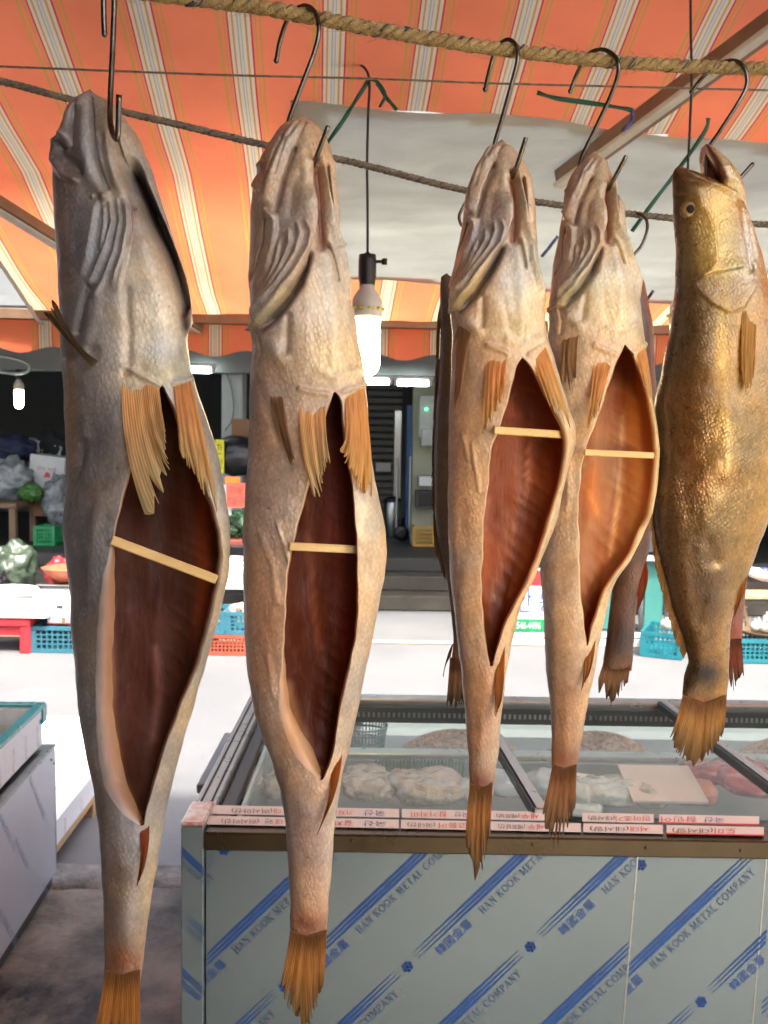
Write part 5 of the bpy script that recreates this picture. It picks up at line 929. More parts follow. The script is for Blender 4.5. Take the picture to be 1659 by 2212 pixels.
def fin(F, name, base, mid, tip, nray=12, cb=(205, 140, 60), ct=(190, 170, 110), cr=(225, 205, 160), Y=None, Yt=None, lift=.003, tiplift=.012, ragged=.3, ridge=.00045, rows=30, membrane=.8, thick=.0006, label=None, tail=False):
    """a fan of bony rays joined by thin skin, split into frayed clumps towards the tip"""
    sub = 4; nray = int(nray*1.5); n = nray*sub+1; B, Mi, T = interp_curve(base, n), interp_curve(mid, n), interp_curve(tip, n)
    def dep(p, l): return Y if Y is not None else F.surf(p[0], p[1])[1]-l
    i5 = np.linspace(0, n-1, 5).astype(int); B = B if tail else B-(Mi-B)*.13+np.stack([0*B[:, 0], np.array([2.5*noise.noise(Vector((i*.3, 3.3, 0))) for i in range(n)])], 1); yb = np.array([dep(B[i], -.0045) for i in i5]); ym = np.array([dep(Mi[i], lift+.002) for i in i5])
    u5 = np.linspace(0, 1, 5); u = np.linspace(0, 1, n); Yb = np.interp(u, u5, yb); Ym = np.interp(u, u5, ym); Yt_ = (Ym-tiplift+.006) if Yt is None else np.full(n, Yt)
    # clumps of rays
    cuts = [0]
    while cuts[-1] < nray: cuts.append(min(nray, cuts[-1]+int(rng.choice([1, 1, 2, 2, 3, 4]))))
    deep = [1.0-(rng.random()**1.5)*(.12+.55*ragged) for _ in cuts]; deep[0] = deep[-1] = 1.0
    sd_ = rng.random()*50; L = np.array([1-.18*ragged*(1+noise.noise(Vector((i*.11, sd_, 0))))-.22*ragged*rng.random()*(i % sub == 0) for i in range(n)])
    P2 = np.zeros((rows, n, 2)); D2 = np.zeros((rows, n)); Cc = np.zeros((rows, n, 3)); cbl, ctl, crl = np.array(lin(cb)), np.array(lin(ct)), np.array(lin(cr)); fold = .005*np.array([noise.noise(Vector((i*.09, sd_+9, 0))) for i in range(n)])
    for j in range(rows):
        t = j/(rows-1)
        for i in range(n):
            s = t*L[i]; c = 2*Mi[i]-(B[i]+T[i])/2; P2[j, i] = (1-s)**2*B[i]+2*s*(1-s)*c+s*s*T[i]; ph = (i % sub)/sub; rg = .5+.5*math.cos(2*math.pi*ph)
            D2[j, i] = (1-s)**2*Yb[i]+2*s*(1-s)*(2*Ym[i]-(Yb[i]+Yt_[i])/2)+s*s*Yt_[i]-ridge*rg+fold[i]*s
            kk = smoothstep(.2, 1, s); cc = cbl*(1-kk)+ctl*kk; k0 = (1-smoothstep(.0, .12, s))*.75 if not tail else (1-smoothstep(.02, .5, s))*.9; cc = cc*(1-k0)+(crl*.8 if not tail else np.array(lin((118, 62, 30))))*k0; cc = cc*(1-.38*rg**2)+crl*(.38*rg**2)*(1-(.55*kk if tail else 0)); Cc[j, i] = cc*(.92+.3*noise.noise(Vector((i*.35, j*.22, sd_))))
    for g in range(len(cuts)-1):             # every clump narrows to its own point beyond its splits
        a_, b_ = cuts[g]*sub, cuts[g+1]*sub; ctr = (a_+b_)/2; d0 = min(deep[g], deep[g+1], .93)
        for j in range(rows):
            t = j/(rows-1)
            if t > d0:
                f_ = ((t-d0)/(1-d0))**1.1*.93
                for i in range(a_, b_+1):
                    if (i == a_ and g > 0): continue
                    P2[j, i] = P2[j, i]*(1-f_)+P2[j, int(ctr)]*f_
    drop = {}
    for g in range(1, len(cuts)-1): drop[cuts[g]*sub] = min(deep[g], .93)
    V = [PY(P2[j, i, 0], P2[j, i, 1], D2[j, i]) for j in range(rows) for i in range(n)]
    fs = [(j*n+i, j*n+i+1, (j+1)*n+i+1, (j+1)*n+i) for j in range(rows-1) for i in range(n-1) if not (i in drop and j/(rows-1) > drop[i]-.02)]
    me = bpy.data.meshes.new(name); me.from_pydata([tuple(v) for v in V], [], fs); me.materials.append(MAT['fin']); me.polygons.foreach_set('use_smooth', [True]*len(me.polygons)); Cf = np.clip(Cc.reshape(-1, 3), 0, 1)
    at = me.attributes.new('Col', 'FLOAT_COLOR', 'POINT'); at.data.foreach_set('color', np.concatenate([Cf, np.ones((len(Cf), 1))], 1).astype(np.float32).ravel())
    o = bpy.data.objects.new(name, me); col.objects.link(o); setpar(o, F.root)
    md = o.modifiers.new('thickness', 'SOLIDIFY'); md.thickness = thick; md.offset = 0
    if label: o['label'] = label
    return o
def hook(label, px, Ys, tip=None, rad=.0021, ball=True):
    """S-hook: ball end, bend over the rope, shank, lower bend through the jaw, straight point"""
    P = [PY(x, y, Yq) for (x, y), Yq in zip(px, Ys)]; P = spline(P, 70)
    root = empty('s_hook', P[0]); tag(root, label, 'hook', 's-hooks on the ropes')
    MB().tube(P, rad, 10).build('rod', MAT['steel_rod'], root, True)
    if ball:
        b = MB(); prof = [(.0026*math.sin(a), -.0026*math.cos(a)) for a in np.linspace(.05, math.pi-.05, 9)]; b.lathe(prof, P[0], 12); b.build('ball_end', MAT['steel_rod'], root, True)
    return root
def skewer(label, p0, p1, F, wpx, y0, y1):
    a, b = np.array(PY(*p0, y0)), np.array(PY(*p1, y1)); d = Vector(b-a); L = d.length; d.normalize(); up = Vector((0, 0, 1)); s = d.cross(up).normalized(); up = s.cross(d); rot = Matrix((d, s, up)).transposed()
    hgt = wpx/FPX*y0; o = MB().box((a+b)/2, (L, hgt*.55, hgt), rot, bev=hgt*.12).build('bamboo_stick', MAT['wood_stick'])
    return tag(o, label, 'stick', 'sticks propping the bellies open')

# ---- fish on the left edge, belly turned to the right
def Z1(p): return [(x*.32675, 135.5+y*.32675) for x, y in p]
def z1s(kind, pts, r, h, *k):
    k = list(k)
    if kind == 'f': k[0] = Z1([k[0]])[0]
    return (kind, Z1(pts), r*.32675, h, *k)
f1 = dict(Y=.80, color=(160, 154, 150), cav=(76, 42, 30), rim=(176, 120, 82), thick=.009, cavdepth=.95, mid=25,
  sil=[(205, 176, 208), (215, 160, 232), (240, 143, 260), (270, 136, 281), (300, 121, 300), (350, 117, 322), (420, 118, 345), (500, 122, 370), (600, 128, 399), (660, 129, 412), (700, 130, 414), (725, 132, 402), (760, 135, 406), (800, 137, 414), (850, 140, 428), (900, 143, 445), (950, 145, 462), (1000, 147, 475), (1050, 146, 484), (1100, 140, 492), (1150, 136, 498), (1200, 142, 496), (1250, 150, 490), (1300, 154, 480), (1350, 156, 468), (1400, 160, 453), (1450, 163, 440), (1500, 168, 425), (1550, 174, 410), (1600, 183, 395), (1650, 193, 383), (1700, 203, 370), (1750, 210, 358), (1800, 215, 350), (1850, 219, 342), (1900, 221, 334), (1950, 223, 326), (2000, 225, 318), (2050, 226, 312), (2100, 226, 306), (2135, 228, 302)],
  depth=[(205, .8), (300, .75), (600, .72), (850, .62), (1150, .5), (1500, .55), (1800, .75), (2000, .6), (2135, .08)],
  open=dict(top=832, bot=1786,
    Lo=[(832, 346), (860, 334), (920, 312), (980, 290), (1030, 273), (1115, 255), (1160, 242), (1252, 225), (1327, 212), (1423, 209), (1515, 207), (1600, 209), (1650, 214), (1700, 226), (1728, 240), (1762, 268), (1786, 303)],
    Li=[(832, 348), (860, 338), (920, 318), (980, 297), (1030, 279), (1115, 259), (1160, 247), (1280, 249), (1398, 245), (1423, 241), (1534, 244), (1618, 256), (1680, 270), (1720, 283), (1754, 298), (1786, 308)],
    Ri=[(832, 352), (870, 366), (902, 379), (981, 400), (1036, 427), (1092, 451), (1154, 466), (1203, 470), (1262, 464), (1317, 452), (1386, 436), (1434, 425), (1508, 394), (1570, 372), (1607, 355), (1681, 334), (1754, 315), (1786, 309)],
    Ro=[(832, 354), (870, 372), (902, 388), (981, 412), (1036, 440), (1092, 462), (1154, 478), (1203, 482), (1262, 476), (1317, 463), (1386, 446), (1434, 434), (1508, 401), (1570, 379), (1607, 361), (1681, 339), (1754, 317), (1786, 310)]),
  strokes=[z1s('g', [(430, 560)], 45, -9), z1s('g', [(430, 470), (365, 510), (360, 640), (420, 740), (500, 775)], 26, 4), z1s('g', [(525, 720)], 28, -7), z1s('g', [(450, 640), (500, 680)], 45, -4),
    z1s('g', [(560, 230), (480, 300), (430, 440), (445, 580)], 30, 4), z1s('g', [(515, 250), (475, 400), (480, 540)], 14, -4), z1s('g', [(600, 240), (618, 500), (640, 650), (700, 830)], 16, -6),
    z1s('g', [(560, 300), (560, 550), (600, 750), (680, 860)], 55, 4), z1s('g', [(690, 330), (690, 500), (730, 700), (800, 850)], 60, 5), z1s('g', [(755, 460), (800, 620), (860, 850), (880, 950)], 18, -6),
    z1s('g', [(660, 480), (680, 640), (720, 820)], 30, -3), z1s('g', [(690, 895)], 22, 6), z1s('g', [(615, 885)], 14, 4),
    z1s('f', [(640, 900), (635, 1000), (615, 1130), (590, 1300), (550, 1400), (450, 1460)], 110, 5, (520, 1100)),
    z1s('g', [(720, 900), (740, 1050), (700, 1200), (620, 1400), (540, 1600)], 13, 4, 8), z1s('g', [(770, 900), (790, 1050), (750, 1250), (680, 1450), (620, 1560)], 13, 4, 8), z1s('g', [(815, 900), (830, 1080), (800, 1280), (740, 1480)], 13, 4, 8), z1s('g', [(690, 940), (690, 1080), (660, 1250)], 12, 3, 8),
    z1s('f', [(840, 880), (860, 1080), (835, 1250), (795, 1450), (790, 1560)], 90, 6, (700, 1200)),
    z1s('g', [(590, 1480), (545, 1600), (505, 1780)], 26, -6), z1s('g', [(640, 1560), (600, 1760), (560, 1900)], 50, 2), z1s('g', [(830, 1500), (850, 1800), (830, 2050)], 40, -3),
    z1s('g', [(830, 600), (900, 800), (985, 985), (1100, 1250), (1180, 1480), (1222, 1680)], 62, -34, 7), z1s('g', [(920, 870), (1010, 1080), (1120, 1340), (1200, 1600)], 40, -14, 7), z1s('g', [(950, 800), (1080, 1100), (1180, 1400)], 16, 2), z1s('g', [(960, 1200), (1050, 1600), (1080, 2000)], 120, 4),
    z1s('g', [(600, 1900)], 60, -4), z1s('g', [(480, 1980)], 60, 3),
    ('g', [(185, 960), (165, 1060), (150, 1120)], 16, -3), ('g', [(180, 900), (195, 1000), (165, 1080)], 14, 2), ('g', [(215, 1080), (200, 1180), (190, 1290)], 18, 2), ('g', [(300, 1830), (270, 1950), (268, 2080)], 28, 1.5)],
  fins=[[(266, 790), (300, 808), (343, 833)], [(374, 827), (412, 818)]],
  back=[((112, 106, 106), .42, .1, .7), ((150, 138, 122), .55, .85, .5)],
  blobs=[('e', (330, 700), (85, 150), (222, 215, 202), .97), ('e', (300, 560), (35, 70), (200, 190, 172), .8), ('e', (355, 800), (70, 40), (200, 186, 150), .9), ('e', (300, 500), (26, 60), (170, 155, 140), .7), ('e', (240, 330), (30, 60), (176, 162, 140), .6), ('e', (225, 260), (22, 40), (184, 168, 135), .7),
    ('e', (190, 480), (40, 120), (126, 126, 132), .8), ('e', (215, 640), (40, 90), (132, 130, 134), .7), ('e', (140, 500), (20, 200), (142, 112, 94), .6), ('e', (150, 900), (18, 150), (150, 118, 66), .8), ('e', (215, 960), (50, 120), (84, 80, 82), .7), ('e', (190, 1250), (40, 160), (98, 86, 80), .7),
    ('l', Z1([(860, 700), (960, 950), (1090, 1250), (1190, 1550), (1230, 1750)]), 15, (46, 20, 10), 1.0), ('l', Z1([(870, 950), (880, 1100), (850, 1200)]), 6, (130, 70, 60), .6),
    ('e', (470, 1230), (30, 180), (196, 182, 160), .9), ('e', (400, 1540), (30, 120), (190, 175, 150), .8), ('e', (330, 1900), (30, 150), (186, 164, 128), .7), ('e', (250, 1920), (36, 160), (112, 92, 78), .85), ('e', (268, 2075), (66, 60), (118, 70, 40), .95), ('e', (215, 1760), (30, 60), (112, 92, 78), .6), ('e', (160, 360), (20, 60), (120, 96, 80), .6)],
  cavblobs=[('l', [(335, 900), (340, 1250), (312, 1600)], 5, (48, 14, 12), .75), ('e', (290, 1500), (50, 160), (84, 42, 34), .7), ('e', (400, 1120), (50, 140), (84, 40, 22), .7), ('e', (440, 1200), (22, 260), (146, 66, 26), .8), ('l', [(225, 1300), (228, 1450), (232, 1560), (255, 1680), (290, 1770)], 15, (214, 148, 98), .9), ('e', (310, 1350), (40, 40), (90, 40, 28), .6), ('l', [(335, 1400), (345, 1500), (330, 1600)], 10, (150, 100, 92), .5)])
FISH1 = make_fish('dried_croaker', 'largest gutted fish, nearest on the left, grey head and dark open belly', f1)
# ---- second fish
def Z4(p): return [(474.4+x*.3064, 203.3+y*.3064) for x, y in p]
def z4s(kind, pts, r, h, *k):
    k = list(k)
    if kind == 'f': k[0] = Z4([k[0]])[0]
    return (kind, Z4(pts), r*.3064, h, *k)
HEAD = [z4s('f', [(645, 640), (655, 880), (640, 1000), (590, 1200), (480, 1420), (360, 1550), (240, 1650), (222, 1600)], 260, 12, (400, 1200)),
  z4s('g', [(490, 950), (500, 1060), (430, 1250), (330, 1450), (250, 1580)], 17, 4.5, 8), z4s('g', [(540, 900), (560, 1000), (530, 1130), (430, 1330), (320, 1500)], 15, 4.5, 8), z4s('g', [(585, 890), (615, 980), (600, 1100), (520, 1280), (400, 1450)], 14, 3.5, 8), z4s('g', [(430, 1020), (405, 1200), (330, 1400), (260, 1530)], 15, 3.5, 8),
  z4s('f', [(325, 830), (395, 850), (405, 960), (385, 1080), (340, 1220), (225, 1390)], 130, 6, (260, 1000)), z4s('g', [(325, 890), (315, 1000), (265, 1200), (215, 1320)], 14, -5), z4s('g', [(320, 815), (395, 870)], 16, 4),
  z4s('g', [(540, 230), (430, 400), (370, 580), (335, 740)], 52, 6), z4s('g', [(450, 310), (370, 480), (300, 680)], 24, -5), z4s('g', [(530, 390), (450, 600), (398, 830)], 16, -7), z4s('g', [(560, 200), (500, 300)], 12, -3), z4s('g', [(600, 200), (560, 300)], 10, -2), z4s('g', [(490, 300), (440, 430), (400, 560)], 10, -1.5),
  z4s('g', [(620, 240), (585, 420), (560, 600), (590, 760)], 75, 4), z4s('f', [(640, 420), (640, 650), (655, 850)], 80, 5, (560, 600)), z4s('g', [(655, 460)], 24, -7), z4s('g', [(560, 560), (520, 700), (500, 850)], 40, -2),
  z4s('g', [(672, 520), (690, 700), (705, 900), (715, 1060)], 45, -12), z4s('g', [(700, 460), (740, 700), (800, 950), (835, 1060)], 28, 6), z4s('g', [(765, 500), (775, 700), (798, 900)], 17, -9), z4s('g', [(805, 480), (818, 700), (842, 900)], 18, 2),
  z4s('f', [(835, 1040), (870, 1250), (930, 1480), (985, 1700)], 60, 6, (960, 1300)), z4s('g', [(755, 1060), (790, 1170), (830, 1300)], 22, -7), z4s('g', [(640, 1090), (560, 1330), (440, 1510), (300, 1665)], 34, -13, 5),
  z4s('g', [(740, 1120), (800, 1500), (820, 1900)], 70, 3), z4s('g', [(370, 1760), (440, 1860)], 70, 4), z4s('g', [(480, 1560), (470, 1820)], 34, -3), z4s('g', [(260, 1680), (300, 1800), (270, 1920)], 26, -4), z4s('g', [(700, 1950), (820, 2000), (960, 1950)], 40, 2), z4s('g', [(650, 1600), (690, 1850)], 40, -.8), z4s('g', [(810, 1650), (815, 1950)], 22, -.9), z4s('g', [(265, 560)], 38, -5), z4s('g', [(300, 470), (235, 530), (230, 640), (290, 690)], 14, 2)]
HEADC = [('e', Z4([(420, 900)])[0], (80, 170), (176, 164, 154), .75), ('e', Z4([(560, 300)])[0], (60, 50), (176, 160, 138), .6), ('e', Z4([(770, 1550)])[0], (70, 95), (222, 214, 196), .97), ('e', Z4([(820, 1880)])[0], (80, 45), (220, 208, 178), .97), ('l', Z4([(740, 1130), (760, 1300)]), 22, (206, 195, 172), .8), ('e', Z4([(430, 1780)])[0], (34, 40), (196, 180, 158), .8),
  ('l', Z4([(675, 530), (690, 700), (710, 900), (720, 1050)]), 10, (150, 92, 66), .85), ('l', Z4([(630, 1130), (560, 1330), (440, 1510), (310, 1660)]), 9, (66, 34, 18), .95), ('l', Z4([(770, 510), (780, 700), (800, 900)]), 5, (130, 74, 48), .8), ('l', Z4([(450, 620), (420, 780)]), 8, (130, 92, 84), .5),  # darkest stroke paints the shadow under the gill flap
  ('l', Z4([(540, 240), (430, 400), (360, 620)]), 13, (176, 166, 156), .7), ('l', Z4([(630, 260), (600, 450), (590, 620), (620, 780)]), 14, (190, 176, 150), .7), ('l', Z4([(560, 950), (540, 1150), (440, 1380), (320, 1530)]), 22, (178, 164, 148), .7), ('l', Z4([(480, 1400), (360, 1540), (250, 1640)]), 9, (196, 178, 138), .8), ('e', Z4([(290, 1000)])[0], (24, 70), (150, 132, 118), .6), ('l', Z4([(720, 500), (800, 900), (840, 1050), (900, 1350)]), 12, (204, 190, 164), .8), ('e', Z4([(300, 520)])[0], (30, 50), (140, 84, 62), .6)]
SRC = np.array([(655, 258), (680, 345), (545, 705), (724, 845), (787, 800)], float)
def headmap(dst):
    A = np.concatenate([SRC, np.ones((5, 1))], 1); sol = np.linalg.lstsq(A, np.array(dst, float), rcond=None)[0]; s = math.sqrt(abs(np.linalg.det(sol[:2])))
    jr = np.random.default_rng(int(dst[0][0])); ja, jb_ = jr.random(4)*6.28, 2.5+jr.random(4)*3
    def mp(pts): return [tuple(np.array([p[0]+jb_[0]*math.sin(p[1]*.02+ja[0])+jb_[1]*.5*math.sin(p[1]*.055+ja[1]), p[1]+jb_[2]*math.sin(p[0]*.03+ja[2]), 1])@sol) for p in pts]
    st = []
    for q in HEAD:
        k = list(q[4:])
        if q[0] == 'f': k[0] = mp([k[0]])[0]
        st.append((q[0], mp(q[1]), q[2]*s, q[3], *k))
    cb = []
    for b in HEADC: cb.append((b[0], mp([b[1]])[0] if b[0] == 'e' else mp(b[1]), (b[2][0]*s, b[2][1]*s) if b[0] == 'e' else b[2]*s, b[3], b[4]))
    return st, cb
f2 = dict(Y=.83, color=(196, 168, 146), cav=(106, 48, 24), rim=(196, 140, 98), thick=.008, mid=12,
  sil=[(258, 640, 664), (264, 622, 676), (272, 608, 690), (300, 588, 708), (350, 560, 722), (400, 547, 728), (460, 542, 732), (520, 540, 736), (600, 537, 745), (650, 540, 755), (700, 540, 768), (750, 545, 778), (800, 543, 787), (850, 540, 793), (900, 538, 797), (950, 537, 800), (1000, 536, 805), (1050, 533, 815), (1100, 530, 825), (1150, 526, 834), (1190, 525, 836), (1250, 525, 830), (1300, 526, 820), (1350, 527, 810), (1400, 530, 800), (1450, 535, 790), (1500, 542, 780), (1550, 552, 770), (1600, 570, 758), (1650, 590, 745), (1700, 603, 735), (1750, 612, 727), (1800, 618, 722), (1850, 622, 718), (1900, 624, 714), (1950, 626, 710), (2000, 627, 707), (2045, 630, 704)],
  depth=[(258, .8), (400, .85), (700, .8), (1000, .62), (1190, .55), (1500, .62), (1800, .8), (1980, .5), (2045, .07)],
  open=dict(top=845, bot=1686,
    Lo=[(845, 722), (869, 708), (930, 690), (1000, 672), (1071, 659), (1143, 639), (1191, 627), (1255, 618), (1328, 614), (1414, 611), (1482, 603), (1543, 605), (1616, 625), (1658, 659), (1686, 694)],
    Li=[(845, 723), (869, 712), (930, 696), (1000, 678), (1071, 663), (1143, 643), (1191, 631), (1255, 622), (1328, 617), (1414, 615), (1482, 619), (1543, 630), (1590, 655), (1628, 679), (1660, 690), (1686, 697)],
    Ri=[(845, 726), (860, 734), (920, 738), (998, 749), (1053, 760), (1134, 766), (1186, 769), (1242, 770), (1327, 769), (1392, 765), (1457, 748), (1508, 736), (1568, 727), (1641, 715), (1686, 698)],
    Ro=[(845, 727), (860, 738), (920, 743), (998, 753), (1053, 763), (1134, 769), (1186, 772), (1242, 774), (1327, 773), (1392, 769), (1457, 753), (1508, 741), (1568, 731), (1641, 718), (1686, 699)]),
  strokes=HEAD+[('g', [(600, 1130), (640, 1260), (660, 1330)], 6, 1.6), ('g', [(560, 1150), (590, 1220), (600, 1300)], 9, 1.4), ('g', [(580, 1420), (590, 1500)], 8, 1.2), ('g', [(800, 1180), (790, 1280), (780, 1380)], 9, -1.5), ('g', [(560, 830), (590, 920), (625, 1010)], 10, -1.5), ('g', [(655, 1740), (640, 1850), (660, 1980)], 22, 1.2), ('g', [(545, 1000), (535, 1100), (530, 1170)], 12, 1.5)],
  fins=[[(648, 840), (676, 848), (706, 851)], [(742, 845), (786, 830)]],
  back=[((128, 106, 92), .2, .0, .6), ((192, 172, 146), .7, .95, .8)],
  blobs=HEADC+[('e', (600, 800), (60, 60), (150, 132, 118), .5), ('e', (560, 950), (30, 180), (160, 122, 104), .6), ('e', (570, 1350), (46, 180), (186, 134, 104), .7), ('e', (640, 1160), (24, 60), (190, 166, 140), .6), ('e', (800, 1200), (40, 220), (204, 184, 158), .8), ('e', (620, 1600), (30, 80), (200, 146, 102), .6), ('e', (665, 1830), (46, 170), (150, 110, 86), .8), ('e', (720, 1780), (14, 220), (206, 180, 150), .7), ('e', (665, 1998), (60, 46), (134, 70, 36), .95), ('e', (610, 1720), (14, 120), (110, 94, 84), .7)],
  cavblobs=[('l', [(722, 900), (714, 1300), (704, 1600)], 4, (56, 16, 10), .7), ('e', (680, 1250), (30, 220), (120, 52, 24), .5), ('l', [(660, 1080), (670, 1200), (680, 1330), (690, 1400)], 7, (170, 92, 40), .7), ('e', (720, 1100), (24, 200), (134, 42, 16), .6), ('e', (750, 1350), (26, 160), (140, 50, 24), .7), ('l', [(618, 1480), (640, 1560), (668, 1625)], 14, (214, 152, 108), .8), ('e', (690, 1550), (20, 120), (96, 34, 24), .6)])
FISH2 = make_fish('dried_croaker', 'second gutted fish from the left, pinkish brown skin, belly slit with one stick', f2)
h3, c3 = headmap([(1085, 311), (1112, 370), (974, 665), (1127, 773), (1179, 720)])
f3 = dict(Y=.90, color=(206, 174, 146), cav=(146, 74, 34), rim=(205, 168, 124), thick=.007, mid=15,
  sil=[(311, 1072, 1094), (318, 1060, 1104), (330, 1050, 1114), (353, 1036, 1135), (389, 1019, 1148), (434, 1008, 1153), (483, 998, 1158), (532, 990, 1162), (591, 979, 1167), (640, 971, 1173), (663, 970, 1175), (696, 975, 1178), (729, 979, 1181), (761, 978, 1193), (827, 974, 1211), (892, 969, 1232), (914, 968, 1243), (945, 967, 1244), (979, 967, 1237), (1044, 967, 1219), (1110, 968, 1206), (1175, 969, 1184), (1240, 972, 1157), (1306, 979, 1124), (1371, 987, 1108), (1437, 995, 1095), (1502, 1000, 1088), (1559, 1007, 1082), (1600, 1010, 1080), (1650, 1012, 1073), (1700, 1014, 1065), (1725, 1016, 1062)],
  depth=[(311, .8), (450, .85), (700, .8), (900, .6), (1150, .55), (1400, .8), (1600, .85), (1690, .45), (1725, .08)],
  open=dict(top=772, bot=1440,
    Lo=[(772, 1126), (791, 1114), (846, 1101), (898, 1085), (950, 1068), (972, 1059), (1018, 1055), (1077, 1049), (1142, 1042), (1208, 1041), (1240, 1038), (1306, 1039), (1371, 1044), (1440, 1057)],
    Li=[(772, 1127), (791, 1116), (846, 1104), (898, 1088), (950, 1071), (972, 1062), (1018, 1058), (1077, 1052), (1142, 1045), (1208, 1044), (1240, 1041), (1306, 1042), (1371, 1048), (1440, 1059)],
    Ri=[(772, 1129), (781, 1140), (827, 1163), (882, 1189), (925, 1211), (956, 1217), (1012, 1210), (1077, 1195), (1142, 1175), (1191, 1161), (1250, 1138), (1303, 1112), (1339, 1091), (1371, 1081), (1440, 1062)],
    Ro=[(772, 1130), (781, 1143), (827, 1169), (882, 1198), (925, 1226), (956, 1231), (1012, 1223), (1077, 1206), (1142, 1186), (1191, 1170), (1250, 1146), (1303, 1119), (1339, 1097), (1371, 1086), (1440, 1064)]),
  strokes=h3+[('g', [(1020, 960), (1030, 1020), (1035, 1060)], 7, 1.3), ('g', [(1000, 940), (1012, 990)], 7, 1.2), ('g', [(1040, 1550), (1035, 1650)], 14, 1), ('g', [(1000, 1100), (995, 1250)], 14, -1)],
  fins=[[(1054, 744), (1096, 763)], [(1144, 765), (1176, 745)]],
  back=[((140, 116, 106), .2, .0, .6), ((206, 182, 146), .7, .95, .7)],
  blobs=c3+[('e', (1005, 1050), (26, 200), (182, 134, 104), .6), ('e', (1010, 1000), (20, 60), (196, 164, 130), .6), ('e', (1200, 1050), (26, 160), (206, 184, 148), .8), ('e', (1040, 1540), (44, 170), (150, 104, 74), .85), ('e', (990, 1400), (8, 200), (120, 110, 112), .8), ('e', (1038, 1692), (50, 36), (122, 66, 42), .95), ('e', (1085, 820), (20, 50), (206, 150, 80), .5)],
  cavblobs=[('l', [(1146, 820), (1126, 1100), (1078, 1380)], 4, (70, 22, 12), .65), ('l', [(1150, 860), (1136, 1050)], 5, (196, 130, 84), .4), ('e', (1140, 870), (50, 70), (150, 66, 22), .7), ('e', (1180, 980), (30, 90), (154, 74, 30), .7), ('e', (1090, 1150), (40, 160), (118, 48, 26), .5), ('e', (1075, 1350), (24, 80), (120, 46, 36), .6), ('l', [(1110, 1010), (1105, 1090), (1095, 1160)], 8, (160, 96, 56), .5)])
FISH3 = make_fish('dried_croaker', 'third gutted fish from the left, tan skin, orange belly held open by a stick', f3)
h4, c4 = headmap([(1284, 336), (1318, 400), (1202, 655), (1348, 745), (1386, 690)])
f4 = dict(Y=.945, color=(210, 180, 150), cav=(158, 98, 54), rim=(214, 184, 138), thick=.0065, mid=18,
  sil=[(336, 1272, 1294), (343, 1262, 1302), (356, 1250, 1310), (382, 1231, 1325), (418, 1221, 1335), (467, 1214, 1348), (516, 1206, 1356), (565, 1197, 1363), (598, 1192, 1371), (663, 1186, 1381), (729, 1184, 1390), (794, 1186, 1399), (859, 1190, 1408), (925, 1194, 1419), (979, 1194, 1423), (1044, 1188, 1418), (1110, 1180, 1407), (1175, 1172, 1377), (1208, 1167, 1362), (1240, 1167, 1336), (1273, 1170, 1320), (1306, 1173, 1312), (1371, 1176, 1296), (1437, 1179, 1287), (1502, 1186, 1273), (1559, 1190, 1261), (1600, 1192, 1256), (1650, 1192, 1248), (1685, 1194, 1243)],
  depth=[(336, .8), (450, .85), (700, .8), (900, .62), (1150, .58), (1400, .8), (1550, .8), (1645, .45), (1685, .08)],
  open=dict(top=744, bot=1394,
    Lo=[(744, 1347), (781, 1330), (833, 1312), (892, 1291), (963, 1266), (1005, 1255), (1077, 1248), (1142, 1248), (1190, 1252), (1208, 1246), (1234, 1252), (1273, 1251), (1322, 1256), (1394, 1267)],
    Li=[(744, 1348), (781, 1333), (833, 1316), (892, 1295), (963, 1269), (1005, 1257), (1077, 1250), (1142, 1250), (1190, 1254), (1208, 1249), (1234, 1255), (1273, 1254), (1322, 1259), (1394, 1268)],
    Ri=[(744, 1350), (761, 1364), (820, 1385), (876, 1401), (897, 1406), (969, 1414), (1018, 1413), (1093, 1405), (1149, 1387), (1191, 1361), (1240, 1328), (1273, 1303), (1309, 1290), (1358, 1274), (1394, 1269)],
    Ro=[(744, 1351), (761, 1368), (820, 1391), (876, 1408), (897, 1412), (969, 1420), (1018, 1419), (1093, 1411), (1149, 1396), (1191, 1371), (1240, 1338), (1273, 1311), (1309, 1297), (1358, 1279), (1394, 1271)]),
  strokes=h4+[('g', [(1225, 1550), (1220, 1640)], 14, 1), ('g', [(1230, 1000), (1225, 1100)], 8, 1.2)],
  fins=[[(1286, 746), (1328, 765)], [(1370, 761), (1393, 743)]],
  back=[((150, 126, 116), .2, .0, .6), ((212, 190, 150), .7, .95, .7)],
  blobs=c4+[('e', (1215, 1200), (30, 200), (184, 140, 106), .6), ('e', (1300, 640), (60, 60), (216, 204, 164), .7), ('e', (1190, 1400), (10, 220), (124, 116, 118), .8), ('e', (1225, 1540), (46, 170), (152, 108, 78), .85), ('e', (1222, 1640), (50, 36), (136, 76, 44), .95), ('e', (1310, 1260), (24, 80), (206, 178, 136), .7)],
  cavblobs=[('l', [(1352, 800), (1330, 1050), (1284, 1330)], 4, (110, 48, 24), .6), ('l', [(1344, 900), (1336, 1080), (1318, 1200)], 5, (224, 176, 120), .5), ('e', (1385, 900), (26, 130), (196, 116, 48), .85), ('e', (1390, 1080), (30, 120), (206, 138, 78), .85), ('e', (1330, 850), (34, 70), (150, 70, 26), .7), ('e', (1275, 1060), (16, 60), (190, 104, 40), .8), ('l', [(1270, 1060), (1285, 1090), (1290, 1110)], 7, (206, 130, 60), .8), ('e', (1300, 1200), (24, 90), (176, 104, 60), .6), ('e', (1345, 985), (26, 40), (140, 66, 30), .6), ('e', (1270, 1340), (20, 50), (150, 64, 44), .6)])
FISH4 = make_fish('dried_croaker', 'fourth gutted fish from the left, palest breast, amber belly glowing at its right', f4)
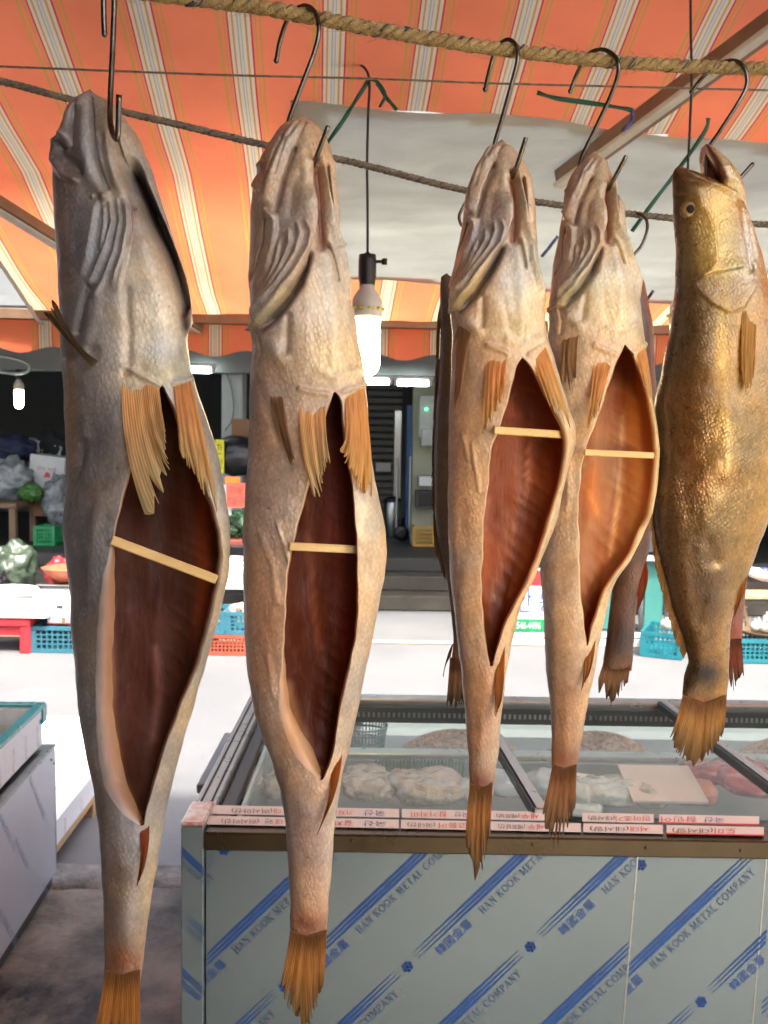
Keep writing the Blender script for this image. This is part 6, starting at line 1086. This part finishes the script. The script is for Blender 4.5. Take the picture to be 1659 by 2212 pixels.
# ---- whole golden fish on the right
f5 = dict(Y=.96, color=(134, 104, 58), mat='gold', mid=0, wrinkle=.8, tipz=.002, smooth=7,
  sil=[(361, 1462, 1474), (366, 1456, 1490), (376, 1453, 1510), (388, 1452, 1535), (400, 1453, 1560), (410, 1454, 1590), (430, 1455, 1604), (454, 1455, 1614), (500, 1458, 1630), (546, 1460, 1643), (582, 1460, 1650), (637, 1457, 1664), (722, 1446, 1690), (803, 1429, 1706), (881, 1414, 1714), (992, 1414, 1708), (1060, 1411, 1690), (1124, 1412, 1660), (1172, 1419, 1640), (1235, 1434, 1618), (1271, 1443, 1594), (1331, 1460, 1580), (1399, 1482, 1574), (1430, 1488, 1573), (1460, 1478, 1573), (1500, 1474, 1570), (1525, 1474, 1568)],
  depth=[(361, .5), (410, .5), (550, .55), (800, .52), (1000, .5), (1200, .5), (1400, .55), (1470, .35), (1525, .05)],
  strokes=[('g', [(1470, 366), (1520, 386), (1560, 404), (1585, 418)], 9, 4), ('g', [(1455, 420), (1500, 430)], 8, -1.5), ('g', [(1485, 450)], 22, -3), ('f', [(1520, 440), (1545, 500), (1550, 570), (1520, 600)], 30, 2, (1500, 520)), ('f', [(1510, 600), (1545, 585), (1600, 576), (1620, 560)], 40, 3, (1550, 530)),
    ('f', [(1496, 590), (1508, 625), (1540, 655), (1578, 674), (1606, 662), (1634, 612), (1642, 570)], 46, 2.4, (1560, 590)), ('g', [(1600, 420), (1612, 500), (1625, 580)], 7, -3), ('g', [(1618, 470), (1632, 560)], 5, -2), ('g', [(1480, 700), (1470, 900), (1490, 1100), (1515, 1350)], 30, -1.5), ('g', [(1560, 900), (1580, 1000)], 60, 3), ('g', [(1530, 1170), (1545, 1210)], 25, -2)],
  back=[((76, 56, 36), .42, .12, .92), ((186, 146, 80), .6, .95, .7)],
  blobs=[('e', (1550, 470), (50, 90), (226, 186, 96), .9), ('e', (1480, 560), (26, 60), (104, 84, 56), .7), ('e', (1550, 560), (50, 40), (232, 192, 104), .85), ('e', (1620, 520), (20, 120), (222, 206, 180), .9), ('e', (1590, 580), (30, 14), (226, 208, 150), .8), ('e', (1470, 385), (30, 20), (96, 62, 44), .8), ('e', (1520, 390), (40, 8), (140, 78, 52), .7), ('e', (1585, 420), (16, 10), (222, 200, 150), .7),
    ('e', (1600, 760), (40, 160), (204, 160, 84), .6), ('e', (1500, 1000), (44, 260), (108, 68, 38), .7), ('e', (1560, 760), (18, 130), (222, 178, 88), .8), ('e', (1525, 1270), (60, 140), (86, 60, 36), .85), ('e', (1572, 1330), (16, 140), (168, 136, 96), .7), ('e', (1525, 1455), (46, 34), (20, 13, 10), 1.0), ('e', (1525, 1515), (60, 16), (146, 92, 46), .8), ('l', [(1505, 605), (1550, 590), (1605, 577)], 3, (90, 66, 34), .8)])
FISH5 = make_fish('golden_croaker', 'whole ungutted golden fish on the right with open mouth and round eye', f5)
# ---- fins
OR, YL, PALE, DK = (252, 200, 124), (226, 190, 114), (252, 242, 210), (92, 70, 50)
fin(FISH1, 'pelvic_fin', [(266, 788), (300, 806), (343, 832)], [(272, 960), (312, 950), (350, 890)], [(327, 1147), (342, 1128), (352, 1090), (364, 1045), (370, 1015), (362, 985), (358, 930)], 13, OR, (226, 204, 150), PALE, ragged=.2)
fin(FISH1, 'pelvic_fin', [(374, 826), (392, 826), (412, 818)], [(383, 910), (408, 925), (438, 930)], [(388, 985), (404, 1010), (425, 1036), (445, 1088), (480, 1128)], 13, (244, 176, 92), (224, 194, 130), PALE, ragged=.2)
fin(FISH1, 'pectoral_fin', [(192, 786), (206, 774)], [(148, 738), (158, 726)], [(72, 650), (88, 632), (112, 628)], 6, (110, 88, 66), (120, 100, 76), (150, 128, 98), Y=.762, Yt=.775, ragged=.5, membrane=.55)
fin(FISH1, 'anal_fin', [(298, 1786), (320, 1770)], [(304, 1850), (320, 1830)], [(288, 1938), (303, 1900)], 5, (178, 84, 26), (110, 58, 26), (190, 110, 44), ragged=.4, membrane=.7)
fin(FISH1, 'tail_fin', [(228, 2095), (264, 2105), (303, 2095)], [(214, 2180), (256, 2190), (302, 2180)], [(190, 2300), (220, 2350), (270, 2360), (306, 2310)], 15, (206, 140, 66), (150, 112, 60), (220, 172, 100), Y=.795, Yt=.795, ragged=.3, tail=True)
fin(FISH2, 'pelvic_fin', [(648, 838), (676, 846), (706, 850)], [(652, 963), (680, 960), (704, 930)], [(688, 1106), (698, 1083), (697, 1050), (707, 1015), (716, 1004)], 13, OR, (228, 204, 146), PALE, ragged=.3)
fin(FISH2, 'pelvic_fin', [(742, 844), (762, 842), (786, 830)], [(748, 935), (772, 950), (800, 955)], [(727, 972), (746, 1012), (768, 1066), (790, 1086), (806, 1090)], 13, (246, 186, 96), (230, 186, 104), PALE, ragged=.3)
fin(FISH2, 'pectoral_fin', [(580, 836), (608, 836)], [(602, 930), (622, 925)], [(636, 1020), (642, 1010)], 7, (172, 132, 92), (140, 106, 74), (196, 160, 116), ragged=.4)
fin(FISH2, 'anal_fin', [(714, 1664), (738, 1625)], [(708, 1730), (726, 1705)], [(679, 1818), (690, 1788)], 6, (196, 112, 40), (110, 62, 26), (190, 124, 54), ragged=.4, membrane=.75)
fin(FISH2, 'tail_fin', [(628, 2008), (666, 2022), (706, 2008)], [(614, 2090), (660, 2110), (702, 2090)], [(601, 2132), (618, 2190), (640, 2240), (676, 2250), (690, 2190), (699, 2130)], 17, (214, 152, 74), (140, 112, 74), (226, 184, 116), Y=.825, Yt=.825, ragged=.55, tail=True)
fin(FISH3, 'pelvic_fin', [(1054, 742), (1072, 752), (1096, 762)], [(1046, 850), (1066, 840), (1090, 825)], [(1041, 968), (1052, 948), (1070, 908), (1090, 862)], 11, (246, 172, 76), (228, 196, 116), PALE, ragged=.42, tiplift=.016)
fin(FISH3, 'pelvic_fin', [(1144, 764), (1158, 756), (1176, 744)], [(1170, 830), (1184, 822), (1202, 815)], [(1190, 884), (1216, 920), (1242, 946)], 11, (246, 182, 84), (228, 198, 124), PALE, ragged=.42, tiplift=.016)
fin(FISH3, 'pectoral_fin', [(990, 716), (1016, 722)], [(984, 800), (1004, 796)], [(982, 893), (990, 880)], 7, (190, 148, 102), (158, 120, 82), (208, 170, 122), ragged=.4)
fin(FISH3, 'anal_fin', [(1066, 1432), (1090, 1370)], [(1070, 1500), (1088, 1470)], [(1064, 1570), (1078, 1530)], 6, (196, 122, 46), (130, 84, 40), (190, 130, 60), ragged=.4, membrane=.75)
fin(FISH3, 'tail_fin', [(1016, 1690), (1040, 1700), (1064, 1690)], [(1008, 1770), (1034, 1790), (1060, 1770)], [(1006, 1830), (1026, 1935), (1038, 1920), (1050, 1862), (1056, 1800)], 13, (206, 146, 78), (134, 110, 78), (216, 178, 118), Y=.895, Yt=.895, ragged=.4, tail=True)
fin(FISH4, 'pelvic_fin', [(1286, 745), (1304, 752), (1328, 764)], [(1277, 850), (1290, 845), (1306, 838)], [(1264, 944), (1280, 922), (1295, 890)], 10, (246, 180, 86), (234, 204, 130), PALE, ragged=.42, tiplift=.016)
fin(FISH4, 'pelvic_fin', [(1370, 760), (1380, 752), (1393, 742)], [(1384, 806), (1392, 804), (1404, 806)], [(1394, 845), (1402, 862), (1410, 878)], 8, (246, 186, 100), (236, 202, 138), PALE, ragged=.42, tiplift=.016)
fin(FISH4, 'pectoral_fin', [(1216, 728), (1250, 720)], [(1212, 780), (1246, 776)], [(1206, 830), (1222, 848), (1236, 862), (1246, 812)], 10, (200, 160, 114), (166, 130, 94), (216, 182, 138), ragged=.45)
fin(FISH4, 'anal_fin', [(1262, 1418), (1286, 1380)], [(1260, 1460), (1280, 1430)], [(1254, 1500), (1266, 1470)], 6, (196, 122, 46), (140, 84, 40), (196, 134, 64), ragged=.4, membrane=.75)
fin(FISH4, 'tail_fin', [(1194, 1650), (1220, 1660), (1246, 1650)], [(1180, 1720), (1212, 1740), (1244, 1715)], [(1170, 1760), (1176, 1800), (1190, 1872), (1212, 1835), (1234, 1795), (1244, 1735)], 14, (190, 132, 88), (124, 104, 82), (206, 166, 118), Y=.94, Yt=.94, ragged=.4, tail=True)
fin(FISH5, 'pectoral_fin', [(1604, 668), (1620, 674), (1634, 684)], [(1602, 760), (1616, 766), (1632, 764)], [(1606, 830), (1612, 872), (1620, 858), (1628, 826)], 9, (230, 186, 100), (206, 164, 92), (240, 208, 140), ragged=.45)
fin(FISH5, 'anal_fin', [(1582, 1290), (1620, 1225)], [(1586, 1312), (1612, 1260)], [(1583, 1345), (1604, 1290)], 7, (190, 116, 46), (150, 84, 36), (206, 140, 70), Y=.955, Yt=.955, ragged=.3)
fin(FISH5, 'dorsal_fin', [(1412, 1060), (1424, 1172), (1450, 1271), (1470, 1345), (1486, 1405)], [(1405, 1090), (1416, 1200), (1440, 1300), (1461, 1370), (1480, 1415)], [(1402, 1120), (1414, 1222), (1440, 1320), (1462, 1395), (1476, 1430)], 26, (150, 104, 52), (176, 134, 78), (206, 170, 110), Y=.962, Yt=.962, ragged=.5)
fin(FISH5, 'tail_fin', [(1475, 1500), (1522, 1520), (1570, 1500)], [(1460, 1560), (1512, 1590), (1566, 1560)], [(1446, 1592), (1458, 1632), (1480, 1655), (1503, 1668), (1528, 1648), (1546, 1620), (1562, 1585)], 22, (216, 170, 104), (120, 92, 56), (232, 194, 132), Y=.957, Yt=.957, ragged=.25, tail=True)
# lower jaw, eye and mouth of the golden fish
jb = MB(); g = []
jprof = [(316, 1515, 1528), (322, 1508, 1540), (336, 1502, 1553), (358, 1500, 1575), (380, 1502, 1591), (410, 1515, 1603), (440, 1548, 1610), (470, 1580, 1616)]
ysj = np.arange(316, 471, 4); XLj = np.interp(ysj, [q[0] for q in jprof], [q[1] for q in jprof]); XRj = np.interp(ysj, [q[0] for q in jprof], [q[2] for q in jprof])
for y, a, b in zip(ysj, XLj, XRj):
    c = PY((a+b)/2, y, .966); hw_ = (b-a)/2/FPX*.966; hd_ = min(.026, hw_*1.1+.004)*float(np.interp(y, [316, 400, 470], [1, 1, .35])); row = []
    for k in range(37):
        an = 2*math.pi*k/36; sx = math.sin(an)
        dent = 1-.75*max(0, -sx)**.6*smoothstep(560, 420, np.array(y)) if y < 520 else 1      # hollow of the mouth on the inner side
        row.append(c+np.array([hw_*sx*(dent if sx < 0 else 1), -hd_*math.cos(an), 0]))
    g.append(row)
jb.grid(g)
for (p, i) in zip(jb.v, range(len(jb.v))):
    k = (i % 37); sx = math.sin(2*math.pi*k/36); t = max(smoothstep(-.25, .25, np.array(sx)), smoothstep(395, 420, np.array(ysj[i//37]))); jb.c[i] = tuple(np.array(lin((112, 52, 40)))*(1-t)+np.array(lin((222, 196, 140)))*t)
ml = MB().lathe([(.012*math.sin(a), -.022*math.cos(a)) for a in np.linspace(.05, math.pi-.05, 12)], PY(1543, 392, .968), 20); MAT['mouth'] = pm('mouth_lining', (.16, .04, .03), (.09, .02, .018), 60, .4); ml.build('mouth_lining', MAT['mouth'], FISH5.root, True)
jb.build('lower_jaw', MAT['gold'], FISH5.root, True, True)
pe = FISH5.surf(1485, 450); MAT['iris'] = pm('iris', (.30, .18, .05), (.16, .09, .02), 200, .35); MAT['pupil'] = pm('pupil', (.02, .012, .008), None, 60, .5, spec=.1); MAT['eyering'] = pm('eye_ring', (.16, .09, .04), (.07, .04, .02), 300, .5)
sphere = lambda r_, fl: [(r_*math.sin(a), -r_*fl*math.cos(a)) for a in np.linspace(.04, math.pi-.04, 14)]
rotf = Matrix.Rotation(R(90), 3, 'X')
eye = MB().lathe(sphere(.0098, .3), pe+np.array([0, .001, 0]), 24, rot=rotf).build('eye', MAT['eyering'], FISH5.root, True)
MB().lathe(sphere(.0076, .35), pe+np.array([0, -.0012, 0]), 24, rot=rotf).build('iris', MAT['iris'], eye, True)
MB().lathe(sphere(.0048, .35), pe+np.array([0, -.0026, 0]), 24, rot=rotf).build('pupil', MAT['pupil'], eye, True)
# ---- fish hanging further back
def small(lab, Y, sil, color, blobs, back, tail, tcols):
    s = dict(Y=Y, color=color, sil=sil, depth=[(sil[0][0], .6), ((sil[0][0]+sil[-1][0])/2, .6), (sil[-1][0]-40, .5), (sil[-1][0], .15)], blobs=blobs, back=back, M=64, step=6, smooth=7, group='fish hanging behind the front row')
    F = make_fish('dried_croaker', lab, s); b, m, t, n_ = tail; fin(F, 'tail_fin', b, m, t, n_, *tcols, Y=Y-.003, Yt=Y-.003, ragged=.6, tail=True, membrane=.7); return F
FA = small('grey fish half hidden behind the third fish, its tail beside that fish', 1.12, [(598, 953, 975), (620, 950, 1010), (700, 951, 1050), (761, 950, 1070), (850, 944, 1080), (908, 939, 1085), (979, 936, 1080), (1110, 938, 1060), (1175, 946, 1050), (1228, 960, 1045), (1306, 972, 1035), (1380, 980, 1020), (1420, 976, 1010), (1450, 974, 1006)],
  (112, 96, 84), [('e', (985, 1420), (40, 40), (140, 84, 48), .7)], [((86, 76, 72), .3, .0, .6)], ([(972, 1420), (1008, 1420)], [(968, 1480), (1004, 1480)], [(962, 1548), (974, 1560), (990, 1540), (1002, 1530)], 8), ((150, 98, 52), (74, 58, 44), (170, 124, 76)))
fin(FA, 'dorsal_fin', [(952, 650), (946, 850), (938, 1000), (944, 1150), (964, 1230)], [(948, 670), (940, 870), (934, 1020), (940, 1170), (962, 1245)], [(944, 690), (936, 885), (931, 1040), (938, 1190), (964, 1262)], 26, (96, 74, 52), (126, 92, 56), (150, 112, 70), Y=1.12, Yt=1.12, ragged=.5)
fin(FA, 'anal_fin', [(978, 1392), (972, 1420)], [(966, 1420), (962, 1440)], [(955, 1472), (958, 1466)], 4, (130, 80, 44), (90, 60, 40), (150, 100, 60), Y=1.115, Yt=1.115, ragged=.4)
FB = small('brown fish behind the fourth fish, only its tail half showing below', 1.16, [(560, 1330, 1350), (600, 1300, 1390), (700, 1290, 1410), (900, 1280, 1420), (1100, 1300, 1412), (1191, 1320, 1402), (1240, 1326, 1388), (1306, 1318, 1374), (1360, 1312, 1371), (1404, 1307, 1368), (1425, 1303, 1367), (1450, 1302, 1364)],
  (124, 84, 56), [('e', (1340, 1385), (50, 44), (70, 44, 28), .9), ('e', (1380, 1240), (20, 30), (176, 130, 96), .7)], [((110, 78, 54), .4, .0, .6)], ([(1306, 1425), (1336, 1432), (1364, 1425)], [(1294, 1462), (1326, 1480), (1358, 1462)], [(1285, 1492), (1300, 1515), (1314, 1550), (1330, 1522), (1344, 1500), (1358, 1470)], 11), ((186, 140, 88), (70, 52, 36), (200, 150, 96)))
fin(FB, 'anal_fin', [(1372, 1280), (1392, 1210)], [(1378, 1300), (1400, 1245)], [(1371, 1340), (1386, 1300)], 6, (196, 84, 40), (196, 110, 56), (206, 120, 70), Y=1.155, Yt=1.155, ragged=.3)
FC = small('reddish fish behind the golden fish, only its tail tip showing', 1.12, [(600, 1560, 1590), (700, 1530, 1640), (1000, 1530, 1650), (1200, 1550, 1620), (1300, 1562, 1608), (1380, 1568, 1602), (1400, 1568, 1602)],
  (126, 84, 58), [('e', (1590, 1380), (30, 60), (146, 62, 36), .8)], [], ([(1568, 1380), (1602, 1380)], [(1572, 1430), (1606, 1440)], [(1578, 1500), (1586, 1516), (1600, 1480), (1608, 1460)], 7), ((160, 72, 40), (90, 62, 40), (180, 110, 70)))
# ---- ropes
def rope(label, name, px, Ys, r, pitch, mat, fuzz=0, flecks=True):
    P = spline([PY(x, y, Yq) for (x, y), Yq in zip(px, Ys)], 260); mb = MB(); L = np.concatenate([[0], np.cumsum(np.linalg.norm(np.diff(P, axis=0), axis=1))])
    n = int(L[-1]/(pitch/14)); s = np.linspace(0, L[-1], n); Q = np.stack([np.interp(s, L, [p[i] for p in P]) for i in range(3)], 1); T = np.gradient(Q, axis=0); T /= np.linalg.norm(T, axis=1)[:, None]
    A = np.cross(T, [0, 0, 1.0]); A /= np.linalg.norm(A, axis=1)[:, None]; B = np.cross(A, T)
    for k in range(3):
        ph = 2*math.pi*k/3+s/pitch*2*math.pi; S = Q+(A*np.cos(ph)[:, None]+B*np.sin(ph)[:, None])*r*.5; mb.tube(S, [r*.56*(1+.08*math.sin(i*.7+k)) for i in range(n)], 7, 0)
    if flecks:
        for k in range(int(L[-1]/.012)):          # coloured strands surfacing in the lay
            i = rng.integers(4, n-10); a0 = rng.random()*6.28; m = 4; ph = a0+(s[i:i+m]-s[i])/pitch*6.28
            mb.tube(Q[i:i+m]+(A[i:i+m]*np.cos(ph)[:, None]+B[i:i+m]*np.sin(ph)[:, None])*r*.98, r*.13, 4, 1+int(rng.random() < .5))
    for k in range(fuzz):
        i = rng.integers(1, n-1); d = A[i]*rng.normal()+B[i]*rng.normal()+T[i]*rng.normal()*.8; d /= np.linalg.norm(d); p = Q[i]+d*r*.8; mb.tube([p, p+d*r*.5+T[i]*r*.4, p+d*r*(.7+rng.random()*.7)+T[i]*r*rng.normal()], [r*.035, r*.03, r*.012], 3, 0)
    o = mb.build(name, [MAT[mat], MAT['fleck_blue'], MAT['fleck_dark']], None, True, fixn=False); return tag(o, label, 'rope')
MAT['fleck_blue'] = pm('blue_strand', (.05, .07, .16), (.03, .04, .09), 80, .8); MAT['fleck_dark'] = pm('dark_strand', (.10, .075, .05), None, 80, .85)
rope('thick yellow twisted rope the front row of fish hangs from', 'hanging_rope', [(250, -24), (400, -5), (560, 16), (690, 40), (850, 70), (1000, 95), (1120, 111), (1300, 131), (1450, 141), (1600, 147), (1760, 150)], [.79, .81, .83, .842, .862, .883, .9, .93, .945, .96, .975], .0062, .030, 'rope', 700)
rope('thinner grey twisted rope sagging behind the fish', 'clothes_rope', [(-40, 165), (60, 190), (180, 222), (380, 268), (580, 315), (760, 350), (1000, 410), (1210, 443), (1440, 470), (1700, 488)], [1.22, 1.22, 1.23, 1.24, 1.26, 1.27, 1.3, 1.32, 1.35, 1.38], .0046, .024, 'rope2', 250)
rope('thin faded twine strung across under the awning', 'twine', [(-40, 142), (450, 161), (800, 170), (1100, 181), (1700, 196)], [1.55, 1.6, 1.63, 1.66, 1.7], .0018, .009, 'rope2', 60, False)
# ---- hooks
hk = 's-hook on the thick rope holding '
hook(hk+'the leftmost fish, short ball end beside the shank', [(226, 74), (224, 30), (225, -40), (236, -75), (248, -50), (247, 0), (243, 110), (238, 225), (240, 275), (250, 300), (255, 285), (257, 205)], [.79, .79, .79, .79, .79, .79, .785, .775, .765, .755, .75, .745], None, .0023)
def jawhook(label, F, upper, Yu, pit, tip):
    p = F.surf(*pit)[1]; px = upper+[(pit[0]-26, pit[1]+6), (pit[0]-10, pit[1]+18), (pit[0], pit[1]+2), tip]; hook(label, px, Yu+[p+.03, p+.022, p+.003, p-.014])
jawhook(hk+'the second fish from the left', FISH2, [(597, 131), (606, 85), (625, 36), (655, 13), (680, 26), (689, 66), (678, 116), (650, 190), (622, 270), (630, 320)], [.86, .855, .845, .838, .83, .825, .825, .825, .83, .83], (680, 346), (709, 273))
jawhook(hk+'the third fish from the left', FISH3, [(1048, 193), (1058, 150), (1072, 105), (1096, 86), (1114, 98), (1118, 130), (1103, 190), (1085, 255), (1066, 322), (1072, 350)], [.925, .92, .91, .9, .892, .888, .89, .895, .9, .9], (1112, 370), (1136, 298))
jawhook(hk+'the fourth fish from the left', FISH4, [(1232, 197), (1246, 160), (1268, 120), (1300, 107), (1328, 122), (1336, 152), (1320, 205), (1285, 280), (1252, 355), (1268, 385)], [.965, .955, .94, .93, .922, .92, .928, .936, .945, .945], (1318, 400), (1353, 337))
hook(hk+'the golden fish on the right', [(1494, 198), (1520, 165), (1556, 137), (1590, 132), (1610, 152), (1612, 188), (1590, 230), (1556, 282), (1528, 330), (1530, 400), (1558, 425), (1592, 392), (1627, 353)], [.99, .98, .965, .955, .95, .95, .95, .955, .962, .965, .965, .965, .965], None)
hook('bare s-hook on the thin rope right of the fourth fish', [(1322, 470), (1340, 466), (1372, 461), (1394, 472), (1398, 496), (1386, 530), (1366, 556), (1350, 600), (1358, 660), (1380, 668), (1412, 628)], [1.36, 1.35, 1.34, 1.33, 1.325, 1.32, 1.315, 1.31, 1.3, 1.29, 1.28], None, .0022)
hook('s-hook on the thin rope left of the third fish, only its tip showing', [(1010, 420), (1030, 400), (1050, 412), (1046, 450), (1020, 500), (1000, 490), (992, 468), (1004, 440)], [1.34, 1.32, 1.3, 1.29, 1.27, 1.25, 1.24, 1.24], None, .0022)
# ---- sticks
skewer('slanting bamboo stick across the belly of the leftmost fish', (240, 1166), (468, 1252), FISH1, 21, .765, .79)
skewer('level bamboo stick across the belly of the second fish', (624, 1180), (771, 1187), FISH2, 18, .79, .815)
skewer('bamboo stick high in the belly of the third fish', (1066, 929), (1216, 939), FISH3, 17, .862, .888)
skewer('bamboo stick high in the belly of the fourth fish', (1262, 977), (1412, 984), FISH4, 14, .905, .93)
